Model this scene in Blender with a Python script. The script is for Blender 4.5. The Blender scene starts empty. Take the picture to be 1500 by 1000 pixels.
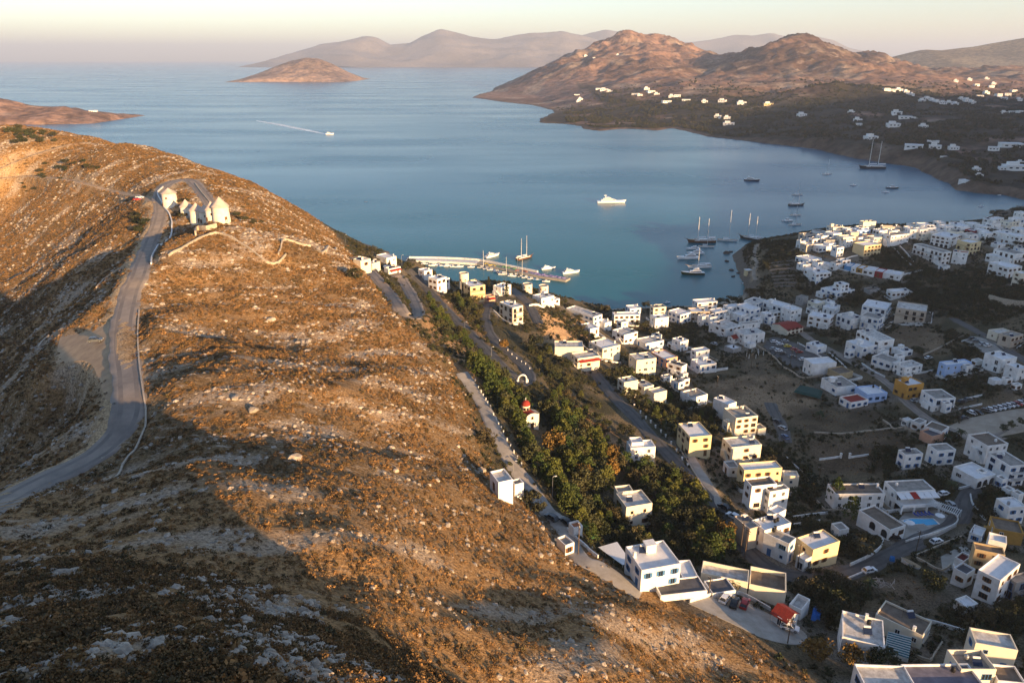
import bpy, bmesh, math, random
import numpy as np
from mathutils import Vector, Matrix

# ---------------------------------------------------------------- camera
SC = bpy.context.scene
C = SC.collection
FPX, PW, PH = 1083.0, 1500.0, 1000.0          # focal length and frame of the photograph, in its pixels
EYE = 160.0                                    # height of the castle terrace above the sea
PITCH = math.radians(20.9)
CP, SP = math.cos(PITCH), math.sin(PITCH)
cam_d = bpy.data.cameras.new('camera')
cam_d.sensor_width = 36.0
cam_d.lens = 36.0 * FPX / PW
cam_d.clip_start = 0.5
cam_d.clip_end = 120000
cam = bpy.data.objects.new('camera', cam_d)
C.objects.link(cam)
cam.location = (0, 0, EYE)
cam.rotation_euler = (math.pi / 2 - PITCH, 0, 0)
SC.camera = cam

# ---------------------------------------------------------------- light
SUN_AZ = math.radians(38)       # behind the camera, to its right
SUN_EL = math.radians(9.5)
SUN_DIR = Vector((math.sin(SUN_AZ) * math.cos(SUN_EL), -math.cos(SUN_AZ) * math.cos(SUN_EL), math.sin(SUN_EL)))
sun_d = bpy.data.lights.new('sun', 'SUN')
sun_d.energy = 5.0
sun_d.angle = math.radians(0.5)
sun_d.color = (1.0, 0.64, 0.31)
sun = bpy.data.objects.new('sun', sun_d)
C.objects.link(sun)
sun.rotation_euler = SUN_DIR.to_track_quat('Z', 'Y').to_euler()
world = bpy.data.worlds.new('World')
SC.world = world
world.use_nodes = True
wn = world.node_tree
sky = wn.nodes.new('ShaderNodeTexSky')
sky.sky_type = 'NISHITA'
sky.sun_disc = False
sky.sun_elevation = SUN_EL
sky.sun_rotation = math.atan2(SUN_DIR.x, SUN_DIR.y)
sky.altitude = 100
sky.air_density = 1.0
sky.dust_density = 0.5
sky.ozone_density = 3.0
bg = wn.nodes['Background']
bg.inputs['Strength'].default_value = 0.12
tint = wn.nodes.new('ShaderNodeMix'); tint.data_type = 'RGBA'; tint.blend_type = 'MULTIPLY'; tint.inputs['Factor'].default_value = 1
tint.inputs[7].default_value = (1.0, .85, .80, 1)
wn.links.new(sky.outputs['Color'], tint.inputs[6]); wn.links.new(tint.outputs[2], bg.inputs['Color'])
SC.view_settings.view_transform = 'Standard'
SC.view_settings.look = 'None'
SC.view_settings.gamma = 1
SC.view_settings.use_curve_mapping = False
SC.view_settings.exposure = 1.64
SC.cycles.max_bounces = 5
SC.cycles.diffuse_bounces = 3
SC.cycles.glossy_bounces = 2
SC.cycles.transparent_max_bounces = 4
SC.cycles.volume_bounces = 0

# ---------------------------------------------------------------- projecting the photograph's points onto the land
def ray(px, py):
    x = (px - PW / 2) / FPX
    y = (py - PH / 2) / FPX
    return np.array([x, CP - y * SP, -(SP + y * CP)])
def at_depth(px, py, d):
    p = ray(px, py) * d
    return np.array([p[0], p[1], p[2] + EYE])
def at_level(px, py, z=0.0):
    r = ray(px, py)
    return at_depth(px, py, (z - EYE) / r[2])

# ---------------------------------------------------------------- noise
_T = np.random.RandomState(7).rand(256, 256)
def vnoise(x, y):
    xi = np.floor(x).astype(int); yi = np.floor(y).astype(int)
    fx = x - xi; fy = y - yi
    fx = fx * fx * (3 - 2 * fx); fy = fy * fy * (3 - 2 * fy)
    a = _T[xi & 255, yi & 255]; b = _T[(xi + 1) & 255, yi & 255]
    c = _T[xi & 255, (yi + 1) & 255]; d = _T[(xi + 1) & 255, (yi + 1) & 255]
    return (a * (1 - fx) + b * fx) * (1 - fy) + (c * (1 - fx) + d * fx) * fy
def fbm(x, y, s, o=4, off=0.0, ridged=False):
    r = 0; amp = 1.0; tot = 0
    x = x / s + off; y = y / s + off * 1.7
    for k in range(o):
        n = vnoise(x, y)
        if ridged: n = 1 - abs(2 * n - 1)
        r = r + amp * n; tot += amp
        amp *= 0.5
        x, y = 1.6 * x + 1.2 * y + 5.2, -1.2 * x + 1.6 * y + 9.1
    return r / tot
def sstep(a, b, x):
    t = np.clip((x - a) / (b - a), 0, 1)
    return t * t * (3 - 2 * t)

def tps(P, Z, lam=2.0):
    P = np.asarray(P, float); Z = np.asarray(Z, float)
    n = len(P); sc = 100.0
    Q = P / sc
    def phi(r2): return 0.5 * r2 * np.log(r2 + 1e-9)
    K = phi(((Q[:, None] - Q[None]) ** 2).sum(-1)) + np.eye(n) * lam * 1e-3
    A = np.zeros((n + 3, n + 3)); A[:n, :n] = K
    A[:n, n] = 1; A[:n, n + 1:] = Q; A[n, :n] = 1; A[n + 1:, :n] = Q.T
    w = np.linalg.solve(A, np.concatenate([Z, np.zeros(3)]))
    def f(X, Y):
        X = X / sc; Y = Y / sc
        r = np.full(X.shape, w[n]) + w[n + 1] * X + w[n + 2] * Y
        for i in range(n):
            r = r + w[i] * phi((X - Q[i, 0]) ** 2 + (Y - Q[i, 1]) ** 2)
        return r
    return f

def inside(poly, X, Y):
    poly = np.asarray(poly); res = np.zeros(X.shape, bool)
    j = len(poly) - 1
    for i in range(len(poly)):
        xi, yi = poly[i][:2]; xj, yj = poly[j][:2]
        if yi != yj:
            c = ((yi > Y) != (yj > Y)) & (X < (xj - xi) * (Y - yi) / (yj - yi) + xi)
            res ^= c
        j = i
    return res
def pdist(pts, X, Y, closed=False):
    d = np.full(X.shape, 1e9)
    n = len(pts)
    for i in range(n if closed else n - 1):
        ax, ay = pts[i][:2]; bx, by = pts[(i + 1) % n][:2]
        dx, dy = bx - ax, by - ay
        t = np.clip(((X - ax) * dx + (Y - ay) * dy) / (dx * dx + dy * dy + 1e-9), 0, 1)
        d = np.minimum(d, (X - ax - t * dx) ** 2 + (Y - ay - t * dy) ** 2)
    return np.sqrt(d)

# ---------------------------------------------------------------- the near land: castle hill, ridge, bay village
# (photo x, photo y, 'd' distance | 'e' elevation, value)
CT = [
 # castle hill and the slope below the camera
 (500,1000,'d',57),(200,1000,'d',44),(0,1000,'d',46),(0,880,'d',75),(250,880,'d',72),(500,900,'d',88),(750,1000,'d',97),
 (900,1000,'d',105),(1000,1000,'d',125),(1180,1000,'d',150),(300,700,'d',125),(0,765,'d',122),(150,760,'d',110),(500,800,'d',113),(400,800,'d',107),(600,800,'d',129),(700,900,'d',116),(400,700,'d',137),
 (600,700,'d',162),(450,600,'d',179),(450,500,'d',245),(300,500,'d',222),(300,600,'d',165),(240,640,'d',158),(600,600,'d',209),
 (700,620,'d',230),(650,530,'d',270),(560,430,'d',310),(600,480,'d',290),(500,375,'d',340),(760,720,'d',205),(700,700,'d',195),
 (870,810,'d',180),(800,800,'d',165),(1010,880,'d',170),(900,880,'d',150),(300,380,'d',288),(450,420,'d',300),(260,450,'d',248),
 # ridge road and the left valley
 (235,290,'d',390),(215,370,'d',290),(200,430,'d',255),(180,500,'d',215),(185,560,'d',190),(190,640,'d',163),(150,690,'d',152),(60,717,'d',144),(0,738,'d',138),
 (120,500,'d',224),(80,540,'d',215),(100,600,'d',216),(0,650,'d',216),(0,560,'d',292),(0,450,'d',375),(100,450,'d',316),(110,380,'d',362),
 (0,370,'d',445),(150,330,'d',406),(0,300,'d',512),(100,280,'d',468),(0,240,'d',520),(200,260,'d',450),(260,255,'d',440),(90,203,'d',560),(0,188,'d',600),(170,215,'d',500),
 (325,322,'d',345),(247,300,'d',380),(400,330,'d',372),(300,330,'d',345),(345,300,'d',385),(450,350,'d',355),
 # hairpin road and the slope behind the ridge
 (595,462,'e',62),(570,430,'e',58),(545,400,'e',54),(523,380,'e',50),(560,392,'e',44),(590,415,'e',45),(610,462,'e',58),
 (605,402,'e',36),(640,440,'e',41),(680,480,'e',40),(720,520,'e',40),(765,550,'e',38),(735,510,'e',37),(712,470,'e',36),(715,440,'e',34),(740,425,'e',32),(765,440,'e',31),(787,475,'e',29),
 (690,436,'e',29),(748,470,'e',31),(770,428,'e',22),(797,435,'e',21),(640,412,'e',12),(570,378,'e',16),(735,430,'e',20),
 (778,625,'e',40),(692,568,'e',52),(720,620,'e',51),(750,680,'e',49),(790,735,'e',47),(830,785,'e',44),(880,830,'e',42),(940,862,'e',41),(1090,890,'e',38),(1150,925,'e',36),
 (930,772,'e',31),(910,590,'e',25),(960,640,'e',25),(1000,690,'e',25),(1050,745,'e',26),(1085,790,'e',27),(1130,825,'e',28),(1200,847,'e',27),
 (1260,832,'e',25),(1320,803,'e',23),(1390,770,'e',21),(1415,740,'e',20),(1420,718,'e',19),(1500,700,'e',18),
 (850,650,'e',35),(900,700,'e',33),(830,575,'e',31),(820,485,'e',25),(860,500,'e',16),(1000,770,'e',30),(1050,830,'e',35),
 # valley floor
 (960,560,'e',11),(1000,600,'e',14),(1060,560,'e',8),(900,470,'e',6),(1000,480,'e',4),(1100,460,'e',4),(1150,445,'e',5),(1100,520,'e',5),(1100,590,'e',9),
 (1200,520,'e',8),(1300,520,'e',12),(1400,520,'e',16),(1500,520,'e',22),(1300,620,'e',13),(1400,620,'e',14),(1500,620,'e',17),(1200,680,'e',15),(1150,640,'e',15),
 (1400,680,'e',17),(1340,770,'e',20),(1250,800,'e',24),(1200,890,'e',31),(1300,870,'e',28),(1300,930,'e',31),(1400,880,'e',29),(1400,1000,'e',35),(1500,850,'e',27),(1500,950,'e',32),(1250,1000,'e',38),
 # hill of houses on the right
 (1105,400,'e',10),(1130,395,'e',14),(1170,358,'e',22),(1200,355,'e',25),(1250,352,'e',28),(1250,390,'e',21),(1290,370,'e',24),(1350,345,'e',31),(1420,345,'e',31),
 (1500,340,'e',36),(1400,390,'e',23),(1450,420,'e',23),(1350,430,'e',14),(1200,420,'e',10),(1250,440,'e',9),(1300,450,'e',9),(1480,440,'e',27),(1400,470,'e',17),(1270,335,'e',32),(1470,322,'e',34),
]
CW = [ # world points outside the frame or hidden: x, y, z
 (0,0,138),(-8,-22,144),(-35,-60,176),(-20,-40,164),(-70,-40,160),(26,0,86),(18,-40,104),(40,5,86),(55,-12,82),(75,-35,78),(33,14,88),(60,-60,98),(70,-20,80),(90,-40,80),(72,50,52),(100,-100,100),(60,20,72),(10,48,87),(20,36,86),(3,60,87.5),(-60,10,118),(-25,15,128),(-110,0,108),(-120,60,98),(-200,0,92),(-200,90,78),
 (150,-20,70),(200,60,48),(260,150,34),(330,250,26),(420,380,26),(150,90,46),(90,60,46),(230,-80,60),(350,0,50),(480,200,40),(560,420,45),(640,560,48),(-350,200,38),(-450,300,48),(-450,500,72),(-440,660,98),(-460,150,55),(-300,-150,80),(0,-200,120),(200,-220,80),(500,-100,60),(640,200,50),
 (-450,800,55),(-350,760,45),(-215,600,48),(-110,500,44),(-60,430,48),(-10,470,22),(-300,700,60),(-90,580,8),(-200,700,10),(-350,840,8),
 (300,720,-6),(450,740,-4),(600,790,2),(560,640,30),(640,700,24),
]
pts, zs = [], []
for px, py, k, v in CT:
    p = at_depth(px, py, v) if k == 'd' else at_level(px, py, v)
    pts.append(p[:2]); zs.append(p[2])
for x, y, z in CW:
    pts.append((x, y)); zs.append(z)
land = tps(pts, zs)
GS = 2.5
GX0, GX1, GY0, GY1 = -460.0, 650.0, -230.0, 930.0
gx = np.arange(GX0, GX1 + .1, GS); gy = np.arange(GY0, GY1 + .1, GS)
NX, NY = len(gx), len(gy)
X, Y = np.meshgrid(gx, gy)                    # [row y, col x]
Zb = land(X, Y)
SHORE_PX = [(590,388),(608,393),(630,406),(670,425),(720,433),(790,446),(830,453),(870,456),(920,451),(1000,448),(1050,444),(1085,436),(1091,422),(1085,407),(1079,392),(1074,374),(1088,362),(1130,354),(1160,349),(1200,341),(1300,333),(1400,327),(1436,322),(1460,314),(1480,306),(1530,296)]
shore = [(-470, 930), (-350, 880), (-235, 770), (-150, 690), (-110, 640)] + [tuple(at_level(*p)[:2]) for p in SHORE_PX] + [(700, 850), (700, -300), (-470, -300)]
ins = inside(shore, X, Y)
sd = pdist(shore[:-3], X, Y)
sd = np.where(ins, sd, -sd) + 5 * (fbm(X, Y, 14, 3, 3) - .5)
beach = sstep(40, 90, X) * (1 - sstep(160, 175, X)) * (Y < 560)
rise = np.where(beach > .5, 0.12, 0.9)
Zb = np.where(sd > 0, np.minimum(np.maximum(Zb, 1.2), 0.15 + sd * rise + np.where(beach > .5, sd * sd * .01, 0)), np.maximum(-9, sd * .5))
HILL_PX = [(-300,150),(0,183),(90,198),(175,213),(260,253),(330,288),(400,328),(500,373),(520,385),(560,430),(600,470),(650,530),(690,600),(700,625),(712,690),(760,722),(870,812),(1010,884),(1180,1003)]
def tooth(px, py): return at_level(px, py, 60)[:2]
def hz(x, y):
    """height of the land at world x, y"""
    fx = min(max((x - GX0) / GS, 0), NX - 1.001); fy = min(max((y - GY0) / GS, 0), NY - 1.001)
    i, j = int(fx), int(fy); fx -= i; fy -= j
    return float((Zb[j, i] * (1 - fx) + Zb[j, i + 1] * fx) * (1 - fy) + (Zb[j + 1, i] * (1 - fx) + Zb[j + 1, i + 1] * fx) * fy)
def ground(px, py, h=0.0, near=20.0, far=1400.0):
    """first point on the ray through a photo point lying h above the land"""
    r = ray(px, py); d = near
    while d < far:
        if EYE + r[2] * d - h <= hz(r[0] * d, r[1] * d):
            lo, hi = d - max(1.0, d * .006), d
            for _ in range(14):
                m = (lo + hi) / 2
                if EYE + r[2] * m - h <= hz(r[0] * m, r[1] * m): hi = m
                else: lo = m
            d = hi
            return np.array([r[0] * d, r[1] * d, EYE + r[2] * d])
        d += max(1.0, d * .006)
    return at_level(px, py, 0)

# local relief: rock ribs on the hill, gentle unevenness below
HILL = np.array([at_depth(*p)[:2] for p in [(0,150,900),(-20,185,760),(90,200,720),(175,213,680),(262,252,620),(330,287,560),(400,327,560),(500,371,480),(530,388,430),(560,429,330),(600,468,292),(650,528,274),(690,598,242),(702,626,231),(714,690,205),(760,718,207),(872,808,183),(1010,880,172),(1180,1000,152)]] + [(60, 60), (10, -60), (-500, -60), (-600, 400)])
hill = sstep(-6, 8, np.where(inside(HILL, X, Y), 1, -1) * pdist(HILL, X, Y, True))
rough = fbm(X, Y, 30, 4, 1.0, True) - .5
rough2 = fbm(X * .8 + Y * .6, Y * .35 - X * .45, 9, 3, 4.0) - .5
crag = sstep(34, 8, Y) * sstep(12, 30, np.hypot(X, Y))      # lumps added behind the camera to break up the hill's shadow edge
Zb = Zb + (sd > 3) * (hill * (rough * (5.0 + 22 * crag) + rough2 * (2.2 + 16 * crag)) + (1 - hill) * (fbm(X, Y, 25, 3, 8) - .5) * 1.2 * sstep(5, 40, sd))
# cut bank above the hairpin road, where the hill ends in bare rock
def carve(line, hw, soft=5.0, lift=0.0):
    """level the land along a road: line = world points with heights"""
    global Zb
    bw = np.full(X.shape, 1e9); bz = np.zeros(X.shape)
    for k in range(len(line)):
        x, y, z = line[k]
        i0 = int((x - hw - soft - GX0) / GS); i1 = int((x + hw + soft - GX0) / GS) + 2
        j0 = int((y - hw - soft - GY0) / GS); j1 = int((y + hw + soft - GY0) / GS) + 2
        i0 = max(i0, 0); j0 = max(j0, 0)
        d = (X[j0:j1, i0:i1] - x) ** 2 + (Y[j0:j1, i0:i1] - y) ** 2
        s = d < bw[j0:j1, i0:i1]
        bw[j0:j1, i0:i1][s] = d[s]; bz[j0:j1, i0:i1][s] = z
    bw = np.sqrt(bw)
    t = sstep(hw + .8, hw + soft, bw)
    Zb = np.where(bw < hw + soft, bz * (1 - t) + Zb * t, Zb)
def catmull(P, step=1.5):
    P = [np.array(p, float) for p in P]
    out = []
    Q = [2 * P[0] - P[1]] + P + [2 * P[-1] - P[-2]]
    for i in range(1, len(Q) - 2):
        n = max(2, int(np.linalg.norm(Q[i + 1] - Q[i]) / step))
        for k in range(n):
            t = k / n
            a, b, c, d = Q[i - 1:i + 3]
            out.append(.5 * (2 * b + (c - a) * t + (2 * a - 5 * b + 4 * c - d) * t * t + (3 * b - a - 3 * c + d) * t ** 3))
    out.append(P[-1])
    return np.array(out)
def smooth_z(L, n=40):
    z = L[:, 2].copy()
    for _ in range(n):
        z[1:-1] = (z[:-2] + z[1:-1] * 2 + z[2:]) / 4
    L[:, 2] = z
    return L
def road_line(px, n=60):
    return smooth_z(catmull([ground(*p) for p in px]), n)

ROADS = {
 'ridge': ([(-60,768),(-20,748),(20,731),(62,713),(112,690),(150,664),(177,630),(188,592),(187,550),(181,510),(182,470),(192,430),(205,394),(220,358),(231,330),(236,308),(234,290),(238,278),(250,268),(268,262),(281,266),(294,279),(308,297),(320,312)], 3.5),
 'hairpin': ([(521,378),(532,387),(546,401),(568,428),(586,450),(600,463),(610,465),(612,455),(604,435),(590,412),(576,396),(564,388)], 2.8),
 'middle': ([(590,391),(600,397),(612,410),(628,426),(652,452),(681,481),(706,506),(732,533),(754,553),(768,562),(776,553),(768,538),(752,522),(734,507),(718,489),(711,466),(716,445),(727,431),(745,424),(762,432),(777,450),(789,474)], 2.5),
 'upper': ([(676,546),(692,568),(710,600),(730,640),(751,680),(776,716),(800,746),(822,776),(846,802),(876,827),(906,849),(940,869)], 2.1),
 'valley': ([(862,535),(880,558),(900,582),(927,608),(956,641),(986,674),(1016,708),(1045,742),(1070,775),(1090,800),(1122,826),(1162,841),(1206,846),(1246,838),(1282,823),(1320,804),(1360,787),(1393,771),(1410,752),(1414,732),(1427,718),(1452,711),(1500,702),(1580,690)], 2.7),
 'village': ([(1150,470),(1186,496),(1224,517),(1262,538),(1299,560),(1330,590),(1358,613),(1398,632),(1440,645),(1500,628),(1580,615)], 2.2),
 'dead_end': ([(1128,590),(1138,612),(1147,630),(1151,648)], 2.6),
 'right': ([(1570,560),(1500,527),(1462,503),(1425,482),(1395,466)], 2.6),
}
LINES = {}
for k in ROADS:
    px, hw = ROADS[k]
    LINES[k] = road_line(px)
for k in ROADS:
    carve(LINES[k], ROADS[k][1], 6.0 if k != 'ridge' else 5.0)
PATHS = {'headland': ([(1109,358),(1105,368),(1106,378),(1110,386),(1104,398),(1107,410)], 1.6),
         'lane': ([(1004,655),(1022,687),(1040,716),(1056,744)], 1.7),
         'hilltop': ([(-10,252),(20,238),(55,225),(85,216),(104,211)], 2.0),
         'hillside': ([(-5,262),(40,258),(90,262),(130,270),(165,280),(205,288),(222,295)], 1.8)}
for k in PATHS:
    LINES[k] = road_line(PATHS[k][0], 30); carve(LINES[k], PATHS[k][1], 3.5)

def patch_plane(px, lift=0.0):
    P = np.array([ground(*p) for p in px])
    A = np.c_[P[:, :2], np.ones(len(P))]
    c, *_ = np.linalg.lstsq(A, P[:, 2], rcond=None)
    return P, c
PATCH_PX = {
 'car_park': [(1008,884),(1062,868),(1085,876),(1132,902),(1150,907),(1182,930),(1166,945),(1120,935),(1080,915)],
 'village_car_park': [(1118,507),(1136,494),(1215,524),(1180,540),(1150,533)],
 'gravel_lot': [(1388,625),(1425,612),(1510,597),(1520,626),(1440,642),(1405,640)],
 'pull_off': [(88,496),(128,478),(160,470),(172,500),(166,540),(158,580),(140,560),(112,540),(80,520)],
 'pool_deck': [(1312,768),(1325,752),(1372,745),(1400,758),(1401,772),(1375,786),(1335,792),(1318,784)],
 'street_corner': [(1378,815),(1410,800),(1425,812),(1418,824),(1385,838)],
 'right_lot': [(1408,500),(1432,493),(1470,510),(1452,521)],
}
PATCH = {}
for k, px in PATCH_PX.items():
    P, c = patch_plane(px)
    m = inside(P, X, Y); d = pdist(P, X, Y, True)
    t = np.where(m, 0, sstep(0.5, 5, d))
    Zb = Zb * t + (c[0] * X + c[1] * Y + c[2]) * (1 - t)
    PATCH[k] = (P, c)

# ---------------------------------------------------------------- materials
def mat(name, col, rough=.85, var=.12, scale=1.5, col2=None, bump=0.0, metal=0.0, spec=.3, coord='Object', obj_var=0.0):
    m = bpy.data.materials.new(name); m.use_nodes = True
    nt = m.node_tree; b = nt.nodes['Principled BSDF']
    b.inputs['Roughness'].default_value = rough; b.inputs['Metallic'].default_value = metal
    b.inputs['Specular IOR Level'].default_value = spec
    tc = nt.nodes.new('ShaderNodeTexCoord')
    n1 = nt.nodes.new('ShaderNodeTexNoise'); n1.inputs['Scale'].default_value = scale; n1.inputs['Detail'].default_value = 5; n1.inputs['Roughness'].default_value = .65
    nt.links.new(tc.outputs[coord], n1.inputs['Vector'])
    rmp = nt.nodes.new('ShaderNodeValToRGB')
    c2 = col2 if col2 else tuple(c * (1 - 2.2 * var) for c in col)
    rmp.color_ramp.elements[0].position = .32; rmp.color_ramp.elements[1].position = .62
    rmp.color_ramp.elements[0].color = (*c2, 1); rmp.color_ramp.elements[1].color = (*col, 1)
    nt.links.new(n1.outputs['Fac'], rmp.inputs['Fac'])
    out = rmp.outputs['Color']
    if obj_var > 0:
        oi = nt.nodes.new('ShaderNodeObjectInfo'); mr = nt.nodes.new('ShaderNodeMapRange')
        mr.inputs['To Min'].default_value = 1 - obj_var; mr.inputs['To Max'].default_value = 1 + obj_var
        nt.links.new(oi.outputs['Random'], mr.inputs['Value'])
        mx = nt.nodes.new('ShaderNodeVectorMath'); mx.operation = 'SCALE'
        nt.links.new(out, mx.inputs[0]); nt.links.new(mr.outputs['Result'], mx.inputs['Scale'])
        out = mx.outputs['Vector']
    nt.links.new(out, b.inputs['Base Color'])
    if bump:
        bp = nt.nodes.new('ShaderNodeBump'); bp.inputs['Strength'].default_value = bump; bp.inputs['Distance'].default_value = .1
        nt.links.new(n1.outputs['Fac'], bp.inputs['Height']); nt.links.new(bp.outputs['Normal'], b.inputs['Normal'])
    return m
M = {}
M['white'] = mat('white_lime_paint', (.84, .83, .80), col2=(.66, .63, .58), scale=.45, obj_var=.05)
M['cream'] = mat('cream_paint', (.74, .67, .53), var=.06, scale=.6, obj_var=.04)
M['yellow'] = mat('yellow_paint', (.72, .57, .32), var=.06, scale=.6)
M['orange'] = mat('orange_paint', (.60, .30, .06), var=.08, scale=.6)
M['tan'] = mat('tan_plaster', (.46, .35, .20), var=.1, scale=.6)
M['beige'] = mat('beige_plaster', (.55, .46, .36), var=.1, scale=.6)
M['blue'] = mat('pale_blue_paint', (.38, .52, .76), var=.06, scale=.6)
M['strong_blue'] = mat('blue_paint', (.10, .30, .55), var=.08, scale=.6)
M['peach'] = mat('peach_paint', (.68, .38, .25), var=.08, scale=.6)
M['red_paint'] = mat('red_paint', (.30, .03, .03), var=.1, scale=.6)
M['ochre'] = mat('ochre_paint', (.45, .25, .06), var=.1, scale=.6)
M['grey'] = mat('grey_render', (.34, .33, .31), var=.12, scale=.6)
M['dark_grey'] = mat('dark_grey_render', (.13, .13, .135), var=.12, scale=.6)
M['r_white'] = mat('white_roof_coating', (.74, .73, .72), var=.10, scale=.45)
M['r_grey'] = mat('weathered_concrete_roof', (.34, .31, .27), var=.22, scale=.45, bump=.2)
M['r_brown'] = mat('brown_concrete_roof', (.20, .155, .115), var=.22, scale=.5, bump=.2)
M['r_worn'] = mat('worn_white_roof', (.62, .59, .54), col2=(.28, .25, .22), scale=.55)
M['r_dark'] = mat('dark_roof_felt', (.10, .10, .11), var=.15, scale=.5)
M['r_purple'] = mat('purple_grey_roof', (.19, .175, .21), col2=(.09, .085, .11), scale=.4)
M['r_red'] = mat('red_tile', (.30, .035, .02), col2=(.16, .02, .015), scale=2.5)
M['r_maroon'] = mat('maroon_roof', (.13, .02, .02), var=.15)
M['r_terracotta'] = mat('terracotta', (.45, .16, .07), var=.15)
M['glass'] = mat('dark_window_glass', (.018, .022, .028), rough=.12, var=.1, spec=.5)
M['glass_teal'] = mat('teal_glass', (.02, .09, .11), rough=.15, var=.1, spec=.5)
M['f_white'] = mat('white_joinery', (.7, .7, .68), var=.05)
M['f_blue'] = mat('blue_joinery', (.06, .17, .36), var=.1)
M['f_brown'] = mat('brown_joinery', (.16, .075, .03), var=.1)
M['metal'] = mat('grey_metal', (.35, .36, .37), rough=.45, metal=.6, var=.08)
M['dark_metal'] = mat('dark_metal', (.03, .03, .035), rough=.5, metal=.3, var=.1)
M['black'] = mat('black_plastic', (.015, .015, .016), rough=.45, var=.1)
M['panel'] = mat('solar_panel', (.015, .025, .06), rough=.15, var=.1)
M['wood'] = mat('weathered_wood', (.13, .09, .06), var=.2, scale=3)
M['blue_cloth'] = mat('blue_awning', (.02, .06, .32), var=.1)
M['red_cloth'] = mat('red_awning', (.35, .03, .02), var=.12)
M['white_cloth'] = mat('white_canvas', (.75, .75, .74), var=.04)
M['green_cloth'] = mat('green_netting', (.015, .06, .05), var=.15)
M['asphalt'] = mat('worn_asphalt', (.115, .108, .10), col2=(.07, .066, .063), scale=.25, bump=.1)
M['asphalt_pale'] = mat('sun_bleached_asphalt', (.29, .24, .195), col2=(.185, .155, .13), scale=.16, bump=.1)
M['concrete'] = mat('pale_concrete', (.36, .33, .29), col2=(.25, .225, .19), scale=.3, bump=.1)
M['gravel'] = mat('pale_gravel', (.40, .33, .25), col2=(.28, .22, .16), scale=.2, bump=.2)
M['dirt'] = mat('pale_dirt', (.46, .32, .19), col2=(.33, .22, .13), scale=.3, bump=.3)
M['stone'] = mat('pale_stone_wall', (.50, .42, .32), col2=(.28, .23, .17), scale=1.6, bump=.5)
M['w_wall'] = mat('whitewashed_wall', (.74, .73, .70), col2=(.5, .48, .44), scale=.8)
M['rock_dark'] = mat('sea_rock', (.10, .085, .07), col2=(.035, .03, .028), scale=.5, bump=.6)
M['rock'] = mat('limestone', (.44, .37, .29), col2=(.20, .165, .13), scale=1.2, bump=.5, obj_var=.25)
M['lawn'] = mat('green_lawn', (.03, .09, .03), var=.2, scale=2)
M['bark'] = mat('bark', (.10, .07, .05), var=.2, scale=4)
M['pool'] = mat('pool_water', (.02, .36, .62), rough=.06, var=.03, scale=.4, spec=.5)

# ---------------------------------------------------------------- mesh helpers
class MB:
    def __init__(s): s.v = []; s.f = []; s.m = []
    def quad(s, a, b, c, d, mi=0):
        n = len(s.v); s.v += [a, b, c, d]; s.f.append((n, n + 1, n + 2, n + 3)); s.m.append(mi)
    def poly(s, P, mi=0):
        n = len(s.v); s.v += list(P); s.f.append(tuple(range(n, n + len(P)))); s.m.append(mi)
    def box(s, x0, x1, y0, y1, z0, z1, mi=0, bottom=False):
        n = len(s.v)
        s.v += [(x0, y0, z0), (x1, y0, z0), (x1, y1, z0), (x0, y1, z0), (x0, y0, z1), (x1, y0, z1), (x1, y1, z1), (x0, y1, z1)]
        F = [(0, 1, 5, 4), (1, 2, 6, 5), (2, 3, 7, 6), (3, 0, 4, 7), (4, 5, 6, 7), (3, 2, 1, 0)]
        for f in F:
            s.f.append(tuple(n + k for k in f)); s.m.append(mi)
    def tube(s, a, b, r0, r1=None, n=6, mi=0, caps=True):
        a = Vector(a); b = Vector(b); r1 = r0 if r1 is None else r1
        d = (b - a).normalized(); u = d.orthogonal().normalized(); w = d.cross(u)
        k0 = len(s.v)
        for p, r in ((a, r0), (b, r1)):
            for k in range(n):
                t = 2 * math.pi * k / n
                s.v.append(tuple(p + (u * math.cos(t) + w * math.sin(t)) * r))
        for k in range(n):
            q = (k + 1) % n
            s.f.append((k0 + k, k0 + q, k0 + n + q, k0 + n + k)); s.m.append(mi)
        if caps:
            s.f.append(tuple(k0 + n + k for k in range(n))); s.m.append(mi)
            s.f.append(tuple(k0 + n - 1 - k for k in range(n))); s.m.append(mi)
    def lathe(s, prof, n=20, mi=0, cx=0, cy=0):
        k0 = len(s.v)
        for r, z in prof:
            for k in range(n):
                t = 2 * math.pi * k / n
                s.v.append((cx + r * math.cos(t), cy + r * math.sin(t), z))
        for i in range(len(prof) - 1):
            for k in range(n):
                q = (k + 1) % n
                s.f.append((k0 + i * n + k, k0 + i * n + q, k0 + (i + 1) * n + q, k0 + (i + 1) * n + k)); s.m.append(mi)
    def mesh(s, name, mats, smooth=False):
        me = bpy.data.meshes.new(name)
        me.from_pydata(s.v, [], s.f)
        for m in (mats if isinstance(mats, (list, tuple)) else [mats]): me.materials.append(m)
        if any(s.m): me.polygons.foreach_set('material_index', s.m)
        if smooth: me.polygons.foreach_set('use_smooth', [True] * len(me.polygons))
        me.update()
        return me
    def build(s, name, mats, parent=None, smooth=False):
        return put(s.mesh(name, mats, smooth), name, parent)
def put(me, name, parent=None, loc=(0, 0, 0), rz=0.0, scale=None):
    o = bpy.data.objects.new(name, me); C.objects.link(o)
    o.location = loc
    if rz: o.rotation_euler = (0, 0, rz)
    if scale: o.scale = scale
    if parent: o.parent = parent
    return o
def tag(o, label=None, cat=None, group=None, kind=None):
    if label: o['label'] = label
    if cat: o['category'] = cat
    if group: o['group'] = group
    if kind: o['kind'] = kind
    return o
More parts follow.
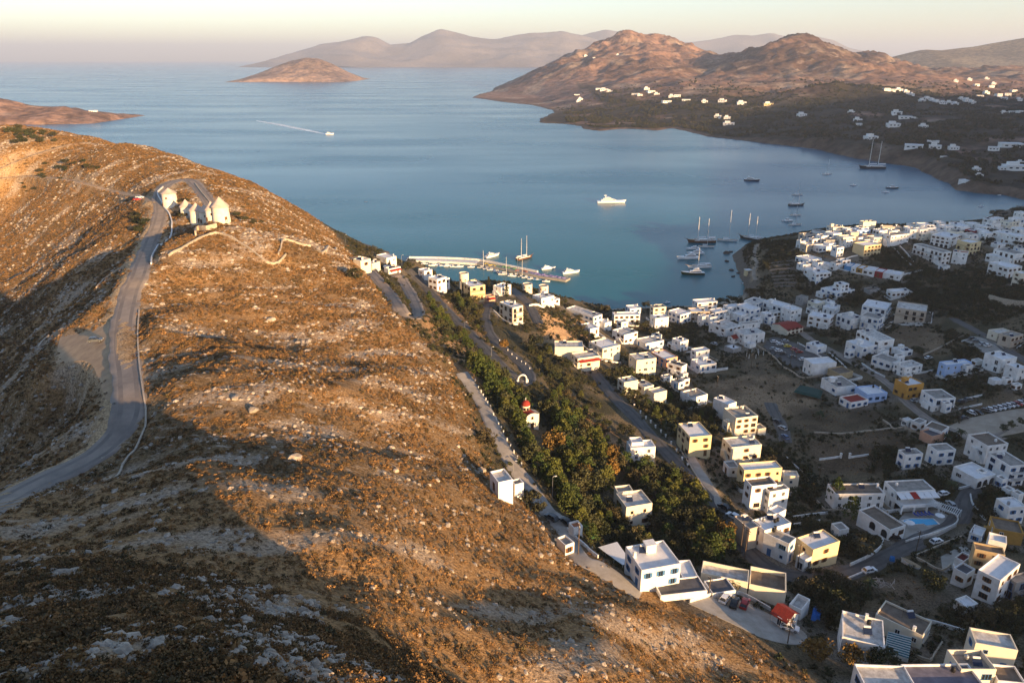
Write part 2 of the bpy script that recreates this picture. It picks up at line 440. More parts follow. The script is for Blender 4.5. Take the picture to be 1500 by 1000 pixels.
def thing(name, label, cat, loc, rz=0.0, group=None):
    o = bpy.data.objects.new(name, None); C.objects.link(o)
    o.empty_display_size = .1
    o.location = loc; o.rotation_euler = (0, 0, rz)
    return tag(o, label, cat, group)
def copy_thing(o, loc, rz=0.0, label=None, group=None, scale=None):
    r = o.copy(); C.objects.link(r); r.location = loc; r.rotation_euler = (0, 0, rz)
    if scale: r.scale = (scale,) * 3 if not isinstance(scale, tuple) else scale
    if label: r['label'] = label
    if group: r['group'] = group
    for ch in o.children:
        c = ch.copy(); C.objects.link(c); c.parent = r
        for g in ch.children:
            d = g.copy(); C.objects.link(d); d.parent = c
    return r

# ---------------------------------------------------------------- colour of the land (albedo only, by kind of ground)
col = np.zeros((NY, NX, 3))
n1 = fbm(X, Y, 40, 4, 11); n2 = fbm(X, Y, 12, 3, 21); n3 = fbm(X * .8 + Y * .6, (Y * .8 - X * .6) * 2.5, 16, 4, 31)
def lerp(a, b, t): return np.asarray(a) * (1 - t[..., None]) + np.asarray(b) * t[..., None]
hillc = lerp((.34, .205, .092), (.20, .13, .064), sstep(.35, .65, n1))
hillc = lerp(hillc, (.42, .33, .24), sstep(.58, .72, n3) * .8)
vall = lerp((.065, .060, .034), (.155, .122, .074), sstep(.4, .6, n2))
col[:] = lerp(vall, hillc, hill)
# rocky shore
shorec = (sd < 14) & (beach < .5)
col[:] = lerp(col, (.17, .14, .11), (sstep(16, 4, sd) * (1 - (beach > .5))))
col[:] = lerp(col, (.42, .36, .28), (sstep(12, 4, sd) * (beach > .5)))
ZONES = [
 ([(1028,562),(1095,548),(1150,548),(1215,572),(1185,606),(1110,612),(1060,595)], (.235,.17,.105), 4),
 ([(1090,520),(1118,520),(1140,545),(1095,550),(1080,535)], (.16,.125,.08), 3),
 ([(1180,650),(1300,628),(1330,650),(1322,690),(1200,695)], (.13,.093,.058), 4),
 ([(1180,600),(1260,590),(1300,612),(1200,640),(1150,620)], (.115,.088,.055), 4),
 ([(1298,492),(1330,474),(1392,490),(1382,512),(1330,522)], (.20,.145,.09), 3),
 ([(1420,602),(1470,572),(1502,580),(1502,593)], (.21,.15,.09), 3),
 ([(782,458),(850,468),(872,500),(842,512),(800,500)], (.55,.34,.17), 3),
 ([(870,620),(960,700),(1000,740),(960,740),(880,660)], (.30,.185,.10), 6),
 ([(600,440),(660,490),(740,560),(690,560),(620,480)], (.36,.22,.11), 5),
 ([(620,420),(700,490),(720,510),(700,480),(650,430)], (.36,.22,.11), 3),
 ([(840,590),(900,640),(960,700),(920,690),(860,640)], (.40,.23,.12), 5),
 ([(1300,872),(1240,850),(1330,840),(1390,880),(1330,905)], (.14,.105,.07), 3),
 ([(700,740),(760,722),(872,808),(1010,880),(1180,1003),(1150,960),(1000,895),(860,830)], (.2,.14,.08), 2),
]
for px, c, soft in ZONES:
    P = [ground(*p)[:2] for p in px]
    d = np.where(inside(P, X, Y), 1, -1) * pdist(P, X, Y, True)
    t = sstep(-soft, soft, d + 5 * (n2 - .5))
    cc = lerp(np.asarray(c) * 1.25, np.asarray(c) * .75, sstep(.42, .6, n2 * .5 + n3 * .5))
    col[:] = col * (1 - t[..., None]) + cc * t[..., None]
dirt_mask = np.zeros(X.shape)
for k in ('ridge',):
    d = pdist(LINES[k][::4], X, Y)
    t = sstep(ROADS[k][1] + 5.0, ROADS[k][1] + 1.5, d + 6 * (n2 - .5))
    left = X < np.interp(Y, LINES[k][:, 1][np.argsort(LINES[k][:, 1])], LINES[k][:, 0][np.argsort(LINES[k][:, 1])])
    t = t * np.where(left, 1.0, .25)
    col[:] = lerp(col, (.50, .36, .21), t); dirt_mask = np.maximum(dirt_mask, t)
for k in PATHS:
    t = sstep(PATHS[k][1] + 2, PATHS[k][1] - .5, pdist(LINES[k][::3], X, Y) + 2 * (n2 - .5))
    col[:] = lerp(col, (.50, .37, .23), t); dirt_mask = np.maximum(dirt_mask, t)
P = PATCH['pull_off'][0]; d = np.where(inside(P, X, Y), 1, -1) * pdist(P, X, Y, True)
t = sstep(-4, 2, d + 4 * (n2 - .5)); col[:] = lerp(col, (.50, .36, .22), t); dirt_mask = np.maximum(dirt_mask, t)

def grid_mesh(name, X, Y, Z, colr, m, kind='structure', extra=None):
    ny, nx = X.shape
    me = bpy.data.meshes.new(name)
    v = np.stack([X, Y, Z], -1).reshape(-1, 3)
    me.vertices.add(len(v)); me.vertices.foreach_set('co', v.ravel())
    i = np.arange(nx - 1)[None] + np.arange(ny - 1)[:, None] * nx
    q = np.stack([i, i + 1, i + 1 + nx, i + nx], -1).reshape(-1, 4)
    me.loops.add(q.size); me.loops.foreach_set('vertex_index', q.ravel())
    me.polygons.add(len(q)); me.polygons.foreach_set('loop_start', np.arange(len(q)) * 4)
    me.polygons.foreach_set('use_smooth', np.ones(len(q), bool))
    me.update(calc_edges=True)
    a = me.attributes.new('ground_colour', 'FLOAT_COLOR', 'POINT')
    a.data.foreach_set('color', np.c_[colr.reshape(-1, 3), np.ones(len(v))].ravel())
    if extra is not None:
        b = me.attributes.new('stony', 'FLOAT', 'POINT'); b.data.foreach_set('value', extra.ravel())
    me.materials.append(m)
    o = put(me, name)
    return tag(o, kind=kind)

def land_mat(name, fine, rock_col, dark, scale, bumpd, amount):
    """ground colour from the land's own map, broken up by scrub and stone at a finer grain"""
    m = bpy.data.materials.new(name); m.use_nodes = True
    nt = m.node_tree; N = nt.nodes; L = nt.links; b = N['Principled BSDF']
    b.inputs['Roughness'].default_value = .95; b.inputs['Specular IOR Level'].default_value = .1
    at = N.new('ShaderNodeAttribute'); at.attribute_name = 'ground_colour'
    st = N.new('ShaderNodeAttribute'); st.attribute_name = 'stony'
    tc = N.new('ShaderNodeTexCoord')
    mp = N.new('ShaderNodeMapping'); mp.inputs['Rotation'].default_value = (0, 0, .65); mp.inputs['Scale'].default_value = (1, 2.6, 1.6)
    L.new(tc.outputs['Object'], mp.inputs['Vector'])
    a = N.new('ShaderNodeTexNoise'); a.inputs['Scale'].default_value = fine; a.inputs['Detail'].default_value = 6; a.inputs['Roughness'].default_value = .7
    L.new(tc.outputs['Object'], a.inputs['Vector'])
    c = N.new('ShaderNodeTexNoise'); c.inputs['Scale'].default_value = scale; c.inputs['Detail'].default_value = 7; c.inputs['Roughness'].default_value = .68
    L.new(mp.outputs['Vector'], c.inputs['Vector'])
    r1 = N.new('ShaderNodeValToRGB'); r1.color_ramp.elements[0].position = .38; r1.color_ramp.elements[1].position = .6
    r1.color_ramp.elements[0].color = (*dark, 1); r1.color_ramp.elements[1].color = (1.25, 1.25, 1.25, 1)
    L.new(a.outputs['Fac'], r1.inputs['Fac'])
    mul = N.new('ShaderNodeMix'); mul.data_type = 'RGBA'; mul.blend_type = 'MULTIPLY'; mul.inputs['Factor'].default_value = 1
    L.new(at.outputs['Color'], mul.inputs[6]); L.new(r1.outputs['Color'], mul.inputs[7])
    r2 = N.new('ShaderNodeValToRGB'); r2.color_ramp.elements[0].position = .56; r2.color_ramp.elements[1].position = .64
    L.new(c.outputs['Fac'], r2.inputs['Fac'])
    mm = N.new('ShaderNodeMath'); mm.operation = 'MULTIPLY'; L.new(r2.outputs['Color'], mm.inputs[0]); L.new(st.outputs['Fac'], mm.inputs[1])
    mm2 = N.new('ShaderNodeMath'); mm2.operation = 'MULTIPLY'; L.new(mm.outputs[0], mm2.inputs[0]); mm2.inputs[1].default_value = amount
    mx = N.new('ShaderNodeMix'); mx.data_type = 'RGBA'
    L.new(mm2.outputs[0], mx.inputs['Factor']); L.new(mul.outputs[2], mx.inputs[6]); mx.inputs[7].default_value = (*rock_col, 1)
    L.new(mx.outputs[2], b.inputs['Base Color'])
    ad = N.new('ShaderNodeMath'); L.new(a.outputs['Fac'], ad.inputs[0]); L.new(c.outputs['Fac'], ad.inputs[1])
    bp = N.new('ShaderNodeBump'); bp.inputs['Strength'].default_value = .9; bp.inputs['Distance'].default_value = bumpd
    L.new(ad.outputs[0], bp.inputs['Height']); L.new(bp.outputs['Normal'], b.inputs['Normal'])
    return m
def ribbon(name, line, hw, m, lift=.12, edge=.35):
    mb = MB(); P = []
    n = len(line)
    for i in range(n):
        a = line[max(i - 2, 0)]; b = line[min(i + 2, n - 1)]
        d = np.array([b[0] - a[0], b[1] - a[1]]); d /= np.linalg.norm(d) + 1e-9
        w = np.array([-d[1], d[0]])
        jl = 1 + .07 * math.sin(i * .37) + .05 * math.sin(i * 1.13); jr = 1 + .07 * math.sin(i * .31 + 2) + .05 * math.sin(i * .93)
        x, y, z = line[i]
        for s, dz in ((-hw * jl - edge, -.3), (-hw * jl, 0), (-.66 * hw, .02), (-.36 * hw, .03), (0, .05), (.36 * hw, .03), (.66 * hw, .02), (hw * jr, 0), (hw * jr + edge, -.3)):
            P.append((x + w[0] * s, y + w[1] * s, z + lift + dz))
    mb.v = P
    for i in range(n - 1):
        for k in range(8):
            a = i * 9 + k
            mb.f.append((a, a + 1, a + 10, a + 9)); mb.m.append(1 if k in (2, 5) else 0)
    return tag(mb.build(name, [m, M.get(m.name + '_track', m)], smooth=True), kind='structure')
M['worn_asphalt_track'] = mat('worn_asphalt_tracks', (.085, .08, .076), col2=(.055, .052, .05), scale=.3)
M['sun_bleached_asphalt_track'] = mat('bleached_asphalt_tracks', (.215, .18, .15), col2=(.15, .128, .11), scale=.2)
ribbon('road', LINES['ridge'], ROADS['ridge'][1], M['asphalt_pale'])
for k, m in (('hairpin', 'asphalt_pale'), ('middle', 'asphalt'), ('upper', 'concrete'), ('valley', 'asphalt'), ('village', 'asphalt_pale'), ('dead_end', 'asphalt'), ('right', 'asphalt')):
    ribbon('road', LINES[k], ROADS[k][1], M[m], .12 if k != 'middle' else .16)
ribbon('path', LINES['lane'], 1.6, M['concrete'], .14)
ribbon('path', LINES['headland'], 1.3, M['gravel'], .1)
ribbon('path', LINES['hilltop'], 1.9, M['dirt'], .1)
ribbon('path', LINES['hillside'], 1.6, M['dirt'], .1)
for k, nm, m in (('car_park', 'car_park', 'concrete'), ('village_car_park', 'car_park', 'asphalt'), ('gravel_lot', 'car_park', 'gravel'), ('pull_off', 'gravel_pull_off', 'dirt'), ('pool_deck', 'pool_deck', 'concrete'), ('street_corner', 'pavement', 'concrete'), ('right_lot', 'car_park', 'concrete')):
    P, c = PATCH[k]
    mb = MB(); ring = [(p[0], p[1]) for p in P]
    n = len(ring); cx = sum(p[0] for p in ring) / n; cy = sum(p[1] for p in ring) / n
    rr = catmull([(*p, 0) for p in ring + ring[:1]], 1.5)[:-1] if k not in ('pool_deck',) else [(*p, 0) for p in ring]
    top = [(p[0], p[1], c[0] * p[0] + c[1] * p[1] + c[2] + .08) for p in rr]
    out = [(cx + (p[0] - cx) * 1.03, cy + (p[1] - cy) * 1.03, p[2] - .5) for p in top]
    mb.poly(top)
    for i in range(len(top)):
        j = (i + 1) % len(top); mb.quad(out[i], out[j], top[j], top[i])
    me = mb.mesh(nm, M[m])
    bm = bmesh.new(); bm.from_mesh(me); bmesh.ops.recalc_face_normals(bm, faces=bm.faces); bm.to_mesh(me); bm.free()
    tag(put(me, nm), kind='structure')
# ---------------------------------------------------------------- sea
def sea_mat():
    m = bpy.data.materials.new('sea_water'); m.use_nodes = True
    nt = m.node_tree; N = nt.nodes; L = nt.links; b = N['Principled BSDF']
    b.inputs['Specular IOR Level'].default_value = .2; b.inputs['Roughness'].default_value = .22; b.inputs['IOR'].default_value = 1.33
    tc = N.new('ShaderNodeTexCoord')
    sx = N.new('ShaderNodeSeparateXYZ'); L.new(tc.outputs['Object'], sx.inputs[0])
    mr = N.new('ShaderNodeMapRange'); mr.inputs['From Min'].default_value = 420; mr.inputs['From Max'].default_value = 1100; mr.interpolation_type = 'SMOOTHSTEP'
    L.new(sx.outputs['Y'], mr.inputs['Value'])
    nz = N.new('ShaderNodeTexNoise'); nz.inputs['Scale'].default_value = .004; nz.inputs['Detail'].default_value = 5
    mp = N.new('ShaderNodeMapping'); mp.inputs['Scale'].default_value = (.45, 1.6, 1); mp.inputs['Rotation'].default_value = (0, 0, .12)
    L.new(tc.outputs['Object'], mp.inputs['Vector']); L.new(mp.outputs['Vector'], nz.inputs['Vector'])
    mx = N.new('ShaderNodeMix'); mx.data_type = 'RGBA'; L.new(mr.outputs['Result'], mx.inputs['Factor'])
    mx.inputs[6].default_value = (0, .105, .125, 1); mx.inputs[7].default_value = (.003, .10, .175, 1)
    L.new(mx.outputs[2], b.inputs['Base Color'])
    r = N.new('ShaderNodeMapRange'); r.inputs['From Min'].default_value = .35; r.inputs['From Max'].default_value = .65; r.inputs['To Min'].default_value = .2; r.inputs['To Max'].default_value = .29
    L.new(nz.outputs['Fac'], r.inputs['Value']); L.new(r.outputs['Result'], b.inputs['Roughness'])
    w1 = N.new('ShaderNodeTexNoise'); w1.inputs['Scale'].default_value = .22; w1.inputs['Detail'].default_value = 6; w1.inputs['Roughness'].default_value = .6
    mp2 = N.new('ShaderNodeMapping'); mp2.inputs['Scale'].default_value = (.6, 1.3, 1); mp2.inputs['Rotation'].default_value = (0, 0, .3)
    L.new(tc.outputs['Object'], mp2.inputs['Vector']); L.new(mp2.outputs['Vector'], w1.inputs['Vector'])
    bs = N.new('ShaderNodeMapRange'); bs.inputs['From Min'].default_value = .35; bs.inputs['From Max'].default_value = .65; bs.inputs['To Min'].default_value = .34; bs.inputs['To Max'].default_value = .5
    L.new(nz.outputs['Fac'], bs.inputs['Value'])
    bp = N.new('ShaderNodeBump'); bp.inputs['Distance'].default_value = .35; L.new(bs.outputs['Result'], bp.inputs['Strength'])
    L.new(w1.outputs['Fac'], bp.inputs['Height']); L.new(bp.outputs['Normal'], b.inputs['Normal'])
    return m
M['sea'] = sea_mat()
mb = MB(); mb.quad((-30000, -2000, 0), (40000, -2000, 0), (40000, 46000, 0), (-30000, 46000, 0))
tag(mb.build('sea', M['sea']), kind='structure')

# ---------------------------------------------------------------- far shore, mountains, islands
M['far_land'] = land_mat('far_hill_ground', .035, (.42, .33, .26), (.45, .45, .45), .012, 5.0, .45)
FC = [(1210,128,'d',2150),(1130,148,'d',2100),(1300,150,'d',1950),(1050,152,'d',2150),(1000,170,'d',1980),(1100,170,'d',1900),(1200,160,'d',1850),(1300,185,'d',1550),(1350,185,'d',1480),
 (1450,205,'d',1250),(1490,235,'d',1080),(1500,165,'d',1750),(1500,130,'d',2700),(1400,152,'d',2050),(1440,120,'d',3000),(1500,110,'d',3400),
 (1150,57,'d',3650),(1120,65,'d',3650),(1190,66,'d',3600),(1235,78,'d',3550),(1300,97,'d',3450),(1390,115,'d',3200),(1085,80,'d',3700),(1020,104,'d',3650),(1050,96,'d',3700),(1100,128,'d',2800),(1200,120,'d',2700),(1270,118,'d',2700),
 (912,43,'d',4400),(930,48,'d',4400),(880,60,'d',4350),(850,74,'d',4300),(800,95,'d',4250),(760,115,'d',4150),(725,131,'d',3950),(955,54,'d',4400),(1000,66,'d',4500),(1045,86,'d',4450),(1030,90,'d',4000),
 (870,84,'d',4000),(830,100,'d',3850),(960,92,'d',3600),(900,118,'d',3300),(800,133,'d',3500),(1000,118,'d',2950),(950,130,'d',2650),(900,150,'d',2450),(860,170,'d',2200),(920,172,'d',2050),(950,160,'d',2150),(1090,122,'d',2550),(1125,140,'d',2350)]
fpts, fz = [], []
for px, py, k, v in FC:
    p = at_depth(px, py, v); fpts.append(p[:2]); fz.append(p[2])
for x, y, z in [(2300,1500,60),(3000,2000,90),(2600,3000,60),(3500,4000,80),(2500,4800,60),(1500,5200,40),(700,5000,20),(3500,1000,60),(900,800,20),(1500,900,45),(5000,3000,80)]:
    fpts.append((x, y)); fz.append(z)
far = tps(fpts, fz, 3)
FS = 14.0
fx = np.arange(-350, 3900, FS); fy = np.arange(780, 5400, FS)
FX, FY = np.meshgrid(fx, fy)
FSH = [tuple(at_level(*p)[:2]) for p in [(1540,293),(1500,293),(1470,285),(1440,284),(1400,279),(1386,268),(1360,255),(1340,245),(1300,239),(1240,229),(1200,219),(1150,213),(1100,207),(1035,200),(1000,191),(985,188),(960,191),(930,189),(905,189),(880,192),(855,189),(850,185),(830,182),(790,180),(793,174),(812,165),(808,161),(780,154),(740,150),(692,143),(700,139),(725,133),(722,131)]]
FSH += [(-80, 4700), (300, 5300), (4500, 5300), (4500, 300), (700, 800)]
fin = inside(FSH, FX, FY)
fsd = np.where(fin, 1, -1) * pdist(FSH[:-4], FX, FY) + 14 * (fbm(FX, FY, 60, 3, 2) - .5)
FZ = far(FX, FY)
rid = fbm(FX, FY, 420, 5, 3, True)
hh = sstep(20, 160, FZ)
FZ = FZ + (rid - .62) * (18 + hh * 105) + (fbm(FX, FY, 70, 4, 9, True) - .6) * (8 + 26 * hh)
FZ = np.where(fsd > 0, np.minimum(np.maximum(FZ, 2), fsd * .45 + np.minimum(fsd * .6, 8)), np.maximum(-14, fsd * .4))
fn1 = fbm(FX, FY, 260, 5, 5); fn2 = fbm(FX, FY, 90, 4, 15); fn3 = fbm(FX * .5 + FY, FY * .3 - FX, 120, 4, 25)
fcol = lerp((.30, .18, .13), (.17, .105, .08), sstep(.4, .6, fn1))
fcol = lerp(fcol, (.40, .30, .22), sstep(.55, .7, fn3) * .7)
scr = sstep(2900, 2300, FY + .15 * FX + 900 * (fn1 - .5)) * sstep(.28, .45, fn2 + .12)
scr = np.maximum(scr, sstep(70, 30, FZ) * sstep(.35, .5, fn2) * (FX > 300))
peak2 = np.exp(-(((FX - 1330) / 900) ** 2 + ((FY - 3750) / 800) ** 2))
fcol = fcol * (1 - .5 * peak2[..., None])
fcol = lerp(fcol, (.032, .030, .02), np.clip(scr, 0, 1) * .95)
fcol = lerp(fcol, (.17, .115, .08), sstep(22, 8, fsd) * .7)
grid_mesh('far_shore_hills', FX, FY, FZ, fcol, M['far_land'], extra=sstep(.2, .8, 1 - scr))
def fhz(x, y):
    i = int(np.clip((x + 350) / FS, 0, len(fx) - 1)); j = int(np.clip((y - 780) / FS, 0, len(fy) - 1))
    return float(FZ[j, i])
def far_ground(px, py, near=850, far_=6000):
    r = ray(px, py); d = near
    while d < far_:
        x, y, z = r[0] * d, r[1] * d, EYE + r[2] * d
        if x > -340 and y > 785 and z <= max(fhz(x, y), 0): return np.array([x, y, z])
        d += 4
    return at_level(px, py, 0)

def range_mesh(name, prof, depth, half, step, seed, base, amp=.25, rockc=.6, power=1.1):
    """a far mountain range: crest heights read off the skyline, slopes falling away to both sides with ridges and gullies"""
    xs, hs = [], []
    for px, py in prof:
        p = at_depth(px, py, depth); xs.append(p[0]); hs.append(p[2]); yy = p[1]
    xa = np.arange(min(xs), max(xs) + step, step); ya = np.arange(yy - half, yy + half, step)
    RX, RY = np.meshgrid(xa, ya)
    crest = np.interp(RX, xs, hs) * (1 + .10 * (fbm(RX, RX * 0, half * .22, 4, seed + 7) - .5))
    wob = (fbm(RX, RY * 0, half * .8, 3, seed) - .5) * half * .5
    v = np.clip(1 - np.abs(RY - yy + wob * (np.abs(RY - yy) / half)) / (half * .92), 0, 1) ** power
    n = fbm(RX, RY, half * .45, 5, seed, True) - .6
    RZ = crest * v + n * crest * amp * (1 - v ** 6) * sstep(0, .25, v) - 8 * (1 - sstep(0, .1, v))
    f = fbm(RX, RY, half * .2, 5, seed + 3)
    cc = lerp(base, np.asarray(base) * rockc, sstep(.4, .6, f))
    return grid_mesh(name, RX, RY, RZ, cc, M['far_land'], extra=sstep(.3, .6, f))
range_mesh('far_mountains', [(395,90),(412,84),(440,74),(470,65),(500,62),(535,53),(553,55),(572,66),(600,64),(622,52),(645,42),(660,46),(690,54),(725,57),(760,51),(800,48),(822,45),(850,52),(875,58),(905,64),(960,80),(1050,86)], 17000, 2600, 90, 2, (.24, .20, .17), .5)
range_mesh('far_mountains', [(800,66),(860,49),(885,45),(910,48),(960,60),(1010,62),(1040,58),(1078,51),(1095,53),(1125,50),(1160,56),(1180,52),(1215,58),(1240,70),(1290,82),(1340,87)], 18500, 2600, 110, 5, (.24, .20, .17), .4)
range_mesh('right_hill', [(1240,112),(1290,92),(1320,82),(1360,72),(1385,73),(1430,68),(1470,61),(1500,55),(1540,49),(1600,44),(1700,40)], 5600, 1500, 40, 6, (.24, .19, .13), .16)
range_mesh('island', [(356,121),(366,114),(390,104),(412,95),(432,88),(452,85),(470,86),(488,93),(508,104),(520,111),(530,120)], 5900, 520, 14, 8, (.33, .22, .16), .35, power=.8)
range_mesh('left_headland', [(-260,150),(-120,140),(-40,138),(0,142),(20,146),(50,154),(80,156),(100,155),(112,160),(128,162),(150,165),(162,169),(173,176)], 2080, 175, 7, 9, (.33, .20, .14), .3, power=.7)

# the hill west of the village, unseen and inferred from the valley's shade; its crest is shaped to cast it
dirp = np.array([math.cos(SUN_AZ), math.sin(SUN_AZ)]); dirq = np.array([math.sin(SUN_AZ), -math.cos(SUN_AZ)])
TE = math.tan(SUN_EL); Q0 = 420.0
pp = np.arange(100, 2700, 12.0); qq = np.arange(-330, 331, 15.0)
SHADE = [(100, -40), (128, 5), (150, 25), (175, 38), (195, 43), (212, 39), (242, 41), (264, 42), (300, 46), (347, 52), (644, 82), (1000, 128), (1500, 198), (1750, 230), (2214, 250), (2700, 200)]
cr = np.interp(pp, [a for a, b in SHADE], [b for a, b in SHADE]) + Q0 * TE
PPm, QQm = np.meshgrid(pp, qq)
HZc = np.maximum(cr[None] * (1 - (np.abs(QQm) / 330) ** 1.4), 1) + (fbm(PPm, QQm, 60, 3, 4) - .5) * 8 * np.minimum(1, np.abs(QQm) / 60)
WX = PPm * dirp[0] + (Q0 + QQm) * dirq[0]; WY = PPm * dirp[1] + (Q0 + QQm) * dirq[1]
wc = lerp((.24, .17, .10), (.12, .095, .06), sstep(.4, .6, fbm(PPm, QQm, 60, 4, 14)))
grid_mesh('western_shade_hill', WX, WY, HZc, wc, M['far_land'], extra=np.full(WX.shape, .5))

# ---------------------------------------------------------------- evening haze
def haze():
    m = bpy.data.materials.new('haze_air'); m.use_nodes = True
    nt = m.node_tree; nt.nodes.clear()
    o = nt.nodes.new('ShaderNodeOutputMaterial'); v = nt.nodes.new('ShaderNodeVolumePrincipled')
    v.inputs['Color'].default_value = (.68, .79, 1.0, 1); v.inputs['Density'].default_value = 5.5e-5; v.inputs['Anisotropy'].default_value = 0.12
    nt.links.new(v.outputs['Volume'], o.inputs['Volume'])
    mb = MB(); mb.box(-31000, 41000, -3000, 47000, -15, 915)
    tag(mb.build('haze', m), kind='stuff')
HAZE = True
if HAZE: haze()
# ---------------------------------------------------------------- houses of the bay
RW = random.Random(11)
def window_mesh(name, w, h, frame, pane, sill=True, bars=1, shut=False):
    """an opening in a raised surround: pane set back, frame, glazing bar, sill; lies in x-z, facing -y, middle at origin"""
    mb = MB(); t = .09
    mb.box(-w / 2, w / 2, -.02, .05, -h / 2, h / 2, 1)
    mb.box(-w / 2 - t, -w / 2, -.09, .05, -h / 2, h / 2, 0); mb.box(w / 2, w / 2 + t, -.09, .05, -h / 2, h / 2, 0)
    mb.box(-w / 2 - t, w / 2 + t, -.09, .05, h / 2, h / 2 + t, 0)
    mb.box(-w / 2 - t * 1.6, w / 2 + t * 1.6, -.16, .05, -h / 2 - t, -h / 2, 0)
    for k in range(bars):
        x = -w / 2 + w * (k + 1) / (bars + 1)
        mb.box(x - .035, x + .035, -.06, .05, -h / 2, h / 2, 0)
    if shut:
        for s in (-1, 1):
            x = s * (w / 2 + t + w * .25); mb.box(x - w * .24, x + w * .24, -.07, .03, -h / 2, h / 2, 0)
    return mb.mesh(name, [frame, pane])
def arch_mesh(name, w, h, frame, pane):
    mb = MB(); n = 8
    def ring(r, y, b): return [(-r, y, b)] + [(-r * math.cos(math.pi * k / n), y, h / 2 - w / 2 + r * math.sin(math.pi * k / n)) for k in range(n + 1)] + [(r, y, b)]
    a = ring(w / 2, -.02, -h / 2); o = ring(w / 2 + .16, -.1, -h / 2); i = ring(w / 2, -.1, -h / 2)
    mb.poly(a, 1)
    for k in range(len(a) - 1):
        mb.quad(i[k], i[k + 1], o[k + 1], o[k], 0); mb.quad(i[k], a[k], a[k + 1], i[k + 1], 0)
        ob = [(p[0], .05, p[2]) for p in o]; mb.quad(o[k], o[k + 1], ob[k + 1], ob[k], 0)
    return mb.mesh(name, [frame, pane])
WM = {}
for fr in ('white', 'blue', 'brown'):
    f = M['f_' + fr]
    WM[fr] = {'window': window_mesh('window', .95, 1.2, f, M['glass'], shut=fr != 'white'), 'wide': window_mesh('window', 1.9, 1.35, f, M['glass'], bars=2),
              'small': window_mesh('window', .7, .8, f, M['glass'], bars=0), 'door': window_mesh('door', 1.0, 2.1, f, f if fr != 'white' else M['glass']),
              'balcony_door': window_mesh('window', 1.6, 2.1, f, M['glass']), 'arch': arch_mesh('arched_opening', 2.2, 2.6, M['f_white'], M['glass']),
              'garage': window_mesh('door', 2.6, 2.3, M['f_white'], M['f_white'], bars=3)}
def tank_mesh(m):
    mb = MB()
    mb.lathe([(.45, .25), (.47, .3), (.47, 1.15), (.38, 1.28), (.14, 1.33), (.12, 1.42), (0.001, 1.42)], 12, 0)
    for a in range(4): mb.box(.3 * math.cos(a * 1.57 + .8) - .04, .3 * math.cos(a * 1.57 + .8) + .04, .3 * math.sin(a * 1.57 + .8) - .04, .3 * math.sin(a * 1.57 + .8) + .04, 0, .27, 1)
    return mb.mesh('water_tank', [m, M['metal']], True)
TANKS = [tank_mesh(M['black']), tank_mesh(M['f_white']), tank_mesh(M['metal'])]
def solar_mesh():
    mb = MB()
    mb.quad((-.95, -.6, .25), (.95, -.6, .25), (.95, .55, 1.15), (-.95, .55, 1.15), 0)
    mb.quad((-.95, .6, 1.1), (.95, .6, 1.1), (.95, -.55, .2), (-.95, -.55, .2), 1)
    mb.tube((-.75, .75, 1.3), (.75, .75, 1.3), .27, n=10, mi=2)
    for x in (-.8, .8):
        mb.tube((x, .7, 0), (x, .7, 1.2), .035, n=4, mi=1); mb.tube((x, -.55, 0), (x, -.55, .3), .035, n=4, mi=1); mb.tube((x, -.55, .03), (x, .7, .03), .03, n=4, mi=1)
    return mb.mesh('solar_heater', [M['panel'], M['metal'], M['f_white']])
SOLAR = solar_mesh()
def antenna_mesh():
    mb = MB(); mb.tube((0, 0, 0), (0, 0, 2.6), .03, n=4)
    for z, l in ((2.5, .5), (2.25, .7), (2.0, .85)): mb.tube((-l, 0, z), (l, 0, z), .015, n=3)
    return mb.mesh('antenna', M['dark_metal'])
ANT = antenna_mesh()
def chimney_mesh():
    mb = MB(); mb.box(-.3, .3, -.3, .3, 0, 1.1); mb.box(-.38, .38, -.38, .38, 1.1, 1.22); mb.box(-.2, .2, -.2, .2, 1.22, 1.5); mb.box(-.34, .34, -.34, .34, 1.5, 1.58)
    return mb.mesh('chimney', M['white'])
CHIM = chimney_mesh()
def rail_mesh_make(mb, x0, x1, y, z, h=.95, step=.28, mi=0):
    n = max(2, int(abs(x1 - x0) / step))
    for k in range(n + 1):
        x = x0 + (x1 - x0) * k / n; mb.box(x - .02, x + .02, y - .02, y + .02, z, z + h, mi)
    mb.box(min(x0, x1), max(x0, x1), y - .03, y + .03, z + h, z + h + .05, mi)

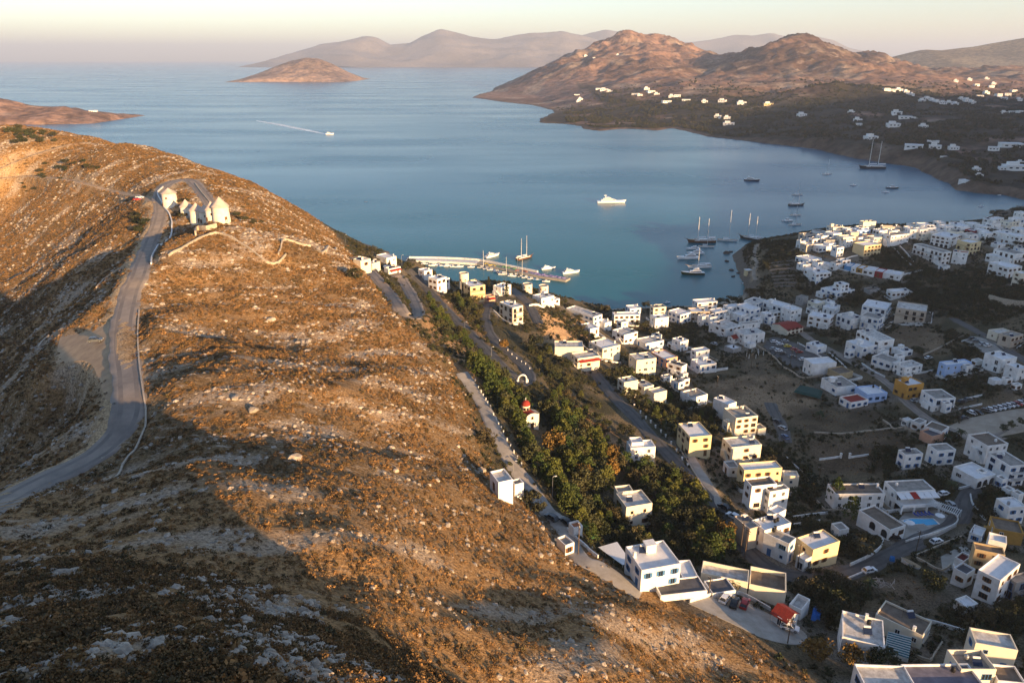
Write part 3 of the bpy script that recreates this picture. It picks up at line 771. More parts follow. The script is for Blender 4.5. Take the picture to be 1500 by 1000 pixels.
def box_shell(L, D, h, para, foot, step=None):
    """outer walls with a parapet standing round the roof"""
    mb = MB(); t = .22
    x, y = L / 2, D / 2
    o = [(-x, -y), (x, -y), (x, y), (-x, y)]; i = [(-x + t, -y + t), (x - t, -y + t), (x - t, y - t), (-x + t, y - t)]
    for k in range(4):
        a, b = o[k], o[(k + 1) % 4]; c, d = i[k], i[(k + 1) % 4]
        mb.quad((*a, -foot), (*b, -foot), (*b, h), (*a, h)); mb.quad((*a, h), (*b, h), (*d, h), (*c, h))
        mb.quad((*c, h), (*d, h), (*d, h - para), (*c, h - para))
    return mb
def fit(A, B, Cc, h):
    """rectangle whose roof corners A-B-C project to the given photo points when B's foot stands on the land"""
    b = ground(B[0], B[1], h)
    z = b[2]
    a = at_level(A[0], A[1], z); c = at_level(Cc[0], Cc[1], z)
    u = a[:2] - b[:2]; v = c[:2] - b[:2]
    lu = np.hypot(*u); lv = np.hypot(*v); au = math.atan2(u[1], u[0]); av = math.atan2(v[1], v[0])
    df = (av - au + math.pi) % (2 * math.pi) - math.pi
    tg = math.pi / 2 if df > 0 else -math.pi / 2
    pu = abs(A[0] - B[0]); pv = abs(Cc[0] - B[0])
    wu = pv / (pu + pv + 1e-6)
    au -= (tg - df) * wu; av += (tg - df) * (1 - wu)
    lu = min(max(lu * max(math.cos((tg - df) * wu), .6), 2.5), 42); lv = min(max(lv * max(math.cos((tg - df) * (1 - wu)), .6), 2.5), 42)
    return b, (math.cos(au), math.sin(au)), (math.cos(av), math.sin(av)), lu, lv
HOUSES = []
YARDS = []
def house(label, A, B, Cc, h, wall='white', roof='r_white', fl='', fr=None, para=.5, cat='house', name=None, group='houses of the bay village', seed=None, foot=3.0):
    r = random.Random(int(A[0] * 13 + B[1] * 7) if seed is None else seed)
    h *= .92
    b, u, v, lu, lv = fit(A, B, Cc, h)
    zg = b[2] - h
    # local x runs along the B-C face (which faces the camera side), local y away from it
    ang = math.atan2(v[1], v[0])
    cx = b[0] + u[0] * lu / 2 + v[0] * lv / 2; cy = b[1] + u[1] * lu / 2 + v[1] * lv / 2
    # make local -y the B-C face
    nx, ny = -math.sin(ang), math.cos(ang)
    if nx * u[0] + ny * u[1] < 0: ang += math.pi
    root = thing(name or cat.replace(' ', '_'), label, cat, (cx, cy, zg), ang, group)
    L, D = lv, lu
    if 'g' in fl:
        mb = MB(); x, y = L / 2, D / 2; e = h - 1.3
        for p, q in (((-x, -y), (x, -y)), ((x, -y), (x, y)), ((x, y), (-x, y)), ((-x, y), (-x, -y))): mb.quad((*p, -foot), (*q, -foot), (*q, e), (*p, e))
        if 'G' in fl: mb.poly([(-x, -y, e), (x, -y, e), (0, -y, h)]); mb.poly([(x, y, e), (-x, y, e), (0, y, h)])
        else: mb.poly([(x, -y, e), (x, y, e), (x, 0, h)]); mb.poly([(-x, y, e), (-x, -y, e), (-x, 0, h)])
        mb.build('wall', M[wall], root)
        rb = MB(); o = .35
        if 'G' in fl:
            for s in (-1, 1): rb.quad((s * (x + o), -y - o, e - .12), (0, -y - o, h + .08), (0, y + o, h + .08), (s * (x + o), y + o, e - .12)); rb.quad((s * (x + o), -y - o, e - .24), (s * (x + o), -y - o, e - .12), (s * (x + o), y + o, e - .12), (s * (x + o), y + o, e - .24))
        else:
            for s in (-1, 1): rb.quad((-x - o, s * (y + o), e - .12), (x + o, s * (y + o), e - .12), (x + o, 0, h + .08), (-x - o, 0, h + .08)); rb.quad((-x - o, s * (y + o), e - .24), (x + o, s * (y + o), e - .24), (x + o, s * (y + o), e - .12), (-x - o, s * (y + o), e - .12))
        rb.build('roof', M[roof], root)
    else:
        box_shell(L, D, h, para, foot).build('wall', M[wall], root)
        rb = MB(); z = h - para; rb.quad((-L / 2 + .1, -D / 2 + .1, z), (L / 2 - .1, -D / 2 + .1, z), (L / 2 - .1, D / 2 - .1, z), (-L / 2 + .1, D / 2 - .1, z))
        roof_o = rb.build('roof', M[roof], root)
    frn = fr or r.choice(['white', 'blue', 'brown', 'brown', 'white'])
    W = WM[frn]
    fl_n = max(1, int(round(h / 3.1)))
    # openings on every face that looks towards the bay side of the camera
    faces = [((0, -1), L, D / 2, 0.0), ((-1, 0), D, L / 2, -math.pi / 2), ((1, 0), D, L / 2, math.pi / 2), ((0, 1), L, D / 2, math.pi)]
    for fi, (nv, fw, off, rot) in enumerate(faces):
        wx = nv[0] * math.cos(ang) - nv[1] * math.sin(ang); wy = nv[0] * math.sin(ang) + nv[1] * math.cos(ang)
        if wx * -cx + wy * -cy < -15: continue
        if 'n' in fl and fi == 0: continue
        if 'N' in fl and fi != 0: continue
        if 'x' in fl: continue
        cols = int(fw / (3.0 if fi == 0 else 3.4))
        if cols < 1: cols = 1 if fw > 2.4 else 0
        for s in range(fl_n):
            zc = h - .5 - (fl_n - s - .5) * ((h - .5) / fl_n)
            if zc < .8: continue
            for k in range(cols):
                if r.random() < (.22 if 'N' not in fl else .05): continue
                x = -fw / 2 + fw * (k + .5) / cols + r.uniform(-.25, .25)
                if 'a' in fl and fi == (0 if 'A' not in fl else 1) and s == 0: key = 'arch'
                elif s == 0 and r.random() < .25: key = 'door'
                elif 'b' in fl and r.random() < .5: key = 'balcony_door'
                else: key = r.choices(['window', 'wide', 'small'], [6, 1.4, 1.2])[0]
                if key == 'arch' and fw / cols < 2.7: key = 'window'
                me = W[key]
                dz = {'door': -.25, 'balcony_door': -.25, 'arch': -.1}.get(key, .1)
                px = -nv[1] * 0; 
                lx = nv[0] * off + (-nv[1]) * x; ly = nv[1] * off + nv[0] * x
                put(me, me.name, root, (lx, ly, zc + dz), math.atan2(nv[1], nv[0]) + math.pi / 2)
        if 'b' in fl and fi in ((0,) if 'B' not in fl else (1,)) and fw > 5:
            for s in range(1 if h < 5 else 0, fl_n):
                zb = h - .5 - (fl_n - s) * ((h - .5) / fl_n) + .15
                if zb < 1.5: continue
                mb = MB(); w2 = fw / 2 - .5
                mb.box(-w2, w2, -1.25, 0, zb - .16, zb, 0); rail_mesh_make(mb, -w2, w2, -1.2, zb, mi=1)
                rail = mb.build('balcony', [M[wall], M['dark_metal']], root)
                rail.location = (nv[0] * off, nv[1] * off, 0); rail.rotation_euler = (0, 0, math.atan2(nv[1], nv[0]) + math.pi / 2)
    if 'g' not in fl and 'z' not in fl and L > 4 and D > 4:
        zr = h - para
        def spot(): return (r.uniform(-L / 2 + 1.3, L / 2 - 1.3), r.uniform(-D / 2 + 1.3, D / 2 - 1.3), zr)
        if 's' in fl or r.random() < .45: put(SOLAR, 'solar_heater', root, spot(), -ang + r.uniform(-.2, .2))
        if 't' in fl or r.random() < .35: put(r.choice(TANKS), 'water_tank', root, spot())
        if 'T' in fl:
            p = spot(); put(TANKS[0], 'water_tank', root, p); put(TANKS[0], 'water_tank', root, (p[0] + 1.1, p[1] + .2, p[2]))
        if r.random() < .4: put(ANT, 'antenna', root, spot(), r.uniform(0, 3))
        if 'c' in fl or r.random() < .3: put(CHIM, 'chimney', root, (r.choice([-1, 1]) * (L / 2 - .6), r.uniform(-D / 3, D / 3), zr))
        if r.random() < .16 and L > 7 and D > 7:      # stair head
            p = spot(); mb = MB(); mb.box(-1.2, 1.2, -1.0, 1.0, 0, 2.1); mb.box(-1.3, 1.3, -1.1, 1.1, 2.1, 2.25)
            q = mb.build('stair_head', M[wall], root); q.location = (p[0] * .7, abs(p[1]) * .7, zr)
    if fl_n >= 2 and 'x' not in fl and 'n' not in fl and h > 4.5 and r.random() < .4 and D > 6:      # outside stair up the side wall
        mb = MB(); sd_ = 1 if math.cos(ang) * -cx + math.sin(ang) * -cy > 0 else -1; ns = 9; top = (h - .5) * (fl_n - 1) / fl_n
        for k in range(ns): y = -D / 2 + .3 + k * .42; mb.box(sd_ * L / 2, sd_ * (L / 2 + 1.15), y, y + .42, -foot, top * (k + 1) / ns)
        mb.box(sd_ * L / 2, sd_ * (L / 2 + 1.3), -D / 2 + .3 + ns * .42, min(D / 2, -D / 2 + 5.6), -foot, top)
        mb.quad((sd_ * (L / 2 + 1.3), -D / 2 + .3, .2), (sd_ * (L / 2 + 1.3), -D / 2 + .3 + ns * .42, top), (sd_ * (L / 2 + 1.3), -D / 2 + .3 + ns * .42, top + .9), (sd_ * (L / 2 + 1.3), -D / 2 + .3, 1.1)); mb.build('outside_stair', M[wall], root)
    if 'w' in fl or 'R' in fl:       # awning along the front
        mb = MB(); w2 = L / 2 - .4; z0 = min(h - .7, 2.9) if fl_n < 2 else h - 1.0
        mb.quad((-w2, 0, z0), (w2, 0, z0), (w2, -1.7, z0 - .55), (-w2, -1.7, z0 - .55)); mb.quad((-w2, -1.7, z0 - .6), (w2, -1.7, z0 - .6), (w2, 0, z0 - .06), (-w2, 0, z0 - .06)); mb.quad((-w2, -1.7, z0 - .8), (w2, -1.7, z0 - .8), (w2, -1.7, z0 - .55), (-w2, -1.7, z0 - .55))
        q = mb.build('awning', M['red_cloth'] if 'R' in fl else M['blue_cloth'], root); q.location = (0, -D / 2 - .01, 0)
    root['_LD'] = 0; del root['_LD']
    HOUSES.append((cx, cy, max(L, D) / 2, L, D, ang, zg))
    if 'packed' not in group and 'annex' not in group and h > 3.5: YARDS.append((cx, cy, max(L, D) / 2, L, D, ang, zg, label))
    return root, L, D, h
H = house
# --- below the ridge, around the harbour
H('long low white building where the pier meets the shore', (562,371), (566,378), (579,374.5), 4.5)
H('cream flat house beside the upper hairpin road', (541,383), (545,386), (554,382), 4, 'cream')
H('small cream house at the top bend of the hairpin road', (522,378), (528,382), (541,378), 4, 'cream')
H('low house with a red awning by the hairpin parking place', (566,391), (569,394), (586,390), 3.5, 'white', 'r_maroon', 'R')
H('white stepped house at the harbour edge, first of its row', (617,393), (621,397), (632,394), 5.5)
H('taller white house in the harbour row, nearest the cream tower', (633,404), (640,409), (650,404), 7.5)
H('narrow white house closing the harbour row on the right', (648,406), (651,409), (656,406), 6)
H('yellow house with a terracotta base joined to a round cream tower', (674,412), (689,420), (711,417), 9, 'yellow', 'r_white', 'bc', 'brown')
H('white house behind cypress trees between cream tower and round mills', (722,418), (734,421), (749,416.5), 5.5)
H('low house with a red awning right of the yellow tower house', (709,432), (712,435), (725,433), 3.2, 'peach', 'r_grey', 'R')
H('tall cream house standing alone in the loop of the hairpin road', (732,442), (751,450.5), (766,447), 9.5, 'cream', 'r_white', 'bc', 'brown')
H('white house under the right round mill on the headland', (784,431), (793,437), (810,432), 4.5)
H('tiny white outbuilding at the tip of the mill headland', (809,436), (812,439), (818,436), 3)
H('unfinished cream roof terrace at the foot of the orange bank', (805,499), (813,508), (855,509), 4.5, 'cream', 'r_worn', 'n')
H('cream house with a red band below the orange bank', (842,516), (846.4,525), (878.4,520), 5.5, 'cream', 'r_worn', 'R', 'brown')
# --- along the beach
H('long white terrace with a stepped roof at the left end of the beach', (829,451), (869.6,464), (882.7,460), 6.5, 'white', 'r_worn', '', 'blue')
H('white house with an outside stair at the end of the long terrace', (882,467), (886,473), (893,469), 5)
H('low white flat house below the long terrace', (855,473.6), (864.8,481.5), (876,478), 4.2)
H('wide white beach house with a taller block behind it', (893,457), (900,461.5), (938,461), 6)
H('tall white block with a grey side behind the wide beach house', (917,447), (923,452), (939,450.5), 10)
H('cream upper house right of the tall grey-sided beach block', (953,446.4), (957.6,450.4), (976,449), 9.5, 'cream', 'r_grey')
H('plain white cube with one dark window in front of the cream beach house', (953,461), (960,466), (980,464), 8, 'white', 'r_white')
H('white house left of the beige three-window house at the beach', (981,454), (996.8,461), (1010,456), 7)
H('beige house with three brown windows in the beach row', (1008.8,450.8), (1012.8,456.4), (1040,455.6), 7, 'beige', 'r_white', 'N', 'brown')
H('largest bright white block at the water in the beach row', (1015,438.5), (1022,443.5), (1051,441), 8.5)
H('white house with a palm in front right of the beige beach house', (1044,452), (1048,457), (1064,453), 7)
H('white house on the waterfront between palm and hotel row', (1062,446), (1067,450), (1085,447), 7)
H('white two-storey house with a lower front wing left of the hotel row', (1080,445.5), (1099,453.5), (1112.8,450), 8)
H('low front wing of pale blue-white walls near the hotel row', (1072,458), (1085.6,462), (1099,458), 5, 'white', 'r_white', '', 'blue')
H('white hotel wing with a pale roof nearest the rocky point', (1090,440), (1108,444.5), (1122,438.5), 7, 'white', 'r_worn', 'b', cat='hotel', name='hotel')
H('middle wing of the stepped white hotel row', (1119,440.4), (1145.6,449), (1155,444.4), 8, 'white', 'r_white', 'bB', cat='hotel', name='hotel')
H('right-hand end block of the stepped white hotel row', (1149.6,448.4), (1159,454.5), (1171,450), 9.5, 'white', 'r_white', '', cat='hotel', name='hotel')
H('white flat house with a mottled grey roof behind the red-tiled corner', (1039.5,472), (1063,481.5), (1084.8,476), 6, 'white', 'r_worn')
H('grey-roofed shed between the mottled house and the hotel row', (1084,471.6), (1086.4,474.5), (1113.6,471.6), 4, 'white', 'r_grey')
H('two-storey white house with a small red-tiled corner roof', (1077.6,482), (1090,490.5), (1120,486), 7, 'white', 'r_worn', 's')
H('red-tiled lean-to on the corner of a two-storey white house', (1069,489), (1075,493), (1081,490), 5, 'white', 'r_red', 'g')
H('long cream hall with a bright red tiled gable roof', (1130.7,471), (1154,480.4), (1177.6,476), 5.2, 'cream', 'r_red', 'gN', 'brown', cat='hall', name='hall')
H('low grey shed at the edge of the dry field', (1062.4,506), (1074.4,511.5), (1084.8,507.6), 3, 'grey', 'r_white', 'x')
H('small white shed beside the village car park', (1092,500), (1099,504), (1106,501), 3)
# --- between the beach and the hillside
H('white house with dark roof patch left of the dry field', (983.5,495.6), (996.8,500.5), (1009.6,497.7), 6.5)
H('white square house with two dark windows beside the dry field', (1011.7,510.5), (1020,515), (1040,512), 6)
H('low white house with a bluish roof by the dry field wall', (1012,526), (1025.6,535), (1050,531.6), 4, 'white', 'r_white', '', 'blue')
H('white house with red window awnings at the dry field corner', (973.6,532.8), (999,536.5), (1015,535), 6.5, 'white', 'r_brown', '', 'brown')
H('white cube house at the right edge of the village car park', (1180,502), (1198,508.5), (1213,506), 4.5)
H('big white flat house below the village car park', (1184.8,524), (1190.4,533), (1224.8,529.6), 7.5, 'white', 'r_white', 'n')
H('cream house with a bare upper wall above the tree hollow', (872.8,497.6), (883,510.5), (905.6,503), 6, 'cream', 'r_white')
H('white house with a brown porch below the low white terrace', (908.8,480), (914.4,490.5), (931,484), 6, 'white', 'r_worn', '', 'brown')
H('spread-out low white house in the middle of the gardens', (941,494), (946,503), (971,497), 4, 'white', 'r_worn')
H('large pale house with an outside stair across its front', (922,518), (932.8,527.5), (961.6,524), 8, 'cream', 'r_worn', '', 'white')
H('flat house with a peach and yellow front behind the stair house', (953.6,515), (973.6,526), (992.8,522), 5.5, 'peach', 'r_white')
H('small grey-roofed outbuilding below the red-awning house', (969,549), (972.8,552.5), (984.8,550), 3, 'white', 'r_grey')
H('low white house with a dark flat roof in the gardens', (982.4,556), (994.4,560.5), (1004,557.6), 4, 'white', 'r_grey')
H('cube-shaped annex behind the dark flat garden roof', (996,552), (1003,555.5), (1011,554), 4.2, 'white', 'r_brown')
H('grey-roofed villa standing among olive trees', (994,574.4), (1012.8,583), (1039,578), 4.5, 'white', 'r_grey', 'c')
H('stepped pale house behind pines, highest of its terrace', (906.4,552.8), (914.4,560), (934.4,556), 6, 'cream', 'r_worn', 'n')
H('stepped pale house behind pines, middle of its terrace', (935,559), (944,567), (956,562.4), 6, 'cream', 'r_worn', 'n')
H('sunlit cream house at the lower end of the stepped terrace', (950.4,569.6), (958.4,576), (976.3,571), 5.5, 'cream', 'r_worn', 'n')
H('tall windowless white block behind the yellow villa', (1044.8,582.7), (1066.4,592.5), (1080,588.5), 8.5, 'white', 'r_white', 'x')
H('sunlit yellow villa with two rows of windows and a high parapet', (1062,596.8), (1078.4,612.3), (1110,608), 8.5, 'cream', 'r_grey', 'N', 'brown', para=.8)
H('low yellow wing on the left of the yellow villa', (1060.5,615), (1066.4,619.5), (1078,616), 5, 'cream', 'r_white')
H('low cream garden annex on the right of the yellow villa', (1110,620), (1111,628), (1122,626), 3.2, 'cream', 'r_grey', 'x')
H('tall lit yellow house with a recessed porch above the concrete lane', (990.7,620), (1011,640), (1043.5,637.6), 9, 'yellow', 'r_white', 's', 'brown')
H('wide house with solar panel rows on its white roof', (1052,641.6), (1072,655), (1118.4,652.8), 7, 'cream', 'r_worn', 's', 'brown')
H('white lit house with a round window beside the pine grove', (916,645.6), (924,656), (960.8,654), 5.5, 'white', 'r_white')
H('raised white room on the roof of the round-window house', (922.4,640), (925.6,648), (943,647), 7, 'white', 'r_white', 'x')
H('yellow apartment house with a broad white roof', (1084.8,677.6), (1090.4,688.5), (1145.6,684), 8, 'yellow', 'r_white', '', 'brown')
H('cream stair wing on the right of the yellow apartment house', (1146,688), (1149,696), (1171,697), 5, 'cream', 'r_worn')
H('white house with a brown felt roof below the yellow apartment house', (1096,700), (1101.6,712), (1137.6,707), 9.5, 'white', 'r_brown', '')
H('tall white front house with lit upper corner near the road bend', (1123.5,712.8), (1128,720), (1155.5,714), 9, 'white', 'r_grey')
H('small grey-roofed house left of the yellow apartment house', (1060.8,675), (1068,684.5), (1083,683), 4, 'white', 'r_grey')
H('grey concrete house with a plain flat roof inside the road bend', (1078,755), (1098.4,774.4), (1113.6,768), 8, 'beige', 'r_grey', 'x')
H('big white house with a long white roof inside the road bend', (1103,760.8), (1120,776.5), (1157.6,764), 8, 'white', 'r_white', 'sT')
H('raised white rear block of the big white road-bend house', (1124,745.6), (1138.4,752.5), (1153.6,746.4), 9.5, 'white', 'r_white', 'x')
H('white house with two black tanks on a grey roof at the road bend', (1117,781.6), (1156,796.5), (1172.8,790.4), 7.5, 'white', 'r_grey', 'T', 'blue')
H('yellow house with terracotta trim and white roof at the road bend', (1169.6,786), (1191.5,805), (1228,790), 7, 'yellow', 'r_white', 's', 'brown')
H('white glazed corner pavilion in front of the yellow trimmed house', (1164.8,814.4), (1178.4,820.5), (1200,812.8), 4.2, 'white', 'r_white', 'b')
H('tiny white chapel-like shed in the walled garden', (1217,766), (1229.6,776), (1244.8,774), 3, 'white', 'r_grey', 'x')
# --- hotel and pool
H('left hotel block with brown roof and a row of doors on two floors', (1214.4,708), (1224,723), (1296.8,722), 6.3, 'white', 'r_brown', 'N', 'white', cat='hotel', name='hotel')
H('right hotel block with a worn flat roof and vents', (1296,704), (1312.8,720), (1370.4,717), 7.5, 'white', 'r_grey', 'n', 'white', cat='hotel', name='hotel')
H('low arched pool house with a grey roof beside the swimming pool', (1255,747), (1304,776), (1331,771), 4.2, 'white', 'r_brown', 'aA', cat='pool house', name='pool_house')
# --- right of the fields
H('white hall with a wide grey concrete roof beside the green netting', (1203,553), (1226,567), (1256,564), 5, 'white', 'r_grey', '', 'blue')
H('brown-roofed store behind the grey hall', (1209,540), (1230,547.5), (1254,545.6), 4, 'tan', 'r_brown', 'x')
H('pale blue house with a clean white roof', (1251,566), (1271,577.5), (1301.6,575.5), 5, 'blue', 'r_white', 'N', 'blue')
H('red flat-roofed annex in front of the pale blue house', (1232,580), (1246.4,589.5), (1271,584), 3.5, 'white', 'r_red', 'z')
H('orange two-storey house with solar panels on its roof', (1312,554.8), (1330.4,564.5), (1353.6,560.7), 8, 'orange', 'r_white', 's', 'brown')
H('white villa with upper terrace beside the orange house', (1348,570.8), (1370.4,584), (1401.6,583), 6.5, 'white', 'r_grey', 'b', 'blue')
H('lower white terrace wing in front of the villa by the orange house', (1347,586), (1367,595), (1401.6,593), 3, 'white', 'r_white')
H('white terraced house along the village street, upper end', (1278.4,521), (1306.4,531), (1317.6,525), 5, 'white', 'r_grey')
H('white terraced house with a red-tiled corner along the village street', (1305.6,532), (1326,538.5), (1356.8,535.6), 5.5, 'white', 'r_worn')
H('light blue and white house with twin outside stairs', (1379,529), (1386.4,534.5), (1422,529.5), 7, 'blue', 'r_white', 's', 'white')
H('big white complex with roof tanks at the right edge of the street', (1443,516.4), (1468,526.5), (1490,522.8), 8, 'white', 'r_white', 'Tb')
H('white wing at the photo edge next to the big white complex', (1475,532), (1492,540), (1503,537), 7, 'white', 'r_white')
H('small white cube in front of the big white complex', (1450.4,552.4), (1458.4,557.5), (1468.8,555.6), 3, 'white', 'r_white', 'x')
H('beige house with a grey side near the right-hand car park', (1463,488), (1482,493.5), (1502,490), 6.5, 'beige', 'r_grey', 'b')
H('long cream roof above the right-hand car park', (1452,482), (1462,488), (1480,484), 5, 'cream', 'r_worn')
H('front white house of the stepped pair on the village street', (1241,498.7), (1264,509), (1285,503.7), 6.5, 'white', 'r_white', '', 'blue')
H('rear and taller white house of the stepped pair on the village street', (1259.5,483), (1288,499), (1307.5,495), 8, 'white', 'r_worn', '', 'brown')
H('white garage at the corner of the walled field', (1308,508), (1321.6,515), (1336,512), 3.5, 'white', 'r_white', 'N')
H('white hotel with a blue awning along its top floor', (1263,447), (1299,453), (1308,444), 9, 'white', 'r_white', 'b', 'blue', cat='hotel', name='hotel')
H('balconied white front block below the blue awning hotel', (1260.5,462), (1288,467), (1301.6,463), 8, 'white', 'r_grey', 'bB', 'blue')
H('long beige apartment block with a pale flat roof', (1312.8,451), (1357.6,456.5), (1370,448), 7.5, 'beige', 'r_worn', 'bB', 'brown', cat='apartment block', name='apartment_block')
H('white house with dark windows left of the blue awning hotel', (1184,461), (1215,467), (1222,461), 7, 'white', 'r_white', 'B', 'brown')
H('white balconied house directly left of the blue awning hotel', (1229.6,459), (1247,467.5), (1260,462), 7.5, 'white', 'r_worn', 'b', 'blue')
H('white open-porch house behind the dark-windowed house', (1205,449), (1222.4,452.5), (1232,447), 5, 'white', 'r_white')
H('cream cube house at the head of the gully', (1185,440), (1196,444.5), (1206.4,441), 5, 'cream', 'r_white')
H('grey plastered house at the mouth of the gully', (1167,433.6), (1176,436.5), (1181.6,433), 6, 'grey', 'r_grey')
H('white chapel house with a small arched belfry', (1208.4,420.4), (1226,429), (1243,421), 5.5, 'white', 'r_white')
H('raised rear room beside the small arched belfry', (1225,413), (1232.4,417), (1240.7,414), 8.5, 'white', 'r_white')
H('low white stepped annex left of the chapel house', (1198,426), (1205,429.5), (1211.6,426), 4)
H('white house with a cream gable above the beige apartment block', (1296.4,423.6), (1307.6,427), (1334,426), 5, 'white', 'r_white', '', 'brown')
H('ruined grey stone hut left of the cream-gabled house', (1271,421), (1275,425), (1286,422), 3.5, 'grey', 'r_brown', 'x')
# --- the row of coloured cottages
for lab, p, q, w in [('blue cottage at the left end of the coloured row', (1237,389), (1246.8,390.5), 'strong_blue'), ('narrow white cottage between the blue and ochre ones', (1247.2,390.6), (1254,391.8), 'white'),
                     ('ochre cottage in the coloured row', (1254.4,391.9), (1263,393.6), 'ochre'), ('long white cottage between the ochre and red ones', (1263.4,393.7), (1280.6,396.6), 'white'),
                     ('dark red cottage in the coloured row', (1281,396.7), (1293,398.8), 'red_paint'), ('white cottage right of the dark red one', (1293.4,398.9), (1303,400.6), 'white'), ('white end cottage of the coloured row with a long wall', (1303.4,400.7), (1319,403.2), 'white')]:
    H(lab, (p[0] + 5, p[1] - 5), p, q, 4.2, w, 'r_white', 'Nz', 'brown')
# --- the hill of houses
H('white terraced house with a wide roof above the rocky beach', (1185,392.4), (1195,400), (1215.6,397), 8, 'white', 'r_white')
H('flat greyish white terrace above the coloured row', (1204,380), (1222,390), (1250,381), 4, 'white', 'r_white', 'z')
H('small white house at the top of the beach steps', (1172,374), (1185,381), (1199,377), 5)
H('yellow mansion with tall windows on the hill of houses', (1248,355.6), (1267,360), (1294,358), 9, 'yellow', 'r_white', 'cN', 'brown', cat='mansion', name='mansion')
H('tall white house with a bare side right of the yellow mansion', (1295.6,340.4), (1305.7,345), (1327.6,341), 10, 'white', 'r_grey', '')
H('pinkish house at the seaward corner of the hill', (1175.6,341), (1178,344), (1195,342), 8, 'beige', 'r_grey')
H('white cube below the pinkish corner house', (1189.5,348), (1190.8,350.5), (1203.6,349), 7)
H('low white house with three small windows on the hill', (1192,358), (1200,361.5), (1221,360.4), 5)
H('small white house lowest on the seaward corner', (1171,351), (1173,353.5), (1184.4,352.4), 6)
H('cream house at the seaward brow of the hill', (1215.6,330), (1219.6,333), (1235.6,331.6), 8, 'cream', 'r_grey')
H('white house with a bluish shade below the seaward brow', (1210,339), (1221,342.5), (1232.4,340.4), 8)
H('cream house left of the yellow mansion', (1230,344.4), (1235.6,347.5), (1252.4,346), 8, 'cream', 'r_white')
H('blue painted house near the top of the hill', (1253,335), (1255.6,337), (1275,336.4), 7, 'blue', 'r_white', 'N')
H('yellow cube house on the very top of the hill', (1263,323), (1265,325), (1283,324), 8, 'cream', 'r_grey', 'x')
H('house with a red flat roof behind the yellow mansion', (1268,342), (1271,345), (1282,344), 6, 'cream', 'r_red', 'z')
H('cream house between the red roof and the tall white house', (1275.6,345), (1280.4,348), (1292.4,346.8), 7, 'cream', 'r_white')
H('grey flat house between the low white and cream houses', (1204.4,348.4), (1210,351.5), (1229,351), 6, 'grey', 'r_grey')
H('long grey-cream house along the skyline of the hill', (1291.6,330), (1293,332), (1322,332.4), 6, 'beige', 'r_worn')
H('white house between the blue house and seaward brow', (1238,333), (1241,335.5), (1253,334.5), 7)
H('white stepped house on the skyline, left of three', (1324,331), (1334,336), (1344,336), 8)
H('white stepped house on the skyline, middle of three', (1343.5,333), (1348,336), (1356,334.5), 8)
H('white stepped house on the skyline, right of three', (1349,326), (1353.6,330), (1367,329), 8)
H('white cube with a dark awning on the skyline', (1371.7,323.5), (1375,326), (1384.4,325), 7)
H('wide white house with a pinkish terrace on the skyline', (1390,325), (1402,331), (1420.6,331.5), 8)
H('arcaded white house with pink arches left of the yellow apartments', (1365.6,343), (1392.4,348), (1402,341.6), 9, 'white', 'r_white', 'aA', 'brown')
H('cream house behind the arcaded white house', (1385.7,337), (1402,340), (1414,339), 8, 'cream', 'r_grey')
H('yellow apartment house with a grey balcony side on the right hill', (1402.5,351.6), (1422.6,356), (1438,353.6), 10, 'yellow', 'r_white', 'bB', 'brown', cat='apartment house', name='apartment_house')
H('white block with a terracotta parapet below the yellow apartments', (1395.8,369), (1418,370.5), (1428.6,369), 9, 'white', 'r_terracotta', '')
H('long white hotel with balcony rows stepping down the right hill', (1336,357.6), (1381.7,369.5), (1396.4,369), 10.5, 'white', 'r_grey', 'bB', 'brown', cat='hotel', name='hotel')
H('white house with terrace windows right of the tree hollow, upper', (1458,364), (1487.5,372), (1499.6,369), 8, 'white', 'r_grey', 'b')
H('lower white step of the house right of the tree hollow', (1446,371.7), (1478,379.5), (1490,375.7), 5, 'white', 'r_white')
H('bluish white two-storey house above the dark scrub slope', (1451.4,383.8), (1478,392), (1493,388.5), 8, 'white', 'r_white', '', 'brown')
H('cream tower house cut by the right edge above the scrub', (1489,397), (1496,400.5), (1504,398), 9, 'cream', 'r_white')
H('white house under the pines by the inner bay', (1440,319.5), (1450,321.5), (1470.8,319), 6)
H('white house below the inner bay pines', (1434,328.8), (1440.7,332), (1456.7,330), 7)
H('cream rounded house on the right skyline', (1466,322.8), (1479.5,325.5), (1493,323.5), 7, 'cream', 'r_worn')
H('long white row with many windows near the right edge', (1455.4,338), (1494,346.5), (1499,343.6), 8, 'white', 'r_white', 'B')
H('bluish white house at the right edge of the skyline', (1487,332), (1496,336), (1504,334), 8)
H('dark red house among white ones on the right hill', (1414,336), (1427,338.5), (1433,337), 6, 'red_paint', 'r_white', '', 'white')
H('white house right of the dark red house', (1432,334), (1439,337.5), (1447,336.5), 7)
H('tall white house at the upper right edge under pines', (1494,309), (1497,312), (1506,311), 8)
# --- right foreground
H('pale house with grey roof facing the gravel car park', (1353,624), (1380,632), (1396,626), 5, 'white', 'r_brown', 'z')
H('peach front wing of the house facing the gravel car park', (1351,629.5), (1365.6,639), (1381,632.5), 4, 'peach', 'r_dark', 'z')
H('white rear wing of the house facing the gravel car park', (1335,615.5), (1347,620), (1359,616), 4.5, 'white', 'r_grey')
H('white cube house with blue shutters in the scrub', (1315.4,658), (1326.8,666), (1353,664), 7, 'white', 'r_grey', 't', 'blue')
H('white two-storey house with notched parapet beside the blue-shutter cube', (1359.6,650), (1373,660), (1400.5,657.7), 7, 'white', 'r_grey', '', 'blue')
H('tall white house with yellow balcony undersides right of the palms', (1416.5,636), (1447,653), (1478.8,649.7), 8.5, 'white', 'r_brown', 'B', 'white')
H('tall white corner house with grey roof at the right edge', (1452.7,661.8), (1480,682.5), (1501,677), 9, 'white', 'r_grey', 'b', 'blue')
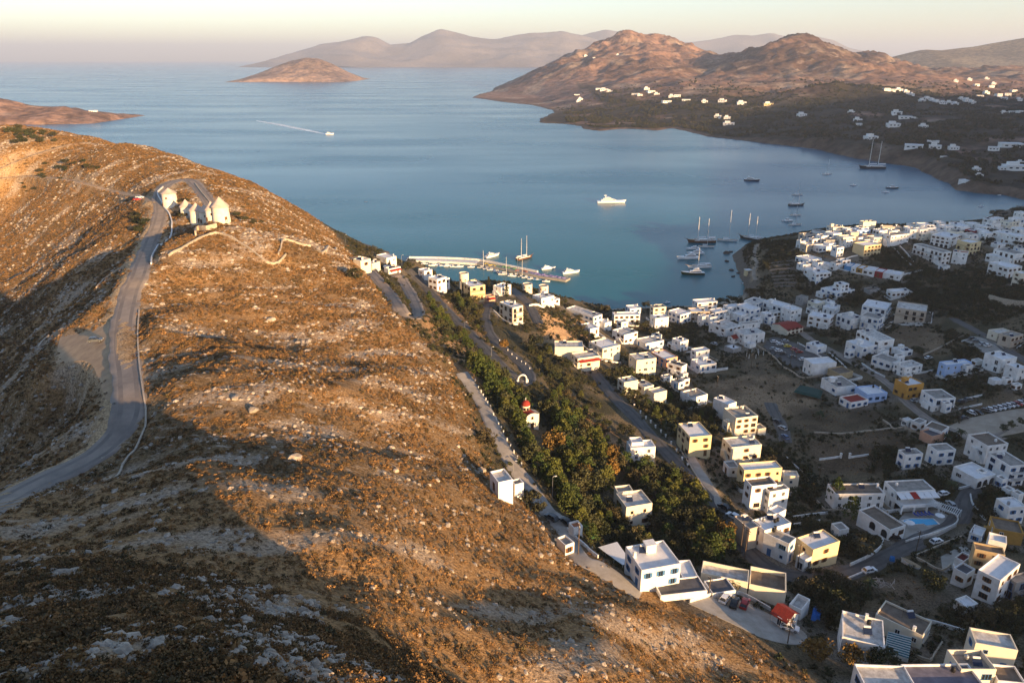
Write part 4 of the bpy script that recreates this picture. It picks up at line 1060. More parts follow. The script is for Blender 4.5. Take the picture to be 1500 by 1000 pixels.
H('single-storey villa with a broad white roof above the road', (1396,683), (1432,701.5), (1460.7,694.6), 4.5, 'white', 'r_white', 'a', 'white')
H('white house with a light blue side wall right of the road bend', (1461,728.8), (1478.8,743), (1503,740), 7, 'white', 'r_white', 't', 'blue')
H('ochre house with a flat roof terrace at the right edge', (1462,757), (1457,773.5), (1500,781), 5.5, 'ochre', 'r_brown', 'z')
H('tall tan house with a bare front wall', (1432,794), (1428.6,803.5), (1472.8,812), 9, 'tan', 'r_brown', 'N', 'brown')
H('white parapet room on the roof of the tan house', (1459.4,781), (1449,789), (1475,794), 11, 'white', 'r_white', 'x')
H('large white house with striped cornices and a long white roof', (1432.8,834), (1465.8,850), (1496,826), 8.5, 'white', 'r_white', 'z', 'brown')
H('small white cottage left of the striped-cornice house', (1396.8,831), (1416,841), (1430.4,833.4), 5, 'white', 'r_dark')
H('shed with a pale greenish sheet roof below the striped-cornice house', (1398,877), (1417,889), (1435,884.4), 3, 'white', 'r_white', 'x')
H('low hut with a maroon roof beside the tan house', (1398.6,816), (1412.4,822), (1425.6,815), 3, 'white', 'r_maroon', 'xz')
H('pale blue canopy-roofed store at the roadside', (1420,779), (1438,785), (1448.7,775), 3, 'white', 'r_white', 'z')
H('grey balconied house cut by the right edge', (1476,843), (1489,853), (1512,846), 6, 'grey', 'r_grey', 'b')
# --- bottom right
H('weathered white-roofed house with the teal pergola', (1234,932), (1296.5,947.7), (1302,910), 6.5, 'white', 'r_worn', 'n', 'white')
H('brown tiled roof terrace house behind the teal pergola', (1283,898), (1352,931), (1356,905), 4.2, 'cream', 'r_brown', '')
H('large plain cream house with a wedge roof at the bottom right', (1430,942), (1491.6,952), (1496,931), 7, 'cream', 'r_worn', 'z')
H('cream house with deep parapets at the bottom right', (1388,950.5), (1408.5,979.5), (1460,979.5), 7.5, 'cream', 'r_grey', '', 'blue', para=1.2)
H('purple-grey flat roof cut by the bottom edge', (1325.5,972), (1340,1003), (1440,1000), 5.5, 'white', 'r_purple', 't')
H('beige flat roof in the bottom edge next to the trees', (1267.6,972), (1267,1003), (1343,1006), 6.5, 'white', 'r_worn', 'z')
H('brown flat roof at the bottom right corner', (1461,972), (1462,996), (1503,1000), 5.5, 'white', 'r_brown', 'z')
# --- the upper road
H('white flat house at the cliff foot above the upper road', (714.8,690.7), (730,706.5), (752,702.4), 5, 'white', 'r_worn', 'cz', 'brown')
H('walled porch block right of the cliff-foot house', (752.4,703), (754,709.5), (767,706), 3.8, 'white', 'r_grey', 'xz')
H('lit cream house with two small windows in the pine grove', (901,722.4), (917.6,742.5), (956,736.6), 8, 'cream', 'r_worn', 's', 'brown')
H('raised rear room behind the cream pine grove house', (900.6,711.4), (905,720.6), (927.6,718), 8, 'cream', 'r_grey', 'x')
H('large white flat-roofed house beside the canopy on the upper road', (910,801), (940,835), (999.4,827), 6.2, 'white', 'r_white', 'sc', 'blue')
H('white side wing right of the large canopy house', (997,820), (1001,848), (1024,846), 3.2, 'white', 'r_white', 'z')
H('small white kiosk with a red awning at the lawn', (832.4,764.8), (840.4,773), (851.6,770.4), 3.2, 'white', 'r_terracotta', 'xz')
H('low concrete hut half sunk below the upper road', (813,788), (828.4,798.6), (839.6,796), 3, 'white', 'r_grey', 'z')
H('red-roofed garage beside the steep car park', (1131,891), (1153.6,904), (1172.8,892.5), 4, 'white', 'r_red', 'gG', 'white', cat='garage', name='garage')
H('cream walled roof terrace below the pine slope', (1023,819), (1027,838), (1096,853), 3.6, 'cream', 'r_worn', 'xz', para=.9)
H('cream stepped-parapet terrace next to the road bend', (1098,828), (1098,855), (1152,866), 3.6, 'cream', 'r_brown', 'xz', para=1.1)
H('narrow white walled yard beside the red-roofed garage', (1155,862), (1156,884), (1174,893), 3.2, 'white', 'r_worn', 'xz', para=1.0)
H('dark patio roof with white edging below the large canopy house', (958,850), (968,872), (1036,864), 1.2, 'white', 'r_dark', 'xz', para=.25, foot=.6)
H('grey paved patio with white edging above the parked cars', (1030,850), (1044,869), (1078,864), 1.2, 'white', 'r_dark', 'xz', para=.3, foot=.6)

def F(px, py, w, h, label, group, wallm='white', roofm='r_white', fl=''):
    H(label, (px - w * .5, py - 1.2), (px - w * .08, py + 1.8), (px + w * .5, py), h, wallm, roofm, fl, group=group)
FR = random.Random(8)
for px, py in [(1308,336),(1330,341),(1360,332),(1374,335),(1387,330),(1412,327),(1425,326),(1446,340),(1462,331),(1475,329),(1490,319),(1468,340),(1421,342),(1352,340),(1456,326),(1481,336),(1404,334),(1340,328),(1365,339),(1432,345)]:
    F(px, py, FR.uniform(12, 19), FR.choice([5, 6.5, 8]), 'white house packed among the skyline houses of the right hill', 'packed houses on the right skyline', FR.choice(['white'] * 5 + ['cream']), FR.choice(['r_white', 'r_white', 'r_grey']))
for px, py in [(1225,336),(1248,339),(1263,332),(1259,346),(1290,336),(1186,347),(1216,355),(1241,350),(1200,338),(1276,352),(1183,357),(1228,361),(1205,344)]:
    F(px, py, FR.uniform(12, 18), FR.choice([5, 6.5, 8]), 'pale house packed among the houses on the seaward hill', 'packed houses on the seaward hill', FR.choice(['white'] * 4 + ['cream', 'beige']), FR.choice(['r_white', 'r_grey']))
for px, py in [(1075,456),(1092,463),(1122,458),(1135,456),(1102,457),(1030,462),(1042,463),(1062,457),(1110,466),(1128,463),(970,455),(912,470)]:
    F(px, py, FR.uniform(14, 20), FR.choice([4, 5.5, 7]), 'white house squeezed into the rows behind the beach', 'packed houses behind the beach', 'white', FR.choice(['r_white', 'r_worn']))
for px, py in [(1190,452),(1202,460),(1214,441),(1188,392),(1212,388),(1226,384),(1178,386),(1236,380),(1197,404),(1200,383)]:
    F(px, py, FR.uniform(13, 20), FR.choice([3.5, 4.5, 6]), 'white stepped building on the slope under the seaward hill', 'packed houses under the seaward hill', 'white', FR.choice(['r_white', 'r_white', 'r_grey']))
for px, py, w in [(962,490,16),(985,502,14),(1318,520,16),(1295,513,15),(1246,512,13),(1330,548,12),(1418,534,14),(1432,527,18),(1476,553,16),(1490,562,14),(1330,614,14),(1388,590,14),(1440,690,12),(1480,716,16),(1494,722,14),(1470,700,14),(960,510,14),(1002,546,12),(1480,376,16),(1496,362,14),(1463,356,14),(1384,388,10)]:
    F(px, py, w, FR.choice([3, 3.5, 5]), 'low white annex or yard building wedged between larger houses', 'annexes between the houses', 'white', FR.choice(['r_white', 'r_grey', 'r_worn']))

# each small house between the larger ones is told by the house it stands beside
used = set()
for o in [q for q in C.objects if q.get('group', '').startswith(('packed houses', 'annexes'))]:
    for y in sorted(YARDS, key=lambda y: (y[0] - o.location.x) ** 2 + (y[1] - o.location.y) ** 2):
        if y[-1] not in used: break
    used.add(y[-1])
    o['label'] = ('low white annex beside the ' if o['group'].startswith('annex') else 'small pale house packed beside the ') + ' '.join(y[-1].split()[:10])
# ---------------------------------------------------------------- plants
# trodden yards round the houses, then the ground itself
yd = np.zeros(X.shape)
for cx, cy, hr, L_, D_, an, zg in HOUSES:
    i0 = max(int((cx - 34 - GX0) / GS), 0); i1 = int((cx + 34 - GX0) / GS); j0 = max(int((cy - 34 - GY0) / GS), 0); j1 = int((cy + 34 - GY0) / GS)
    xs, ys = X[j0:j1, i0:i1] - cx, Y[j0:j1, i0:i1] - cy
    lx = np.abs(xs * math.cos(an) + ys * math.sin(an)) - L_ / 2; ly = np.abs(-xs * math.sin(an) + ys * math.cos(an)) - D_ / 2
    dd = np.hypot(np.maximum(lx, 0), np.maximum(ly, 0)); yd[j0:j1, i0:i1] = np.maximum(yd[j0:j1, i0:i1], sstep(6.5, 1.5, dd + 5 * (n2[j0:j1, i0:i1] - .5)))
yc = lerp((.26, .225, .18), (.15, .125, .095), sstep(.4, .6, fbm(X, Y, 8, 3, 44)))
col[:] = col * (1 - .8 * yd[..., None] * (1 - hill[..., None])) + yc * (.8 * yd[..., None] * (1 - hill[..., None]))
M['land'] = land_mat('hill_ground', 1.9, (.45, .38, .30), (.42, .40, .38), .30, .4, .65)
stony = hill * (1 - dirt_mask) * (.35 + .65 * sstep(.4, .6, n1))
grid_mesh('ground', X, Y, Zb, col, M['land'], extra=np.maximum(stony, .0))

def leaf_mat(name, cols, rough=.8, trans=.0):
    m = bpy.data.materials.new(name); m.use_nodes = True
    nt = m.node_tree; N = nt.nodes; L = nt.links; b = N['Principled BSDF']
    b.inputs['Roughness'].default_value = rough; b.inputs['Specular IOR Level'].default_value = .15
    oi = N.new('ShaderNodeObjectInfo'); r = N.new('ShaderNodeValToRGB'); r.color_ramp.interpolation = 'LINEAR'
    e = r.color_ramp.elements
    while len(e) < len(cols): e.new(.5)
    for k, c in enumerate(cols): e[k].position = k / (len(cols) - 1); e[k].color = (*c, 1)
    L.new(oi.outputs['Random'], r.inputs['Fac'])
    ge = N.new('ShaderNodeNewGeometry'); mr = N.new('ShaderNodeMapRange'); mr.inputs['To Min'].default_value = .6; mr.inputs['To Max'].default_value = 1.35
    L.new(ge.outputs['Random Per Island'], mr.inputs['Value'])
    mx = N.new('ShaderNodeVectorMath'); mx.operation = 'SCALE'; L.new(r.outputs['Color'], mx.inputs[0]); L.new(mr.outputs['Result'], mx.inputs['Scale'])
    L.new(mx.outputs['Vector'], b.inputs['Base Color'])
    return m
M['shrub'] = leaf_mat('dry_shrub', [(.07, .05, .024), (.14, .082, .036), (.27, .145, .055), (.075, .06, .028), (.36, .195, .075), (.055, .052, .024)])
M['bush'] = leaf_mat('bush_leaves', [(.028, .036, .016), (.045, .048, .02), (.06, .055, .028), (.03, .034, .018), (.09, .07, .035)])
M['pine'] = leaf_mat('pine_needles', [(.038, .062, .018), (.07, .09, .022), (.12, .12, .028), (.045, .07, .02)])
M['olive'] = leaf_mat('olive_leaves', [(.05, .058, .026), (.075, .075, .035), (.04, .05, .022), (.095, .08, .036)])
M['rusty'] = leaf_mat('rusty_leaves', [(.20, .11, .025), (.16, .10, .03), (.24, .13, .03)])
M['palm'] = leaf_mat('palm_leaves', [(.03, .045, .02), (.04, .05, .022)])

def leaf_quad(mb, c, size, r, flat=.0):
    a = Vector((r.gauss(0, 1), r.gauss(0, 1), r.gauss(0, 1) * (1 - flat))).normalized(); b = a.orthogonal().normalized()
    b = Matrix.Rotation(r.uniform(0, 6.28), 3, a) @ b; d = a.cross(b)
    p = Vector(c); s = size * r.uniform(.6, 1.3)
    n = len(mb.v)
    mb.v += [tuple(p - b * s * .5), tuple(p + d * s * .45), tuple(p + b * s * .6), tuple(p - d * s * .45)]
    mb.f.append((n, n + 1, n + 2, n + 3)); mb.m.append(0)
def shrub_mesh(seed, n=46, size=.32):
    r = random.Random(seed); mb = MB()
    for _ in range(n):
        t = r.uniform(0, 6.28); z = r.random() ** .8; rad = math.sqrt(max(0, 1 - z * z)) * r.uniform(.55, 1.02)
        w = 1 + .25 * math.sin(t * 2 + seed)
        leaf_quad(mb, (rad * w * math.cos(t), rad * math.sin(t), z * .72 * r.uniform(.7, 1.05)), size, r)
    return mb.mesh('dry_shrub', M['shrub'])
def blob_mesh(seed, m, n=120, size=.26, lumps=5, name='bush'):
    r = random.Random(seed); mb = MB()
    L = [(r.uniform(-.5, .5), r.uniform(-.5, .5), r.uniform(.25, .75), r.uniform(.35, .6)) for _ in range(lumps)]
    for k in range(n):
        x, y, z, q = L[k % lumps]
        v = Vector((r.gauss(0, 1), r.gauss(0, 1), r.gauss(0, 1))).normalized() * q * r.uniform(.75, 1.05)
        leaf_quad(mb, (x + v.x, y + v.y, max(.02, z + v.z * .9)), size, r)
    return mb.mesh(name, m)
def rock_mesh(seed, name='stone', sub=2, m=None):
    r = random.Random(seed); bm = bmesh.new(); bmesh.ops.create_icosphere(bm, subdivisions=sub, radius=1)
    P = [(Vector((r.gauss(0, 1), r.gauss(0, 1), r.gauss(0, 1))).normalized(), r.uniform(.5, .85)) for _ in range(9)]
    for v in bm.verts:
        for nrm, d in P:
            k = v.co.dot(nrm)
            if k > d: v.co -= nrm * (k - d)
        v.co *= 1 + r.uniform(-.05, .05)
    for v in bm.verts: v.co.z *= .62
    me = bpy.data.meshes.new(name); bm.to_mesh(me); bm.free(); me.materials.append(m or M['rock'])
    return me
def scatter(name, P, scl, rot, meshes, rnd, kind='stuff', tilt=None):
    """one object of many small plants or stones, set on the land by geometry nodes"""
    colx = bpy.data.collections.new(name + '_kinds')
    for k, me in enumerate(meshes):
        o = bpy.data.objects.new('%s_kind_%02d' % (name, k), me); colx.objects.link(o)
    n = len(P)
    me = bpy.data.meshes.new(name); me.vertices.add(n); me.vertices.foreach_set('co', np.asarray(P, float).ravel())
    for nm, ty, val, key in (('scl', 'FLOAT', scl, 'value'), ('rot', 'FLOAT', rot, 'value'), ('pick', 'INT', rnd.randint(0, len(meshes), n), 'value')):
        a = me.attributes.new(nm, ty, 'POINT'); a.data.foreach_set(key, np.asarray(val))
    t = bpy.data.node_groups.new(name + '_scatter', 'GeometryNodeTree')
    t.interface.new_socket('Geometry', in_out='INPUT', socket_type='NodeSocketGeometry'); t.interface.new_socket('Geometry', in_out='OUTPUT', socket_type='NodeSocketGeometry')
    N = t.nodes; L = t.links
    gi = N.new('NodeGroupInput'); go = N.new('NodeGroupOutput'); ip = N.new('GeometryNodeInstanceOnPoints'); ci = N.new('GeometryNodeCollectionInfo')
    ci.inputs['Collection'].default_value = colx; ci.inputs['Separate Children'].default_value = True; ci.inputs['Reset Children'].default_value = True
    ip.inputs['Pick Instance'].default_value = True
    def attr(nm, ty):
        a = N.new('GeometryNodeInputNamedAttribute'); a.data_type = ty; a.inputs['Name'].default_value = nm; return a.outputs['Attribute']
    cx = N.new('ShaderNodeCombineXYZ'); L.new(attr('rot', 'FLOAT'), cx.inputs['Z'])
    L.new(gi.outputs[0], ip.inputs['Points']); L.new(ci.outputs[0], ip.inputs['Instance']); L.new(attr('pick', 'INT'), ip.inputs['Instance Index'])
    L.new(cx.outputs[0], ip.inputs['Rotation']); L.new(attr('scl', 'FLOAT'), ip.inputs['Scale']); L.new(ip.outputs[0], go.inputs[0])
    o = put(me, name); md = o.modifiers.new('scatter', 'NODES'); md.node_group = t
    return tag(o, kind=kind)
def bil(A, x, y):
    fx_ = np.clip((x - GX0) / GS, 0, NX - 1.001); fy_ = np.clip((y - GY0) / GS, 0, NY - 1.001)
    i = fx_.astype(int); j = fy_.astype(int); fx_ -= i; fy_ -= j
    return (A[j, i] * (1 - fx_) + A[j, i + 1] * fx_) * (1 - fy_) + (A[j + 1, i] * (1 - fx_) + A[j + 1, i + 1] * fx_) * fy_
# where nothing grows: roads, paths, yards, houses
bare = np.zeros(X.shape)
for k in LINES:
    hw = (ROADS.get(k) or PATHS.get(k))[1]
    bare = np.maximum(bare, sstep(hw + 1.3, hw + .4, pdist(LINES[k][::4], X, Y)))
for k in PATCH: bare = np.maximum(bare, inside(PATCH[k][0], X, Y) | (pdist(PATCH[k][0], X, Y, True) < .6))
bare = np.maximum(bare, dirt_mask * .93)
for cx, cy, hr, L_, D_, an, zg in HOUSES:
    i0 = int((cx - 26 - GX0) / GS); i1 = int((cx + 26 - GX0) / GS); j0 = int((cy - 26 - GY0) / GS); j1 = int((cy + 26 - GY0) / GS)
    xs, ys = X[j0:j1, i0:i1] - cx, Y[j0:j1, i0:i1] - cy
    lx = xs * math.cos(an) + ys * math.sin(an); ly = -xs * math.sin(an) + ys * math.cos(an)
    bare[j0:j1, i0:i1] = np.maximum(bare[j0:j1, i0:i1], (np.abs(lx) < L_ / 2 + 1.4) & (np.abs(ly) < D_ / 2 + 1.4))
field = np.zeros(X.shape)
for px, c, soft in ZONES[:6] + ZONES[11:12]:
    P = [ground(*p)[:2] for p in px]; field = np.maximum(field, inside(P, X, Y))
rs = np.random.RandomState(5)
cp_ = ground(779, 627)
for a_, r_ in ((0, 6.5), (6, 5.5), (12, 5.0), (17, 4.0)):      # the clearing in front of the chapel
    bare = np.maximum(bare, (np.hypot(X - cp_[0] * (1 - a_ / 260), Y - cp_[1] * (1 - a_ / 260)) < r_) * 1.0)
THICK_PX = [
 [(1285,392),(1340,385),(1380,398),(1440,395),(1505,415),(1505,470),(1430,475),(1385,465),(1365,448),(1310,425)],
 [(1084,366),(1130,354),(1168,352),(1178,378),(1150,385),(1120,395),(1096,392)],
 [(1150,400),(1180,400),(1235,415),(1300,418),(1300,445),(1260,452),(1230,440),(1180,430),(1160,420)],
 [(1270,364),(1312,363),(1345,388),(1375,398),(1320,398),(1285,385)],
 [(1160,864),(1215,852),(1255,882),(1245,905),(1225,940),(1180,905)],
 [(1260,690),(1300,645),(1330,690),(1400,705),(1390,725),(1340,705)],
 [(1425,722),(1460,715),(1475,755),(1450,775),(1425,755)],
 [(1370,895),(1440,905),(1505,880),(1505,930),(1400,938)],
 [(1370,545),(1440,542),(1470,560),(1460,578),(1400,570)],
 [(930,472),(1060,474),(1078,498),(1010,505),(960,492)],
 [(880,740),(1000,690),(1080,790),(1040,835),(960,800),(900,800)],
 [(1340,610),(1400,620),(1420,645),(1380,655),(1335,650)],
 [(1155,755),(1240,770),(1255,805),(1230,815)],
 [(1060,655),(1130,660),(1190,690),(1200,740),(1160,760),(1100,745)],
 [(1370,480),(1440,500),(1440,525),(1400,525)],
 [(1225,485),(1260,520),(1320,560),(1300,545),(1245,505)],
 [(800,455),(850,470),(900,520),(860,510)],
 [(880,545),(930,535),(1000,580),(1060,600),(1050,640),(980,640)],
]
def candidates(n, x0, x1, y0, y1):
    x = rs.uniform(x0, x1, n); y = rs.uniform(y0, y1, n)
    z = bil(Zb, x, y)
    dep = y * CP - (z - EYE) * SP; u = x / np.maximum(dep, 1) * FPX
    v = (-(z - EYE) * CP - y * SP) / np.maximum(dep, 1) * FPX * 1.0
    k = (dep > 8) & (np.abs(u) < 900) & (v < 640) & (v > -480)
    return x[k], y[k], z[k], dep[k]
# dry shrubs over the hill
xs, ys, zs_, ds = [], [], [], []
for n, lim in ((190000, (-90, 90, 18, 130)), (480000, (-455, 110, 60, 800))):
    x, y, z, d = candidates(n, *lim)
    if lim[0] == -455: k = (d > 90)
    else: k = (d <= 90)
    xs.append(x[k]); ys.append(y[k]); zs_.append(z[k]); ds.append(d[k])
x = np.concatenate(xs); y = np.concatenate(ys); z = np.concatenate(zs_); d = np.concatenate(ds)
pn = fbm(x * .8 + y * .6, (y * .8 - x * .6) * 2.5, 16, 4, 31); pf = fbm(x, y, 5, 3, 51)
dens = bil(hill, x, y) * (1 - bil(bare, x, y)) * (.25 + .75 * sstep(.68, .5, pn)) * sstep(.30, .42, pf + .04)
k = (rs.rand(len(x)) < dens) & (bil(sd, x, y) > 6)
x, y, z, d = x[k], y[k], z[k], d[k]
s = rs.uniform(.30, .62, len(x)) * (1 + .35 * sstep(120, 320, d)) * (1 + .7 * (rs.rand(len(x)) < .04))
scatter('dry_shrubs', np.c_[x, y, z - .06], s, rs.uniform(0, 6.28, len(x)), [shrub_mesh(q) for q in range(6)], rs)
NSHRUB = len(x)
# limestone showing between the shrubs
xs, ys, zs_, ds = [], [], [], []
for n, lim in ((70000, (-90, 90, 18, 130)), (190000, (-455, 110, 60, 800))):
    x, y, z, d = candidates(n, *lim); k = (d > 90) if lim[0] == -455 else (d <= 90)
    xs.append(x[k]); ys.append(y[k]); zs_.append(z[k]); ds.append(d[k])
x = np.concatenate(xs); y = np.concatenate(ys); z = np.concatenate(zs_); d = np.concatenate(ds)
pn = fbm(x * .8 + y * .6, (y * .8 - x * .6) * 2.5, 16, 4, 31); pf = fbm(x, y, 6, 3, 71)
k = (rs.rand(len(x)) < bil(hill, x, y) * (1 - bil(bare, x, y)) * np.maximum(sstep(.50, .66, pn), sstep(.54, .66, pf)) * .9) & (bil(sd, x, y) > 6)
x, y, z, d = x[k], y[k], z[k], d[k]
s = ((rs.rand(len(x)) ** 3) * .75 + .16) * (1 + .15 * sstep(110, 200, d))
scatter('loose_stones', np.c_[x, y, z - .02 - s * .12], s * (1 + .3 * sstep(120, 320, d)), rs.uniform(0, 6.28, len(x)), [rock_mesh(q, sub=1) for q in range(7)], rs)
# low scrub between the houses and on the slopes below the ridge
x, y, z, d = candidates(170000, -120, 640, 90, 900)
pf = fbm(x, y, 14, 3, 81)
dens = (1 - bil(hill, x, y)) * (1 - bil(bare, x, y)) * (1 - .93 * bil(field, x, y)) * sstep(.36, .56, pf) * (bil(sd, x, y) > 9)
k = rs.rand(len(x)) < dens * 1.3
x, y, z, d = x[k], y[k], z[k], d[k]
s = rs.uniform(.45, 1.25, len(x)) * (1 + .3 * (rs.rand(len(x)) < .15))
scatter('green_scrub', np.c_[x, y, z - .1], s, rs.uniform(0, 6.28, len(x)), [blob_mesh(q, M['bush'], 70, .34, 4) for q in range(5)], rs)
# thickets: the dark gullies and the headland
thick = np.zeros(X.shape)
for px in THICK_PX:
    P = [ground(*q)[:2] for q in px]; thick = np.maximum(thick, inside(P, X, Y))
x, y, z, d = candidates(150000, -60, 640, 100, 900)
k = rs.rand(len(x)) < bil(thick, x, y) * (1 - bil(bare, x, y)) * (bil(sd, x, y) > 5) * sstep(.28, .42, fbm(x, y, 9, 3, 101))
x, y, z = x[k], y[k], z[k]
scatter('thicket', np.c_[x, y, z - .1], rs.uniform(.7, 2.1, len(x)), rs.uniform(0, 6.28, len(x)), [blob_mesh(q + 90, M['bush'], 80, .3, 5) for q in range(5)], rs)
# dry grass tufts over the fields
x, y, z, d = candidates(60000, 60, 420, 120, 520)
k = rs.rand(len(x)) < bil(field, x, y) * (1 - bil(bare, x, y)) * .6 * sstep(.3, .55, fbm(x, y, 10, 3, 91))
x, y, z = x[k], y[k], z[k]
scatter('field_weeds', np.c_[x, y, z - .05], rs.uniform(.15, .5, len(x)), rs.uniform(0, 6.28, len(x)), [shrub_mesh(q + 30, 26, .5) for q in range(4)], rs)
# far woods and scrub across the bay
x = rs.uniform(150, 2600, 90000); y = rs.uniform(900, 3000, 90000)
ii = ((x + 350) / FS).astype(int); jj = ((y - 780) / FS).astype(int)
k = (fsd[jj, ii] > 14) & (rs.rand(len(x)) < (.10 + .90 * scr[jj, ii]) * sstep(.35, .55, fbm(x, y, 50, 3, 61)) * np.clip(1.4 - y / 3000, .25, 1)) & (np.abs(x / y) < .8)
x, y = x[k], y[k]; z = np.array([fhz(a, b) for a, b in zip(x, y)])
scatter('far_woods', np.c_[x, y, z - 1.0], rs.uniform(2.4, 6.0, len(x)), rs.uniform(0, 6.28, len(x)), [blob_mesh(q + 60, M['bush'], 60, .5, 4) for q in range(4)], rs)

# ---------------------------------------------------------------- trees, one by one
def trunk_mesh(h, r0, seed, limbs=4):
    r = random.Random(seed); mb = MB(); p = Vector((0, 0, -.4)); rad = r0
    for k in range(3):
        q = p + Vector((r.uniform(-.15, .15) * h / 4, r.uniform(-.15, .15) * h / 4, h / 3)); mb.tube(p, q, rad, rad * .78, 6); p = q; rad *= .78
        if k >= 1:
            for _ in range(limbs // 2):
                t = r.uniform(0, 6.28); e = p + Vector((math.cos(t), math.sin(t), .7)) * h * r.uniform(.22, .4); mb.tube(p, e, rad * .6, rad * .2, 5)
    return mb.mesh('trunk', M['bark'])
def crown_mesh(kind, seed, m):
    """leaf clumps spread through the crown, open between the clumps; unit tree: 1 m high in total"""
    r = random.Random(seed); mb = MB()
    cl = []
    if kind == 'pine':
        for k in range(26):
            z = .18 + .8 * (k / 25) ** .9; w = .34 * (1 - (z - .18) / .9) ** .75 * r.uniform(.6, 1.15) + .02; t = k * 2.4 + r.uniform(-.5, .5)
            cl.append((w * math.cos(t), w * math.sin(t), z + r.uniform(-.03, .03), r.uniform(.09, .15) * (1.15 - .5 * z), .6))
        n, sz = 950, .062
    elif kind == 'cypress':
        for k in range(22):
            z = .06 + .92 * k / 21; w = .055 * (1 - abs(z - .35) * .9); t = k * 2.4; cl.append((w * math.cos(t), w * math.sin(t), z, .085 * (1.05 - .75 * max(0, z - .35) / .65), 1.4))
        n, sz = 650, .05
    elif kind == 'round':
        for k in range(18):
            v = Vector((r.gauss(0, 1), r.gauss(0, 1), r.gauss(0, .8))).normalized() * r.uniform(.18, .36)
            cl.append((v.x * 1.15, v.y * 1.15, .62 + v.z * .85, r.uniform(.12, .2), .8))
        n, sz = 850, .075
    else:
        for k in range(12):
            v = Vector((r.gauss(0, 1), r.gauss(0, 1), 0)).normalized() * r.uniform(.1, .5)
            cl.append((v.x, v.y, r.uniform(.25, .75), r.uniform(.2, .32), .8))
        n, sz = 620, .1
    for k in range(n):
        x, y, z, q, e = cl[k % len(cl)]
        v = Vector((r.gauss(0, 1), r.gauss(0, 1), r.gauss(0, 1))).normalized() * q * r.uniform(.6, 1.08)
        leaf_quad(mb, (x + v.x, y + v.y, max(.04, z + v.z * e)), sz, r, .3)
    return mb.mesh('crown', m)
CR = {k: [crown_mesh(k, 10 * i + q, m) for q in range(4)] for i, (k, m) in enumerate([('pine', M['pine']), ('cypress', M['bush']), ('round', M['olive']), ('bush', M['bush'])])}
CR['rusty'] = [crown_mesh('round', 77 + q, M['rusty']) for q in range(2)]
CR['dark'] = [crown_mesh('round', 87 + q, M['bush']) for q in range(4)]
TR = {k: [trunk_mesh(hh, rr, q) for q in range(2)] for k, hh, rr in (('pine', .55, .028), ('cypress', .3, .02), ('round', .5, .032), ('bush', .2, .03), ('rusty', .5, .03), ('dark', .5, .035))}
TREES = []
NAMES = {'pine': ('pine_tree', 'pine tree'), 'cypress': ('cypress_tree', 'cypress'), 'round': ('olive_tree', 'tree'), 'bush': ('bush', 'bush'), 'rusty': ('rusty_tree', 'tree'), 'dark': ('broadleaf_tree', 'tree')}
tr = random.Random(3)
def tree(kind, p, h, label, group=None, w=1.0):
    nm, cat = NAMES[kind]
    o = thing(nm, label, cat, (p[0], p[1], p[2] - .1), tr.uniform(0, 6.28), group)
    sx = h * w * tr.uniform(.9, 1.12)
    put(tr.choice(CR[kind]), 'crown', o, scale=(sx, sx, h)); put(tr.choice(TR[kind]), 'trunk', o, scale=(sx, sx, h))
    TREES.append((p[0], p[1], h)); return o
def polygon_trees(px, n, kinds, h0, h1, label, group, gap=3.0, w=1.0, tries=40):
    P = [ground(*p) for p in px]; x0, x1 = min(p[0] for p in P), max(p[0] for p in P); y0, y1 = min(p[1] for p in P), max(p[1] for p in P)
    made = 0
    for _ in range(n * tries):
        if made >= n: break
        x, y = tr.uniform(x0, x1), tr.uniform(y0, y1)
        if not bool(inside([p[:2] for p in P], np.array([x]), np.array([y]))[0]): continue
        j, i = int((y - GY0) / GS), int((x - GX0) / GS)
        if bare[j, i] > .2 or bare[j - 1, i] > .5 or bare[j, i - 1] > .5 or sd[j, i] < 4: continue
        if any((x - a) ** 2 + (y - b) ** 2 < gap * gap for a, b, c in TREES): continue
        k = tr.choice(kinds)
        lab = label.replace('KIND', {'pine': 'feathery olive-green pine', 'round': 'round grey-green tree', 'cypress': 'slim dark cypress', 'bush': 'low dark bush', 'rusty': 'rusty orange-leaved tree', 'dark': 'dark bushy tree'}[k])
        tree(k, (x, y, hz(x, y)), tr.uniform(h0, h1) * (.5 if k == 'bush' else 1), lab, group + {'pine': ': pines', 'round': ': round trees', 'cypress': ': cypresses', 'bush': ': bushes', 'rusty': ': rusty trees', 'dark': ': dark trees'}[k], w * (1.5 if k == 'bush' else 1))
        made += 1
def T(kind, px, py, h, label, w=1.0, group=None): return tree(kind, ground(px, py), h, label, group, w)
# the ones that stand out
T('dark', 783, 512, 8, 'large dark tree below the tall cream hairpin house', 1.3)
T('rusty', 738, 512, 5.5, 'rust-brown bushy tree inside the lower hairpin bend', 1.2)
T('rusty', 1062, 800, 8.5, 'tall orange-leaved tree at the upper end of the road bend', .9)
T('rusty', 1197, 968, 6, 'ochre-leaved tree at the foot of the bare hillside', 1.2)
T('rusty', 1245, 975, 6, 'olive-gold tree in front of the weathered pergola house', 1.1)
T('dark', 1290, 985, 6.5, 'dark tree between the gold tree and the beige roof', 1.1)
T('dark', 712, 655, 5.5, 'dark spreading tree at the cliff edge above the upper road', 1.4)
T('dark', 782, 752, 7, 'broad green tree between cliff-foot house and upper road', 1.0)
T('dark', 1268, 812, 7, 'dense round tree in the walled corner by the pool house', 1.25)
T('dark', 1362, 868, 6.5, 'clipped round dark tree beside the white boat trailer', 1.2)
T('cypress', 742, 434, 8, 'cypress in front of the white house behind the cream tower', 1.3)
T('cypress', 716, 420, 7, 'cypress close to the round cream tower', 1.3)
T('cypress', 1188, 738, 8, 'dark cypress beside the left hotel block')
